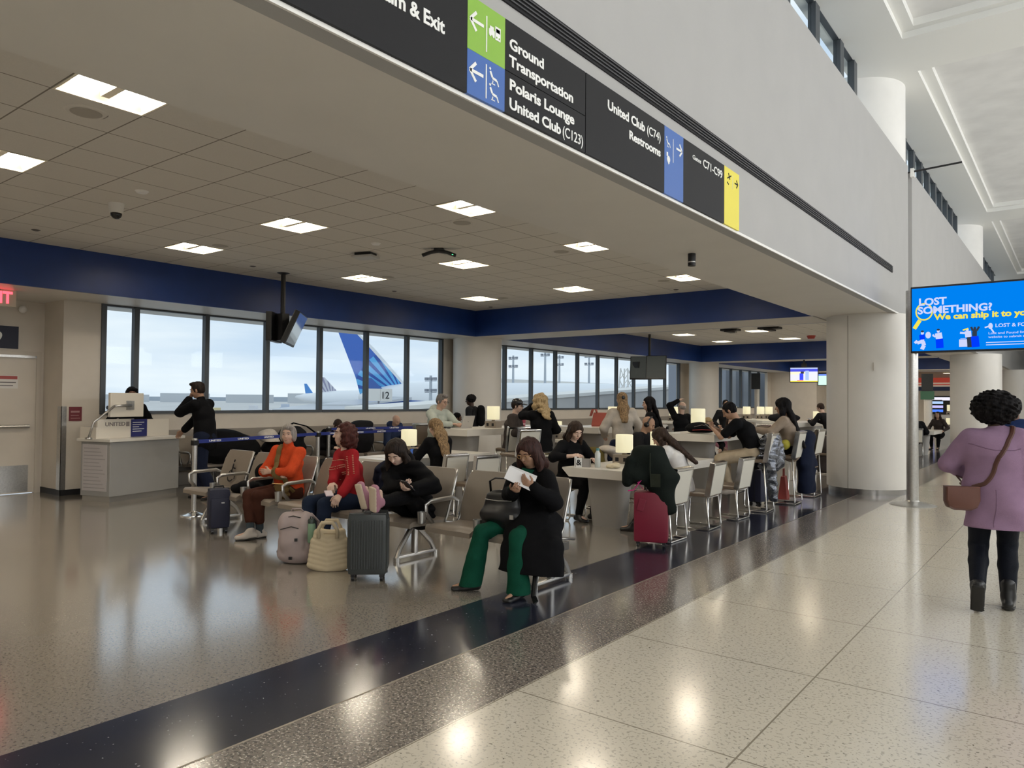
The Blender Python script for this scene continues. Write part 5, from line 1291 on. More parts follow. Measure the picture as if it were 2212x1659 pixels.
            if st in ('long', 'half'):
                top_ = hp(0, -.06, .03); sw = hair.get('sweep', V3((0, 0, 0)))
                mid = nb+back*.10*S+V3((0, 0, -.02)); bk_ = (V3((0, 0, -1))-U3*V3((0, 0, -1)).dot(U3)); end = mid-U3*ln*S*.75+g*ln*S*.25-Fv*.085*S+V3(sw)
                Q.ec(top_, mid, (.075*v*S, .055*S), (.085*v*S, .045*S), rgt, .04).ec(mid, end, (.085*v*S, .045*S), (.055*v*S, .025*S), rgt, .03)
                if hair.get('front', True):
                    for sx in (-1, 1):
                        a = hp(sx*.066*v, .01, .02); b_ = hp(sx*.080*v, .0, -.09); c = b_+g*ln*.55*S+Rv*sx*.02*S-Fv*.0
                        Q.chain([a, b_, c], [.028*S*v, .032*S*v, .016*S], .03)
            fc = hair.get('cut', ((0, .088, -.035), (.058, .068, .098)))
            Q.ell(hp(*fc[0]), V3(fc[1])*S, hR4, .012, -1)
        Q.mesh('hair', hair.get('vox', vox), hm, root, hair.get('noise', nz), hair.get('nf', nf), 1.0)
    if glasses:
        w = MB()
        for sx in (-1, 1):
            c = [hp(sx*.032+.022*math.cos(2*PI*k/12), .104-.006*abs(math.cos(2*PI*k/12)), .004+.017*math.sin(2*PI*k/12)) for k in range(13)]
            w.tube(c, .0022*S, 5, False).tube([hp(sx*.054, .099, .008), hp(sx*.076, .03, .01), hp(sx*.078, -.01, .0)], .0022*S, 5)
        w.tube([hp(-.011, .106, .008), hp(.011, .106, .008)], .002*S, 5)
        w.build('glasses', glasses, root, smooth=True)
    J = dict(root=root, H=H, P1=P1, P2=P2, P3=P3, U3=U3, Rv=Rv, Fv=Fv, HC=HC, Rh=Rh, hp=hp, ShL=ShL, ShR=ShR, EL=EL, ER=ER, LH=LH, RH=RH, KL=KL, KR=KR, LA=LA, RA=RA, body=body)
    bpy.context.view_layer.update(); J['M'] = root.matrix_world.copy()
    if extra: extra(J)
    return J
def LW(xy, phi, p):
    a = -math.radians(phi); x, y = p[0]-xy[0], p[1]-xy[1]
    return Vector((x*math.cos(a)-y*math.sin(a), x*math.sin(a)+y*math.cos(a), p[2]))
def cloth(n, c, r=.85, **k): return M('cloth_'+n, c, r, spec=.12, sheen=k.pop('sheen', 0.0), noise=k.pop('noise', .12), nscale=k.pop('nscale', 14), bump=k.pop('bump', .25), bscale=k.pop('bscale', 160))
c_black = cloth('black', (.005, .005, .006)); c_char = cloth('charcoal', (.014, .014, .016)); c_navy = cloth('navy', (.010, .014, .032)); c_denim = cloth('denim', (.018, .028, .055)); c_green = cloth('green', (.004, .060, .034), .8)
c_orange = cloth('orange', (.62, .075, .022), .9, bump=.5, bscale=120); c_brownt = cloth('brown', (.060, .022, .014)); c_red = cloth('red', (.33, .016, .022), .9); c_lav = cloth('lavender', (.30, .19, .29), .9, noise=.08)
c_sage = cloth('sage', (.44, .48, .43)); c_beige = cloth('beige', (.47, .42, .36)); c_khaki = cloth('khaki', (.42, .34, .24)); c_tan = cloth('tan', (.31, .245, .19)); c_bluej = cloth('bluejacket', (.03, .045, .10)); c_pinkc = cloth('pink', (.55, .25, .33)); c_taupe = cloth('taupe', (.055, .045, .042)); c_white = cloth('white', (.70, .68, .66)); c_legg = cloth('leggings', (.006, .008, .014), .6)
m_shoek = M('shoe_black', (.008, .008, .009), .35); m_shoew = M('shoe_offwhite', (.50, .45, .40), .6); m_shoep = M('shoe_pink', (.42, .20, .26), .6); m_solew = M('sole_cream', (.60, .50, .38), .6); m_solek = M('sole_black', (.012, .011, .010), .6); m_sockg = cloth('sock', (.05, .065, .075)); m_leath = M('black_leather', (.010, .010, .011), .38, spec=.5); m_gold = M('gold_wire', (.55, .36, .16), .3, .9); m_blackp = M('black_plastic', (.010, .010, .012), .3)
P = {}
# --- woman in green reading papers on the last beam seat
GX = (-3.79, 5.16)
def coat_g(Q, L):
    S_ = L['S']
    Q.ec((-.02, .02, .62), (-.14, .14, .50), (.21, .15), (.25, .17), (1, 0, 0), .06)
    Q.ec((-.14, .12, .50), (-.27, .31, .37), (.23, .15), (.25, .13), (1, 0, 0), .06)
    Q.ec((-.27, .31, .37), (-.33, .44, .06), (.25, .11), (.32, .11), (1, .2, 0), .05)
P['green'] = person('woman in a long black coat and green trousers reading white papers', GX, 180, .955, 'f', (0, 0, .505), (5, -8), 0, (2, 22, 0),
    LH=LW(GX, 180, D(1152, 5.98, .875)), RH=LW(GX, 180, D(1112, 6.05, .83)), LE=(-.7, .1, -.8), RE=(.5, -.1, -.8),
    RA=(.22, .50, .085), LA=(-.24, .46, .085), RK=(.15, .6, 1), LK=(-.02, .6, 1), RT=(.75, .65, -.12), LT=(.02, 1, -.12), skin='tan',
    top=dict(name='coat', mat=c_black, th=.026, hem=.02, sleeve=.97, add=[coat_g], noise=.006, clip=.20), pants=dict(mat=c_green, th=.012, cuff=.102, frac=1.22, noise=.004, clip=.04), shoe=dict(mat=m_shoek),
    hair=dict(style='long', mat=hairmat('hair_warmbrown', (.018, .009, .008), (.062, .026, .022)), len=.22, vol=1.2), vox=.0075, curl=(55, 50), palmL=(.5, -.2, .6), palmR=(-.4, 0, .7), glasses=m_gold, fat=1.08)
j = P['green']; r = j['root']
bv = skin_of(child(r, 'coat')); w = MB(); G_ = []
for v_ in np.linspace(0, 1, 9):           # the green blouse between the open coat edges
    row = []
    for u_ in np.linspace(-1, 1, 7):
        o_ = j['P3']+j['U3']*(.03-.10*v_)+j['Rv']*u_*(.062-.020*v_)+j['Fv']*.5
        h = bv.ray_cast(o_, -j['Fv'])[0]; row.append((h if h is not None else o_-j['Fv']*.4)+j['Fv']*.005)
    G_.append(row)
for a_, b_ in zip(G_, G_[1:]):
    for k in range(6): w.quad(a_[k], a_[k+1], b_[k+1], b_[k])
w.build('blouse', c_green, r, smooth=True)
MB().tube([(-.30, .22, .40), (-.335, .36, .20), (-.36, .42, .03), (-.44, .50, .012)], .014, 6, flat=(1.6, .4)).build('coat_belt', m_leath, r)
# --- girl slumped over a phone with her feet on the case
BX = (-5.17, 5.20)
CASE = D(800, 6.50)
P['girl'] = person('girl in a black puffer jacket hunched over a phone, feet up on the grey case', BX, 178, .99, 'f', (0, .02, .495), (28, 2), 10, (14, 38, 0),
    LH=LW(BX, 178, D(893, 6.72, .765)), RH=LW(BX, 178, D(872, 6.8, .775)), LE=(-1, -.1, -.6), RE=(1, -.1, -.6),
    LA=LW(BX, 178, D(824, 6.46, .675)), RA=LW(BX, 178, D(797, 6.50, .70)), LK=(-.3, .2, .6), RK=(.3, .2, .6), LT=(-.22, .22, 1), RT=(.12, .25, 1), skin='fair',
    top=dict(name='jacket', mat=c_black, th=.034, hem=.05, noise=.010, nf=(14, 14, 30), hood=True), pants=dict(mat=c_black, th=.010, cuff=.05), shoe=dict(name='sneaker', mat=m_shoep, sole=m_solew),
    hair=dict(style='long', mat=HAIR['darkbrown'], len=.20, vol=1.12), vox=.0075, curl=(55, 55), palmL=(.2, -.2, .8), palmR=(-.2, -.2, .8))
# --- red haired woman looking left
RX = (-6.10, 5.14)
P['red'] = person('woman with auburn curls in a red patterned sweater looking along the row', RX, 176, 1.03, 'f', (0, 0, .51), (9, 3), -16, (-10, -4, 0),
    LH=LW(RX, 176, D(738, 7.25, .635)), RH=LW(RX, 176, D(712, 7.25, .645)), LE=(-.8, -.3, -.6), RE=(.6, -.5, -.6), LA=(-.16, .47, .09), RA=(.05, .50, .09), skin='fair',
    top=dict(mat=c_red, th=.016, hem=.0, noise=.004), pants=dict(name='jeans', mat=c_denim, th=.012, cuff=.06), shoe=dict(mat=m_shoek),
    hair=dict(style='curly', mat=HAIR['auburn'], vol=1.10, cut=((0, .105, -.045), (.13, .095, .13))), vox=.0075, curl=(60, 60), palmL=(.3, 0, -.8), palmR=(-.3, 0, -.8), fat=1.16)
j = P['red']; r = j['root']; w = MB()          # knitted bands across the chest and down the sleeves
c_knit = cloth('knit_stripe', (.58, .33, .22))
bv = skin_of(child(r, 'sweater'))
for dz, st in ((.115, 1), (.065, 0), (.045, 0), (-.01, 0), (-.03, 0), (-.085, 1)):
    for a_ in np.linspace(-75, 75, 44 if st == 0 else 26):
        d = (j['Rv']*math.sin(math.radians(a_))+j['Fv']*math.cos(math.radians(a_))).normalized()
        h = bv.ray_cast(j['P2']+j['U3']*dz+d*.6, -d)[0]
        if h is not None and (h-j['P2']).length < .30: w.ell(h, (.007, .007, .0045), 6)
for sh, el in ((j['ShL'], j['EL']), (j['ShR'], j['ER'])):
    d = (el-sh).normalized(); out = -j['Rv'] if sh == j['ShL'] else j['Rv']
    for t0 in np.linspace(.18, 1.0, 11):
        for mix in (.25, 1.1):
            o = (j['Fv']*mix+out).normalized(); o = (o-d*o.dot(d)).normalized(); h = bv.ray_cast(sh.lerp(el, t0)+o*.4, -o)[0]
            if h is not None: w.ell(h, (.010, .010, .005), 6)
w.build('knit_pattern', c_knit, r)
w = MB(); fa = (j['LH']-j['EL']).normalized(); w.tube([j['LH']-fa*.035, j['LH']-fa*.012], .034, 12).build('watch_strap', m_blackp, r)
w = MB(); fa = (j['RH']-j['ER']).normalized(); w.tube([j['RH']-fa*.05, j['RH']-fa*.02], .036, 12).build('bracelet', m_gold, r)
# --- short grey haired woman in orange with folded arms
OX = (-7.28, 5.20)
P['orange'] = person('woman with short grey hair in an orange sweater sitting with folded arms', OX, 190, .96, 'f', (0, 0, .515), (4, -2), 8, (22, 2, 0),
    LH=(.035, .25, .745), RH=(-.045, .215, .72), LE=(-.9, .25, -.6), RE=(.9, .3, -.6), LA=LW(OX, 190, D(566, 8.35, .085)), RA=LW(OX, 190, D(546, 8.22, .10)), LK=(.2, .7, 1), RK=(.55, .6, 1), LT=(.5, 1, -.12), RT=(.75, .8, -.12), skin='light',
    top=dict(mat=c_orange, th=.020, hem=.0, collar=.06, sleeve=.80, noise=.005), pants=dict(mat=c_brownt, th=.008, cuff=.058, frac=.70), sock=m_sockg, shoe=dict(name='sneaker', mat=m_shoew, sole=m_solek),
    hair=dict(style='bob', mat=HAIR['grey'], vol=1.03), vox=.0075, curl=(20, 20), palmL=(.2, -1, 0), palmR=(-.2, -1, 0), fat=1.16)
j = P['orange']; r = j['root']
c_strap = cloth('olive_strap', (.17, .115, .045)); w = MB()
bv = skin_of(child(r, 'sweater'))
w.tube(along(bv, [j['P3']+j['Rv']*.075-j['Fv']*.02+j['U3']*.04, j['P3']+j['Rv']*.07+j['Fv']*.10-j['U3']*.04, j['P2']+j['Fv']*.24+j['Rv']*.04, j['P1']+j['Fv']*.24-j['Rv']*.04, j['H']+j['Fv']*.16-j['Rv']*.22], .012), .032, 8, flat=(1, .3)).build('bag_strap', c_strap, r)
# --- woman walking away in a lavender overshirt
WX = (-.53, 6.78)
def shirt_w(Q, L):
    Q.ec((0, -.01, .93), (.03, -.03, .52), (.195, .145), (.225, .15), (1, 0, 0), .05)
    Q.ec((-.0, .0, 1.26), (-.0, .0, .95), (.195, .125), (.195, .14), (1, 0, 0), .05)
P['walk'] = person('woman walking away in a loose lavender overshirt with a brown crossbody bag', WX, 6, .97, 'f', (0, 0, .865), (3, 1), 0, (4, 6, 0),
    LH=(-.19, .25, 1.02), RH=(.28, .06, .84), LE=(-.8, -.35, -.5), RE=(.6, -.8, -.2), LA=(-.115, -.16, .20), RA=(.085, .07, .095), LK=(0, 1, .1), RK=(0, 1, .1), LT=(-.04, .38, -.9), RT=(.08, 1, -.1), skin='dark',
    top=dict(name='overshirt', mat=c_lav, th=.030, hem=.06, bust=False, add=[shirt_w], noise=.009, collar=.03, clip=.63, nf=(16, 16, 9)), pants=dict(name='leggings', mat=c_legg, th=.012, cuff=.056, frac=.90, noise=.001), shoe=dict(name='boot', mat=m_shoek, sole=m_solek, boot=True),
    hair=dict(style='afro', mat=HAIR['black'], vol=1.12, noise=.010, nf=(85, 85, 85)), vox=.0085, face=False, fat=1.04)
bv = skin_of(child(P['walk']['root'], 'overshirt'))
w = MB().tube(along(bv, [(.12, -.02, 1.46), (.10, -.22, 1.30), (.0, -.26, 1.12), (-.10, -.26, 1.0), (-.20, -.20, .94)], .008), .011, 6, flat=(1.5, .5)).tube(along(bv, [(.12, -.02, 1.46), (.10, .15, 1.34), (.0, .25, 1.15), (-.2, .22, 1.0), (-.28, .02, .94)], .008), .010, 6, flat=(1.5, .5))
w.build('bag_strap', M('bag_brown', (.085, .030, .020), .45), P['walk']['root'])
MB().tube(along(bv, [(-.22, -.2, 1.27), (.0, -.3, 1.27), (.22, -.2, 1.27)], .0), .0035, 5).tube(along(bv, [(-.01, -.3, .94), (-.02, -.3, .66)], .0), .003, 5).build('yoke_seam', cloth('lav_seam', (.20, .12, .19)), P['walk']['root'])
pb = thing('crossbody_bag', 'small brown leather bag hanging at the hip of the woman in lavender', 'bag', tuple(P['walk']['M'] @ Vector((-.22, -.19, .86))), math.radians(6+18))
m_bagb = M('bag_brown', (.085, .030, .020), .45)
pts = lambda w_, h_: [(x, z) for x, z in ((-w_, h_), (w_, h_), (w_, -h_*.3), (w_*.86, -h_*.78), (w_*.5, -h_), (-w_*.5, -h_), (-w_*.86, -h_*.78), (-w_, -h_*.3))]
MB().loft([[(x*.94, -.05, z*.94) for x, z in pts(.115, .09)], [(x, -.03, z) for x, z in pts(.115, .09)], [(x, .03, z) for x, z in pts(.115, .09)], [(x*.94, .045, z*.94) for x, z in pts(.115, .09)]]).build('bag_body', m_bagb, pb, angle=40)
MB().loft([[(x*.96, -.058, z*.92+.012) for x, z in pts(.112, .08)], [(x, -.05, z+.01) for x, z in pts(.115, .083)]]).build('flap', M('bag_flap', (.12, .045, .032), .4), pb, angle=40)
# --- man at the gate desk
KX = (-10.82, 6.16)
P['kiosk'] = person('tall man in a black jacket leaning at the gate desk, one hand to his face', KX, 122, 1.08, 'm', (0, -.02, .98), (9, 0), 0, (8, 16, 0),
    LH=(-.035, .225, 1.565), RH=(.14, .44, 1.03), LE=(-.4, .7, -1), RE=(.6, -.2, -.8), LA=(-.10, -.22, .09), RA=(.12, .12, .09), LK=(0, 1, .2), RK=(0, 1, .2), LT=(-.1, 1, -.12), RT=(.1, 1, -.1), skin='tan',
    top=dict(name='jacket', mat=c_black, th=.024, hem=.10, collar=.04), pants=dict(mat=c_navy, th=.016, cuff=.075), shoe=dict(mat=m_shoek), hair=dict(style='short', mat=HAIR['darkbrown']), vox=.009, curl=(65, 40), palmL=(0, -1, 0), fat=1.16)
AX_ = tuple(D(283, 12.3))
P['agent'] = person('gate agent in dark uniform half hidden behind the desk monitor', AX_, -106, 1.06, 'f', (0, 0, .91), (3, 0), 0, (0, 10, 0), LH=(-.22, .12, 1.0), RH=(.22, .12, 1.0), LA=(-.1, .0, .09), RA=(.1, .0, .09), LK=(0, 1, .2), RK=(0, 1, .2), skin='brown', top=dict(name='jacket', mat=c_black), pants=dict(mat=c_black), shoe=dict(mat=m_shoek), hair=dict(style='bob', mat=HAIR['black']), vox=.012)
# --- man at the laptop, on the window side of the high table
MX = (-9.25, 9.72)
P['laptop'] = person('man with grey hair and glasses in a pale sage hoodie typing on a laptop', MX, -88, 1.10, 'm', (0, 0, .82), (9, 0), 0, (4, 17, 0),
    LH=(-.05, .50, 1.145), RH=(.16, .50, 1.145), LE=(-.8, -.3, -.6), RE=(.8, -.3, -.6), LA=(-.1, .30, .32), RA=(.1, .30, .32), skin='light', top=dict(name='hoodie', mat=c_sage, th=.024, hem=.08, hood=True, noise=.006), pants=dict(mat=c_char), shoe=dict(mat=m_shoek),
    hair=dict(style='short', mat=HAIR['salt']), vox=.009, glasses=m_blackp, curl=(45, 45), palmL=(0, 0, -1), palmR=(0, 0, -1))
# --- women at the low tables
NX = (-7.08, 7.56)
P['blond'] = person('woman with long blond hair and black top seen from behind at the low table', NX, 80, 1.0, 'f', (0, 0, .53), (12, 0), 0, (-4, 24, 0), LH=(-.14, .42, .84), RH=(.14, .42, .84), LA=(-.1, .40, .09), RA=(.1, .40, .09), skin='light', top=dict(mat=c_black, th=.016), pants=dict(mat=c_black), shoe=dict(mat=m_shoek), hair=dict(style='long', mat=HAIR['dirty'], len=.36, vol=1.12, front=False), vox=.009, face=False)
QX = (-5.50, 8.36)
P['reader'] = person('woman with brown hair in a black top looking down at the table, hand on arm', QX, -100, 1.0, 'f', (0, 0, .53), (12, 0), -8, (-10, 28, 0), LH=(-.10, .40, .80), RH=(.24, .30, .86), LE=(-.8, -.1, -.7), RE=(.9, -.1, -.5), LA=(-.12, .36, .09), RA=(.1, .30, .09), skin='fair',
    top=dict(mat=c_black, th=.014, sleeve=.8), pants=dict(mat=c_black), shoe=dict(mat=m_shoek), hair=dict(style='long', mat=HAIR['brown'], len=.18, vol=1.10), vox=.009)
LX = (-3.98, 8.72)
P['longhair'] = person('woman with very long dark brown hair in a white top bent over the table', LX, 98, 1.0, 'f', (0, 0, .53), (30, 4), 0, (8, 34, 0), LH=(-.12, .42, .84), RH=(.14, .42, .84), LA=LW(LX, 98, D(1372, 8.95, .09)), RA=LW(LX, 98, D(1400, 9.1, .09)), LK=(0, .3, 1), RK=(0, .3, 1), skin='light', top=dict(mat=c_white, th=.016), pants=dict(mat=c_black), shoe=dict(mat=m_shoek), hair=dict(style='long', mat=HAIR['brown'], len=.36, vol=1.12, sweep=(0, -.06, 0)), vox=.009)
EX = (-5.58, 10.42)
P['bald'] = person('bald man wearing black headphones in a dark jacket bent over the table', EX, -84, 1.06, 'm', (0, 0, .54), (16, 0), 0, (8, 26, 0), LH=(-.2, .44, .84), RH=(.2, .44, .84), LA=(-.12, .34, .09), RA=(.12, .34, .09), skin='tan', top=dict(name='jacket', mat=c_char, th=.03), pants=dict(mat=c_navy), shoe=dict(mat=m_shoek), hair=None, vox=.010)
j = P['bald']; hp_ = j['hp']; w = MB()
for s in (-1, 1): w.tube([hp_(s*.070, -.005, -.005), hp_(s*.105, -.005, -.005)], .040, 14)
w.tube([hp_(.092*math.cos(a), -.005, .01+.115*math.sin(a)) for a in np.linspace(0, PI, 13)], .011, 8); w.build('headphones', m_blackp, j['root'], smooth=True)
TX_ = (-3.80, 10.70)
P['tee'] = person('man in black tee shirt and khaki trousers hunched over his phone on a stool', TX_, 100, 1.06, 'm', (0, 0, .83), (30, 0), 0, (0, 34, 0), LH=(-.07, .56, 1.17), RH=(.09, .55, 1.17), LE=(-.8, -.1, -.8), RE=(.8, -.1, -.8), LA=(-.10, .30, .32), RA=(.12, .38, .32), LK=(-.2, .8, .6), RK=(.2, .8, .6), skin='tan', top=dict(name='tee_shirt', mat=c_black, th=.018, sleeve=.36, hem=.10), pants=dict(mat=c_khaki, th=.016), shoe=dict(mat=m_shoew), hair=dict(style='crop', mat=HAIR['black']), vox=.009, curl=(60, 60), palmL=(.4, 0, .6), palmR=(-.4, 0, .6))
SX_ = (-3.62, 11.90)
P['beige'] = person('woman with long straight black hair in a tan top at the high table', SX_, 98, 1.02, 'f', (0, 0, .83), (12, 0), 0, (6, 8, 0), LH=(-.2, .50, 1.14), RH=(.16, .50, 1.14), LA=(-.1, .30, .32), RA=(.1, .30, .32), skin='tan', top=dict(mat=c_tan, th=.018), pants=dict(mat=c_black), shoe=dict(mat=m_shoek), hair=dict(style='long', mat=HAIR['black'], len=.52, vol=1.30), vox=.010, face=False)
# --- people standing or perched between the high tables
P['bls'] = person('woman with wavy blond hair in black, hand raised to her face', D(1170, 11.9), 62, 1.0, 'f', (0, 0, .88), (4, 0), 0, (14, 4, 0), LH=(-.06, .20, 1.50), RH=(.2, .25, 1.05), LE=(-.7, .6, -.8), LA=(-.1, 0, .09), RA=(.1, .06, .09), LK=(0, 1, .1), RK=(0, 1, .1), skin='light', top=dict(mat=c_black, th=.022, hem=.1), pants=dict(mat=c_black), shoe=dict(mat=m_shoek), hair=dict(style='long', mat=HAIR['blond'], len=.13, vol=1.32, noise=.008, nf=(40, 40, 30)), vox=.010, curl=(60, 40), fat=1.1)
P['sweater'] = person('woman in a beige sweater with blond hair half tied back, seen from behind', D(1345, 12.2), 42, 1.04, 'f', (0, 0, .90), (5, 0), 0, (0, 6, 0), LH=(-.25, .24, 1.0), RH=(.25, .24, 1.0), LA=(-.1, 0, .09), RA=(.1, .05, .09), LK=(0, 1, .1), RK=(0, 1, .1), skin='light', top=dict(mat=c_beige, th=.026, hem=.08, noise=.006), pants=dict(mat=c_beige), shoe=dict(mat=m_shoek), hair=dict(style='half', mat=HAIR['dirty'], len=.22, front=False), vox=.010, face=False)
j = P['sweater']; MB().ell(j['hp'](0, -.115, .02), (.03, .025, .04), 12).build('hair_clip', m_blackp, j['root'], smooth=True)
P['dark'] = person('woman with long black hair in black, in profile among the high tables', D(1410, 12.9), 118, 1.0, 'f', (0, 0, .86), (6, 0), 0, (8, 4, 0), LH=(-.15, .36, 1.12), RH=(.15, .36, 1.12), LA=(-.1, .05, .09), RA=(.1, 0, .09), LK=(0, 1, .1), RK=(0, 1, .1), skin='light', top=dict(mat=c_black, th=.022), pants=dict(mat=c_black), shoe=dict(mat=m_shoek), hair=dict(style='long', mat=HAIR['black'], len=.30, vol=1.1), vox=.010)
P['stretch'] = person('man in black stretching with one arm bent over his head', D(1470, 16.2), 66, 1.0, 'm', (0, 0, .78), (-4, 0), 0, (0, -12, 0), LH=(-.03, .03, 1.60), RH=(.2, .3, .98), LE=(-1, .5, .25), RE=(.8, -.4, -.6), LA=(-.1, .35, .31), RA=(.1, .35, .31), skin='fair', top=dict(mat=c_black, th=.018), pants=dict(mat=c_navy), shoe=dict(mat=m_shoek), hair=dict(style='fringe', mat=HAIR['grey']), vox=.012)
P['bp'] = person('man in dark clothes with short black hair wearing a backpack by the column', D(1022, 16.2), 112, 1.0, 'm', (0, 0, .90), (4, 0), 0, (6, 8, 0), LA=(-.1, 0, .09), RA=(.1, .06, .09), LK=(0, 1, .1), RK=(0, 1, .1), LH=(-.2, .2, .98), RH=(.2, .2, .98), skin='dark', top=dict(name='jacket', mat=c_char, th=.022), pants=dict(mat=c_char), shoe=dict(mat=m_shoek), hair=dict(style='afro', mat=HAIR['black'], vol=.78), vox=.012)
P['cap'] = person('man with a black cap and glasses slouched at the high table', (-7.74, 9.98), -66, .98, 'm', (0, 0, .83), (10, 0), 0, (0, 10, 0), LH=(-.2, .35, .98), RH=(.2, .35, .98), LA=(-.1, .48, .36), RA=(.1, .48, .36), skin='fair', top=dict(mat=c_taupe, th=.02), pants=dict(mat=c_taupe), shoe=dict(mat=m_shoek), hair=dict(style='crop', mat=HAIR['darkbrown']), vox=.011, glasses=m_blackp)
j = P['cap']; hp_ = j['hp']; MB().ell(hp_(0, -.012, .055), (.084, .10, .075), 18, j['Rh'].to_4x4()).ell(hp_(0, .115, .048), (.065, .07, .010), 14, j['Rh'].to_4x4()).build('cap', m_blackp, j['root'], smooth=True)
P['brown'] = person('person with dark skin seated behind the man in the sage hoodie', D(979, 16.6), -40, .96, 'f', (0, 0, .53), (8, 0), 0, (0, 10, 0), skin='brown', top=dict(mat=c_taupe), pants=dict(mat=c_black), shoe=dict(mat=m_shoek), hair=dict(style='crop', mat=HAIR['black']), vox=.014)
# --- people on the seats along the windows
for k, lab, xy, phi, kw in (
    ('hunch', 'man in black bent forward asleep on the window seats', (-12.02, 9.50), -100, dict(sex='m', lean=(38, 0), head=(0, 42, 0), LH=(-.12, .42, .62), RH=(.12, .42, .62), skin='fair', top=dict(name='jacket', mat=c_black, th=.026), pants=dict(mat=c_taupe), hair=dict(style='crop', mat=HAIR['brown']))),
    ('baldblue', 'bald man in a blue jacket dozing with his head down by the windows', (-12.02, 11.22), -86, dict(sex='m', lean=(22, 14), head=(0, 34, 10), LH=(-.15, .36, .60), RH=(.15, .36, .60), skin='light', top=dict(name='jacket', mat=c_bluej, th=.03, hood=True), pants=dict(name='jeans', mat=c_denim), hair=None)),
    ('hood', 'person with dark blond hair curled up on the window seats', (-12.02, 12.50), -100, dict(lean=(36, 18), head=(20, 40, 0), LH=(-.1, .4, .62), RH=(.1, .4, .62), skin='light', top=dict(name='jacket', mat=c_black, th=.03), pants=dict(mat=c_black), hair=dict(style='curly', mat=HAIR['dirty'], vol=.95)))):
    P[k] = person(lab, xy, phi, hip=(0, 0, .52), vox=.012, shoe=dict(mat=m_shoek), **kw)
# --- far side of the high table and beyond
P['kid'] = person('blond child in black resting low behind the backpack on the high table', D(1528, 14.3), -150, .92, 'f', (0, 0, .55), (10, 0), 0, (0, 16, 0), skin='light', top=dict(mat=c_black), pants=dict(mat=c_black), shoe=dict(mat=m_shoek), hair=dict(style='bob', mat=HAIR['blond'], vol=1.1), vox=.011)
P['pink'] = person('child in a pink top partly hidden by the man in the black tee', D(1576, 14.6), -140, .94, 'f', (0, 0, .56), (8, 0), 0, (-10, 8, 0), skin='fair', top=dict(mat=c_pinkc), pants=dict(name='jeans', mat=c_denim), shoe=dict(mat=m_shoek), hair=dict(style='long', mat=HAIR['brown'], len=.12), vox=.011)
P['peek'] = person('dark haired person whose face shows left of the man in the black tee', D(1567, 19.5), -150, 1.0, 'm', (0, 0, .84), (4, 0), 0, (0, 0, 0), LA=(-.1, .1, .09), RA=(.1, .1, .09), LK=(0, 1, .1), RK=(0, 1, .1), skin='tan', top=dict(mat=c_char), pants=dict(mat=c_char), shoe=dict(mat=m_shoek), hair=dict(style='crop', mat=HAIR['black']), vox=.014)
P['far'] = person('person in dark clothes leaning on a table at the edge of the big column', D(1792, 19), 70, 1.0, 'm', (0, 0, .83), (26, 0), 0, (0, 20, 0), LH=(-.15, .5, 1.1), RH=(.15, .5, 1.1), LA=(-.1, .3, .32), RA=(.1, .3, .32), skin='fair', top=dict(mat=c_char), pants=dict(mat=c_char), shoe=dict(mat=m_shoek), hair=dict(style='crop', mat=HAIR['brown']), vox=.014)
P['food'] = person('person in a black jacket sitting at the small food court table', (-3.95, 24.92), 30, 1.0, 'm', (0, 0, .53), (14, 6), 0, (0, 16, 0), skin='tan', top=dict(name='jacket', mat=c_black, th=.03), pants=dict(mat=c_black), shoe=dict(mat=m_shoek), hair=dict(style='crop', mat=HAIR['black']), vox=.014)
P['food2'] = person('brown haired person across the small food court table', D(2028, 25.5), 170, .98, 'f', (0, 0, .53), (10, 0), 0, (0, 10, 0), skin='light', top=dict(mat=c_taupe), pants=dict(mat=c_black), shoe=dict(mat=m_shoek), hair=dict(style='long', mat=HAIR['brown'], len=.15), vox=.014)
P['blue'] = person('person in a blue top almost hidden behind the woman in lavender', D(2192, 9.2), 10, .98, 'm', (0, 0, .88), (3, 0), 0, (0, 6, 0), LH=(-.28, .1, .92), RH=(.28, .1, .92), LA=(-.1, -.1, .1), RA=(.1, .1, .09), LK=(0, 1, .1), RK=(0, 1, .1), skin='brown', top=dict(mat=cloth('royal', (.012, .025, .085))), pants=dict(mat=c_char), shoe=dict(mat=m_shoek), hair=dict(style='crop', mat=HAIR['black']), vox=.010, face=False)
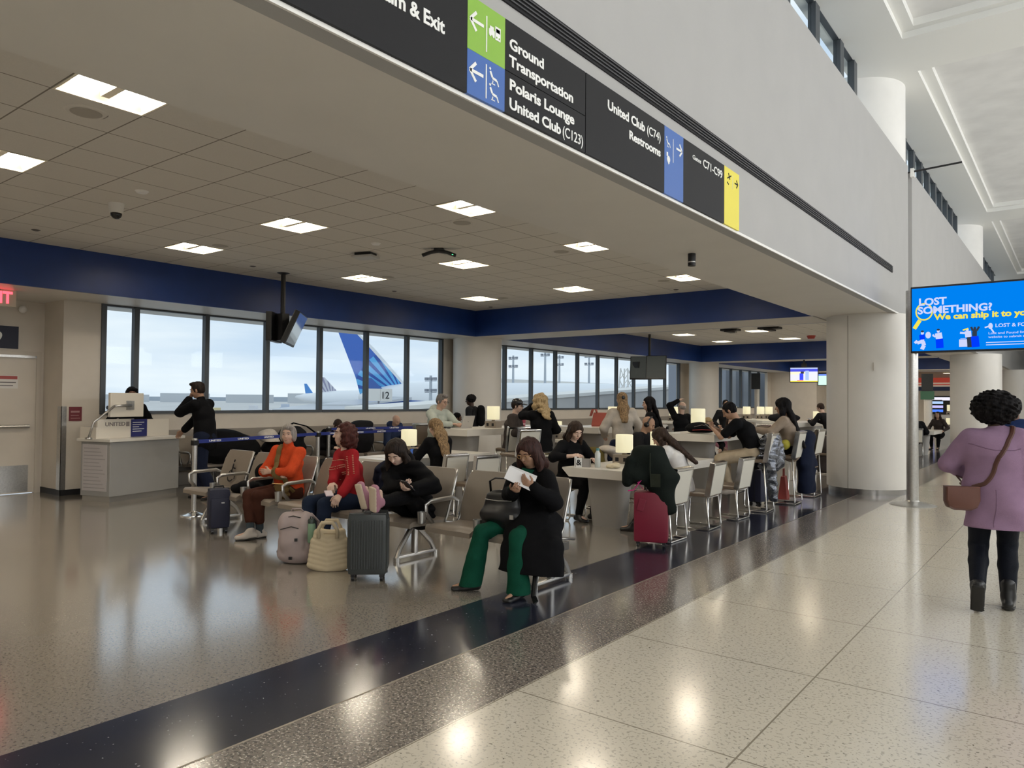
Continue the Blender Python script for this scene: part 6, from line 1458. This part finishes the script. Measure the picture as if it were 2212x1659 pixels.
# ------------------------------------------------------------------ luggage and small belongings
def hard_case(name, label, loc, rz, w, d, h, mat, ribs=9, soft=False, handle=None):
    t = thing(name, label, 'suitcase', (loc[0], loc[1], 0), rz)
    z0 = .055; b = MB().box((0, 0, z0+(h-z0)/2), (w, d, h-z0), None, .035 if not soft else .05)
    b.build('shell', mat, t, angle=40)
    if ribs:
        m = MB()
        for i in range(ribs):
            x = -w/2+.035+(w-.07)*i/(ribs-1)
            for sy in (-1, 1): m.box((x, sy*(d/2+.002), z0+(h-z0)/2), (.011, .010, h-z0-.11), None, .004)
        for i in range(max(3, ribs//2)):
            y = -d/2+.045+(d-.09)*i/(max(3, ribs//2)-1)
            for sx in (-1, 1): m.box((sx*(w/2+.002), y, z0+(h-z0)/2), (.010, .011, h-z0-.11), None, .004)
        m.build('rib', mat, t)
    MB().box((0, 0, z0+(h-z0)/2), (w+.003, .012, h-z0+.003), None, .004).build('zipper', m_blackp, t)
    MB().tube([(-.055, 0, h-.005), (-.05, 0, h+.022), (.05, 0, h+.022), (.055, 0, h-.005)], .009, 8).build('grip', m_blackp, t)
    for sx in (-1, 1):
        for sy in (-1, 1):
            o = MB().tube([(sx*(w/2-.045)-.012, sy*(d/2-.04), .024), (sx*(w/2-.045)+.012, sy*(d/2-.04), .024)], .024, 12).box((sx*(w/2-.045), sy*(d/2-.04), .05), (.034, .034, .025)).build('wheel', m_blackp, t)
    return t
m_casek = M('case_charcoal', (.035, .040, .040), .35); m_casen = M('case_navy', (.010, .012, .035), .6, bump=.2); m_caser = M('case_crimson', (.20, .010, .032), .42)
cs = hard_case('suitcase', 'ribbed charcoal hard case under the feet of the girl', CASE, R(37.7+4), .335, .235, .585, m_casek, 13)
o = MB().b2(-.16, -.03, -.10, .10, .58, .589).b2(.03, .16, -.10, .10, .58, .589).build('top_panel', M('case_panel', (.07, .075, .073), .4), cs)
hard_case('suitcase', 'small navy soft suitcase standing by the shoes of the woman in orange', D(476, 8.66), R(37.7+30), .24, .20, .52, m_casen, 0, True)
ns = [o for o in bpy.data.objects if o.name.startswith('suitcase') and 'navy' in o['label']][0]
MB().box((0, -.108, .24), (.20, .03, .34), None, .014).build('front_pocket', m_casen, ns, angle=40)
MB().box((.03, -.124, .36), (.035, .004, .014)).build('logo_tag', m_steel, ns)
rc = hard_case('suitcase', 'crimson suitcase at the end of the low table with a dark coat over it', D(1408, 8.08), R(37.7-14), .365, .27, .60, m_caser, 0)
for s in (-.075, .075): MB().tube([(s, .07, .59), (s, .07, .98)], .009, 8).build('handle_tube', m_blackp, rc)
MB().tube([(-.10, .07, .985), (-.06, .07, 1.0), (.06, .07, 1.0), (.10, .07, .985)], .014, 8).build('pull_handle', M('handle_red', (.22, .03, .04), .5), rc)
MB().box((-.10, -.145, .46), (.075, .012, .13), Matrix.Rotation(.25, 4, 'Y'), .006).build('luggage_tag', m_caser, rc)
MB().tube([(-.08, -.12, .63), (-.14, -.15, .70), (-.10, -.15, .73), (-.18, -.16, .62), (-.24, -.15, .61)], .010, 6, flat=(1, .4)).build('ribbon', M('ribbon_pink', (.60, .03, .24), .6), rc)
ct = thing('coat', 'black and dark green coat draped over the handle of the crimson suitcase', 'coat', tuple(D(1402, 8.04, 0)), R(37.7-14))
F_ = Field(); F_.ec((-.04, .05, 1.0), (-.10, -.02, .78), (.14, .10), (.17, .10), (1, 0, 0), .05).ec((.02, .06, .98), (.14, .0, .72), (.16, .11), (.17, .10), (1, 0, 0), .05).ec((.14, 0, .72), (.20, -.02, .40), (.16, .09), (.10, .06), (1, 0, 0), .05).cone((-.2, -.04, .92), (-.235, -.06, .70), .06, .05, .04).ell((.0, .06, .90), (.20, .12, .14), None, .05)
F_.mesh('coat_body', .011, cloth('darkgreen', (.010, .014, .012)), ct, .010, (17, 17, 9))
MB().tube([(.02, -.09, 1.02), (.02, -.125, .86), (.03, -.125, .66)], .014, 6, flat=(1, .4)).build('strap', cloth('greenstrap', (.03, .035, .025)), ct)
MB().b2(.03, .13, -.128, -.112, .66, .80).build('pocket', cloth('olivepocket', (.028, .032, .022)), ct)
# pinkish backpack with its bottle
BP = D(645, 7.12)
bp = thing('backpack', 'dusty pink backpack standing on the floor beside the cream tote', 'backpack', (BP.x, BP.y, 0), R(37.7-6))
c_dusty = M('dusty_pink_nylon', (.38, .31, .30), .7, noise=.05, nscale=10)
F_ = Field(); F_.ec((0, 0, .10), (0, 0, .36), (.17, .115), (.165, .11), (1, 0, 0), .06).ell((0, .02, .43), (.155, .10, .06), None, .04).ell((.10, -.02, .36), (.07, .09, .12), None, .03).ell((-.10, -.02, .36), (.07, .09, .12), None, .03).ell((0, .0, .09), (.175, .12, .085), None, .05).ell((-.01, -.095, .22), (.12, .05, .14), None, .03)
F_.mesh('bag_body', .009, c_dusty, bp, .006, (20, 20, 14), 1.0, .004)
MB().tube([(-.07, .02, .47), (-.04, 0, .515), (.04, 0, .515), (.07, .02, .47)], .012, 8, flat=(1.2, .6)).build('grab_handle', c_dusty, bp, smooth=True)
MB().tube([(-.12, -.10, .33), (0, -.135, .365), (.12, -.10, .33)], .005, 6).tube([(-.15, -.06, .42), (0, -.09, .46), (.15, -.06, .42)], .005, 6).build('zipper', m_blackp, bp)
MB().box((.055, -.15, .245), (.03, .012, .03), R(8), .003).box((.0, -.145, .07), (.03, .015, .025)).box((-.185, 0, .1), (.02, .02, .02)).build('patch', m_blackp, bp)
MB().tube([(-.11, .08, .46), (-.16, .14, .38), (-.17, .13, .2), (-.15, .09, .06)], .02, 8, flat=(1.3, .5)).tube([(.11, .08, .46), (.16, .14, .38), (.17, .13, .2), (.15, .09, .06)], .02, 8, flat=(1.3, .5)).build('shoulder_strap', c_dusty, bp, smooth=True)
bo = thing('water_bottle', 'mint green bottle with a dark cap in the side of the pink backpack', 'bottle', tuple(bp.matrix_world @ Vector((.0, 0, 0)) if False else (D(677, 7.02).x, D(677, 7.02).y, .21)))
MB().lathe((0, 0, 0), [(.03, 0), (.036, .01), (.036, .17), (.031, .185)], 20).build('flask', M('mint_enamel', (.22, .36, .24), .45), bo, angle=40)
MB().lathe((0, 0, .185), [(.034, 0), (.034, .03), (.028, .04)], 20).tube([(-.02, 0, .22), (-.015, 0, .245), (.015, 0, .245), (.02, 0, .22)], .006, 6).build('cap', M('cap_dark', (.03, .045, .04), .4), bo, angle=40)
# cream quilted tote
TP = D(716, 6.83)
tt = thing('tote_bag', 'puffy cream quilted tote between the pink backpack and the grey case', 'bag', (TP.x, TP.y, 0), R(37.7-2))
c_ctote = M('cream_quilt', (.56, .47, .32), .75, noise=.05, nscale=9)
F_ = Field()
for i in range(8):
    z = .03+.042*i; wd = .175-.006*i-(.02 if i > 5 else 0)
    for s in (-1, 1): F_.cone((s*.005, -.055+.004*i, z-.012), (s*wd*.95, -.03+.002*i, z+.022), .038, .034, .006).cone((s*.005, .055-.004*i, z-.012), (s*wd*.95, .03, z+.022), .038, .034, .006)
F_.ec((0, 0, .04), (0, 0, .33), (.165, .075), (.125, .04), (1, 0, 0), .03)
F_.mesh('bag_body', .008, c_ctote, tt, 0, (20, 20, 14), 1.0, .003)
for y, sgn in ((-.06, -1), (.05, 1)):
    MB().tube([(-.085, y, .30), (-.088, y*1.1, .38), (-.05, y*1.2+sgn*.01, .445), (.05, y*1.2+sgn*.01, .445), (.088, y*1.1, .38), (.085, y, .30)], .017, 10).build('handle', c_ctote, tt, smooth=True)
MB().tube([(-.03, -.085, .345), (.08, -.082, .345)], .004, 6).build('zipper', M('zip_tan', (.30, .22, .12), .5), tt)
# things on the beam seats
hb = thing('handbag', 'black leather handbag on the lap of the woman in green', 'bag', (-3.90, 4.93, .525), R(190)); hb.scale = (1.15, 1.1, 1.15)
F_ = Field(); F_.ec((0, 0, .075), (0, 0, .20), (.165, .075), (.135, .055), (1, 0, 0), .04).ell((0, .03, .07), (.17, .07, .065), None, .03).cone((-.13, .02, .0), (.13, .02, .0), .03, .03, .03)
F_.mesh('bag_body', .0075, m_leath, hb, .003)
MB().tube([(-.10, -.02, .22), (-.11, -.02, .31), (-.06, -.02, .335), (.07, -.02, .335), (.12, -.02, .31), (.11, -.02, .22)], .011, 8, flat=(1.4, .6)).build('handle', m_leath, hb, smooth=True)
MB().tube([(-.11, .073, .185), (.0, .082, .18), (.11, .073, .185)], .003, 5).build('zipper', m_steel, hb)
MB().box((-.12, .09, .07), (.03, .01, .03)).build('buckle', m_steel, hb)
j = P['green']; m4 = j['M']
pp = thing('folder', 'white folded papers held by the woman in green', 'papers', tuple(D(1124, 5.98, .945)), 0)
rot = Matrix(((RT.x, UP.x, -FW.x), (RT.y, UP.y, -FW.y), (RT.z, UP.z, -FW.z))).to_4x4() @ Matrix.Rotation(R(-26), 4, 'Z') @ Matrix.Rotation(R(-28), 4, 'X')
m_paper = M('white_paper', (.74, .73, .73), .6)
o = MB().box((0, 0, 0), (.235, .115, .008), None, .002).build('cover', m_paper, pp); o.matrix_local = rot
o = MB().box((.012, .02, -.008), (.235, .12, .004)).build('sheet', M('paper_shadow', (.62, .61, .60), .7), pp); o.matrix_local = rot @ Matrix.Rotation(R(4), 4, 'Z')
def phone(label, p, rz, tilt, mat, sc=None):
    t = thing('phone', label, 'phone', tuple(p), rz)
    rt = Matrix.Rotation(tilt, 4, 'X')
    o = MB().box((0, 0, 0), (.074, .150, .010), None, .004).build('case', mat, t); o.matrix_local = rt
    o = MB().box((0, 0, .0055), (.066, .140, .002)).build('screen', sc or m_scr, t); o.matrix_local = rt
    return t
phone('dark phone held in both hands by the hunched girl', D(883, 6.64, .80), R(178), R(40), m_blackp)
phone('pale pink phone held flat by the red haired woman', D(713, 7.12, .665), R(60), R(12), M('phone_pink', (.62, .48, .54), .4), M('phone_pale', (.66, .56, .60), .3))
pp_ = P['tee']; mm = pp_['M'] @ ((pp_['LH']+pp_['RH'])/2+Vector((0, .10, .03)))
phone('dark phone in the hands of the man in the black tee', mm, R(100), R(40), m_blackp)
hb2 = thing('handbag', 'small olive quilted handbag beside the woman in orange', 'bag', (-7.17, 5.02, .428), R(195))
F_ = Field(); F_.ec((0, 0, .06), (0, 0, .14), (.115, .055), (.10, .045), (1, 0, 0), .02); F_.mesh('bag_body', .0075, cloth('olivebag', (.135, .088, .035)), hb2, .005, (60, 60, 60))
MB().tube([(-.09, .04, .185), (.09, .04, .185)], .006, 6).build('clasp', m_gold, hb2)
def heap(name, label, cat, loc, rz, prims, mat, vox=.012, noise=.008, nf=(18, 18, 18), clip=None):
    t = thing(name, label, cat, loc, rz); F_ = Field()
    for q in prims: F_.ell(q[:3], q[3:6], None, .05)
    F_.mesh('cloth_body' if cat in ('coat', 'jacket', 'clothes') else 'bag_body', vox, mat, t, noise, nf, 2.0, clip); return t
heap('jacket', 'black jacket bundled on the seat left of the woman in orange', 'jacket', (-7.98, 5.12, .43), R(180), [(0, 0, .06, .24, .18, .07), (-.08, .06, .10, .15, .12, .06), (-.05, -.18, .2, .17, .06, .16)], c_black, .010)
heap('jacket', 'navy puffer jacket bunched on the seat behind the red haired woman', 'jacket', (-5.70, 5.28, .43), R(180), [(0, .02, .12, .21, .15, .13), (.02, -.05, .32, .22, .13, .20), (-.10, .0, .26, .16, .15, .16)], c_navy, .010, .010, (14, 14, 30))
# bags under and on the window seats
for k, (n, lab, cat, loc, prims, mat) in enumerate((
    ('duffel_bag', 'large black duffel heaped on the window seats behind the nearest belt', 'bag', (-11.95, 7.25, .43), [(0, 0, .25, .35, .62, .28), (.0, -.1, .42, .22, .38, .18)], c_black),
    ('coat', 'black coat thrown over the seats right of the large duffel', 'coat', (-11.95, 8.42, .43), [(0, 0, .22, .34, .44, .24), (0, .1, .38, .24, .3, .16)], c_black),
    ('tote_bag', 'white and cream bag on the window seats above the belt', 'bag', (-11.88, 8.02, .78), [(0, 0, .10, .16, .2, .13), (.12, .02, -.03, .12, .15, .10)], cloth('creambag', (.55, .50, .44))),
    ('backpack', 'black backpack with looping strap on the window seats', 'backpack', (-12.15, 8.75, .80), [(0, 0, .10, .18, .3, .14)], c_char),
    ('jacket', 'grey striped jacket on the window seats behind the auburn curls', 'jacket', (-12.1, 10.40, .43), [(0, 0, .32, .26, .32, .36), (0, .05, .60, .2, .26, .1)], c_char),
    ('duffel_bag', 'dark bags on the floor before the window seats', 'bag', (-11.35, 7.9, 0), [(0, 0, .25, .3, .6, .28), (0, .5, .22, .28, .4, .24)], c_black),
    ('backpack', 'dark backpack on the floor before the sleeping man in black', 'backpack', (-11.3, 9.0, 0), [(0, 0, .22, .22, .3, .26)], c_char),
    ('sweatshirt', 'small red cloth by the left stanchion of the pair', 'clothes', (-11.0, 9.35, 0), [(0, 0, .10, .14, .16, .12)], cloth('redcloth', (.45, .02, .03))))):
    heap(n, lab, cat, loc, 0, prims, mat, .016, .012, (11, 11, 13), .0)
sk_ = D(283, 13); w = thing('strap_loop', 'black strap looping over the window seats', 'strap', (-12.15, 8.75, 0)); MB().tube([(0, -.25, .98), (.02, 0, 1.10), (.03, .3, 1.03), (.05, .62, .82), (.05, .75, .66)], .022, 8, flat=(1.4, .6)).build('strap', c_black, w, smooth=True)
bd = P['kiosk']; 
heap('duffel_bag', 'dark wheeled bag standing behind the legs of the man at the desk', 'bag', (-10.05, 6.45, 0), R(30), [(0, 0, .30, .17, .14, .30), (0, 0, .55, .14, .12, .16)], c_char, .012, .008, (14, 14, 14), 0)
# on the low table nearest
cd = thing('condiment_caddy', 'grey wire caddy with a marked white card on the low table', 'caddy', (-4.98, 7.93, .745), R(24))
MB().b2(-.09, .09, -.06, .06, 0, .012).b2(-.09, .09, -.06, -.052, .01, .10).b2(-.09, .09, .052, .06, .01, .10).b2(-.09, -.082, -.06, .06, .01, .10).b2(.082, .09, -.06, .06, .01, .10).build('rack', M('caddy_grey', (.33, .31, .29), .5), cd)
MB().b2(-.105, -.092, -.055, .055, .0, .125).build('card', m_swhite, cd)
MB().b2(-.085, -.01, -.064, -.060, .0, .115).build('card', m_swhite, cd)
text('&', .10, m_sblack, cd, (-.048, -.065, .025), FACE_NY, 'CENTER', .02)
def bottle(label, p, z, r, h, body, cap, cat='bottle', name='water_bottle'):
    t = thing(name, label, cat, (p[0], p[1], z))
    MB().lathe((0, 0, 0), [(r*.92, 0), (r, .008), (r, h*.72), (r*.55, h*.86), (r*.5, h*.88)], 20).build('flask', body, t, angle=40)
    MB().lathe((0, 0, h*.88), [(r*.62, 0), (r*.62, h*.12)], 16).build('cap', cap, t); return t
m_clear = M('clear_plastic', (.58, .62, .60), .12); m_teal = M('cap_teal', (.08, .24, .25), .4)
bottle('tall clear bottle with teal lid beside the caddy', (-4.80, 7.98), .745, .036, .24, m_clear, m_teal)
bottle('clear water bottle with dark label behind the lamp coat', (-4.42, 8.18), .745, .034, .22, m_clear, m_swhite)
MB_ = bottle('second clear bottle standing left of the labelled one', (-4.50, 8.42), .745, .033, .23, m_clear, m_swhite)
MB().lathe((-4.42, 8.18, .80), [(.0355, 0), (.0355, .05)], 20).build('label_band', M('label_blue', (.03, .045, .13), .5), None)
lb = bpy.data.objects['label_band']; o = [q for q in bpy.data.objects if q.get('label') == 'clear water bottle with dark label behind the lamp coat'][0]; lb.parent = o; lb.matrix_parent_inverse = Matrix.Identity(4); lb.location = (4.42, -8.18, -.745)
fp_ = thing('food_wrap', 'crumpled pale food wrapper on the low table', 'wrapper', (-4.60, 8.02, .745), R(20)); F_ = Field(); F_.ell((0, 0, .025), (.09, .07, .028)).ell((.03, .02, .04), (.05, .05, .03)); F_.mesh('wrap', .008, M('wrap_cream', (.62, .54, .38), .7), fp_, .006, (60, 60, 60), 1, .0)
phone('dark phone lying on the low table near the caddy', (-4.75, 8.30, .752), R(70), 0, m_blackp)
phone('dark phone lying at the far end of the low table', (-4.5, 9.6, .752), R(20), 0, m_blackp)
heap('backpack', 'olive backpack and grey sleeve on the chair at the far side of the low table', 'backpack', (-5.75, 9.42, .47), R(10), [(0, 0, .16, .2, .2, .18), (0, .05, .30, .16, .15, .12)], cloth('olive', (.10, .075, .020)), .012)
heap('jacket', 'pale grey jacket lying on the olive backpack', 'jacket', (-5.62, 9.62, .80), R(10), [(0, 0, .05, .15, .16, .06), (.1, .05, .0, .1, .1, .08)], c_beige, .011)
heap('coat', 'navy coat hung on the chair of the bald man', 'coat', (-5.92, 10.40, .50), R(6), [(-.02, 0, .25, .06, .26, .22), (.0, .0, .12, .05, .22, .14)], c_navy, .012)
heap('jacket', 'black jacket over the chair left of the reading woman', 'jacket', (-6.35, 8.75, .0), R(6), [(0, 0, .72, .10, .24, .16), (0, 0, .5, .08, .22, .3), (0, 0, .2, .07, .2, .2)], c_black, .012, .008, (14, 14, 12), .02)
# high tables
lp = thing('laptop', 'silver laptop open on the high table before the man in the hoodie', 'laptop', (-8.62, 9.72, 1.08), R(-88))
m_alum = M('laptop_silver', (.56, .55, .54), .35, .6)
MB().b2(-.155, .155, -.11, .11, 0, .014, .004).build('keyboard_base', m_alum, lp)
o = MB().b2(-.155, .155, -.004, .004, 0, .215, .003).build('lid', m_alum, lp); o.matrix_local = Matrix.Translation((0, .11, .012)) @ Matrix.Rotation(R(-16), 4, 'X')
o2 = MB().box((0, .0052, .11), (.035, .001, .012)).build('lid_mark', M('mark_grey', (.36, .36, .36), .4), o)
cp = thing('tumbler', 'crimson patterned cup with a white lid on the high table', 'cup', tuple(D(1118, 12.1, 1.08))); cp.location = (-8.15, 10.9, 1.08)
MB().lathe((0, 0, 0), [(.032, 0), (.045, .15)], 20).build('cup_body', M('cup_crimson', (.32, .04, .08), .5), cp); MB().lathe((0, 0, .15), [(.048, 0), (.048, .015), (.035, .025)], 20).build('lid', m_swhite, cp)
MB().lathe((0, 0, .045), [(.0375, 0), (.0395, .03)], 20).build('sleeve_band', M('cup_band', (.55, .35, .36), .5), cp)
for p_, l in (((-8.72, 9.40), 'small black mouse left of the laptop'), ((-8.60, 9.36), 'dark earbud case in front of the laptop')):
    t = thing('mouse' if 'mouse' in l else 'earbud_case', l, 'gadget', (p_[0], p_[1], 1.08)); MB().ell((0, 0, .016), (.034, .05, .017), 14).build('shell', m_blackp, t, smooth=True)
rb = thing('handbag', 'terracotta leather tote on the high table beside the cream lamp', 'bag', (-7.42, 12.45, 1.08), R(24))
m_terra = M('terracotta_leather', (.30, .055, .035), .5)
MB().loft([[(-.17, -.09, 0), (.17, -.09, 0), (.17, .09, 0), (-.17, .09, 0)], [(-.175, -.095, .03), (.175, -.095, .03), (.175, .095, .03), (-.175, .095, .03)], [(-.14, -.045, .27), (.14, -.045, .27), (.14, .045, .27), (-.14, .045, .27)]]).build('bag_body', m_terra, rb)
for y in (-.05, .05): MB().tube([(-.08, y, .26), (-.10, y*1.6, .33), (-.16, y*2, .33), (-.2, y*2, .20)], .010, 6, flat=(1.5, .5)).build('handle', m_terra, rb, smooth=True)
bk = heap('backpack', 'black backpack with red piping lying on the high table', 'backpack', (-4.75, 11.0, 1.085), R(37), [(0, 0, .07, .24, .15, .08), (-.04, .02, .11, .14, .10, .06)], c_black, .010, .004, (20, 20, 20), 0)
MB().tube([(-.15, -.13, .05), (0, -.155, .06), (.16, -.13, .05)], .006, 6).build('piping', M('piping_red', (.35, .03, .03), .5), bk)
MB().tube([(-.12, -.11, .10), (0, -.12, .13), (.14, -.10, .10)], .010, 6, flat=(1.5, .5)).build('strap', cloth('strapgrey', (.22, .18, .16)), bk)
nk = thing('napkin', 'white folded napkin on the near corner of the high table', 'napkin', (-5.06, 10.78, 1.08), R(30)); MB().box((0, 0, .006), (.14, .09, .012), None, .003).build('sheet', m_paper, nk)
hp2 = thing('headphones', 'black headphones lying behind the black backpack', 'headphones', (-5.1, 12.3, 1.09), R(20)); MB().tube([(.09*math.cos(a), .09*math.sin(a), .03+.03*math.sin(a)) for a in np.linspace(0, PI, 12)], .014, 8).tube([(.09, 0, .01), (.09, 0, .06)], .04, 12).tube([(-.09, 0, .01), (-.09, 0, .06)], .04, 12).build('band', m_blackp, hp2, smooth=True)
# low table behind the blond woman
tb_ = thing('tablet', 'small tablet propped by the lamp on the low table', 'tablet', (-7.68, 7.62, .745), R(80)); o = MB().box((0, 0, .065), (.15, .01, .11), None, .003).build('case', m_blackp, tb_); MB().box((0, -.006, .065), (.135, .002, .095)).build('screen', glow('tablet_blue', (.05, .10, .28), .7), tb_)
MB().box((0, .03, .02), (.1, .05, .04)).build('stand', m_casek, tb_)
sp = thing('pastry', 'small pastry on a napkin on the low table', 'food', (-7.62, 7.18, .745)); MB().ell((0, 0, .025), (.045, .035, .025), 12).build('crust', M('crust', (.42, .22, .10), .7), sp, smooth=True); MB().box((0, 0, .002), (.16, .13, .003)).build('napkin', m_paper, sp)
pp2 = thing('document', 'white printed sheets spread on the low table', 'papers', (-7.95, 7.28, .745), R(12)); MB().box((0, 0, .003), (.42, .30, .005)).build('sheet', m_paper, pp2)
# coats over the bar stools
sv = thing('coat', 'crinkled silver coat hanging from the bar stool behind the man in black', 'coat', tuple(D(1664, 10.75)), R(80))
m_silver = M('silver_foil', (.17, .18, .205), .26, .9, bump=1.0, bscale=38)
F_ = Field(); F_.ec((.02, 0, 1.0), (.02, .02, .72), (.24, .12), (.30, .13), (1, 0, 0), .05).ell((.20, .02, .76), (.15, .12, .20), None, .04).ell((.16, .06, .74), (.16, .10, .16), None, .05).cone((-.08, -.04, .95), (-.17, -.08, .62), .10, .09, .03).cone((-.17, -.08, .62), (-.10, -.10, .22), .09, .065, .03)
F_.mesh('coat_body', .0095, m_silver, sv, .014, (30, 30, 24))
nv = thing('coat', 'long dark navy coat hanging from the stool beside the big column', 'coat', (-3.46, 12.2, 0), R(90))
F_ = Field(); F_.ec((.0, 0, 1.03), (-.04, .0, .60), (.18, .10), (.26, .12), (1, 0, 0), .05).ec((-.04, 0, .60), (-.04, .0, .20), (.26, .12), (.22, .12), (1, 0, 0), .05).ell((.02, .02, 1.02), (.17, .12, .12), None, .05)
F_.mesh('coat_body', .012, c_navy, nv, .010, (17, 17, 8), 1.0, .14)
MB().box((.02, -.135, .56), (.16, .004, .008)).build('trim_line', m_gold, nv)
yl = heap('scarf', 'small yellow scarf tucked at the seat of the high stool', 'scarf', (-3.62, 11.62, .86), 0, [(0, 0, .06, .07, .09, .08)], cloth('yellowscarf', (.40, .36, .06)), .010)
hard_case('suitcase', 'dark navy suitcase on the floor under the silver coat', (-3.92, 11.28), R(84), .30, .22, .56, m_casen, 0, True)
tr = thing('tote_bag', 'terracotta red tote on the floor under the tan top woman', 'bag', (-3.90, 12.42, 0), R(100)); MB().loft([[(-.18, -.07, .0), (.18, -.07, .0), (.18, .07, .0), (-.18, .07, .0)], [(-.12, -.03, .36), (.12, -.03, .36), (.12, .03, .36), (-.12, .03, .36)]]).build('bag_body', M('tote_red', (.33, .05, .04), .6), tr)
MB().tube([(-.06, 0, .35), (-.05, 0, .48), (.05, 0, .48), (.06, 0, .35)], .010, 6).build('handle', M('tote_red', (.33, .05, .04)), tr)
heap('coat', 'grey coat on the chair at the left edge of the big column', 'coat', tuple(D(1783, 16.5)), R(100), [(0, 0, .62, .20, .25, .22), (0, 0, .35, .18, .22, .3), (0, 0, .14, .16, .2, .16)], c_taupe, .014, .008, (14, 14, 14), .01)
heap('backpack', 'dark backpack lying on the far counter before the tan top woman', 'backpack', tuple(D(1640, 19.5)), R(40), [(0, 0, .12, .42, .2, .13)], c_char, .016).location.z = .0
o = [q for q in bpy.data.objects if q.get('label', '') == 'dark backpack lying on the far counter before the tan top woman'][0]; o.location = (-6.15, 19.6, 1.05)
cl = thing('cup', 'white paper cups and wrappers cluttered beside the small far lamp', 'cups', tuple(D(1748, 24.9, .9))); MB().lathe((0, 0, 0), [(.04, 0), (.05, .12)], 12).build('cup_body', m_swhite, cl); MB().lathe((0, 0, .12), [(.053, 0), (.053, .02)], 12).build('lid', M('lid_grey', (.3, .33, .42), .5), cl)
bpk = P['bp']; w = Field(); t = bpk['root']; a = bpk['P2']-bpk['Fv']*.20; w.ec(a-Vector((0, 0, .16)), a+Vector((0, 0, .14)), (.13, .09), (.12, .08), (1, 0, 0), .04)
bpx = thing('backpack', 'black backpack worn by the man near the column', 'backpack', tuple(bpk['M'].to_translation()), t.rotation_euler[2]); w.mesh('bag_body', .014, c_black, bpx, .004)
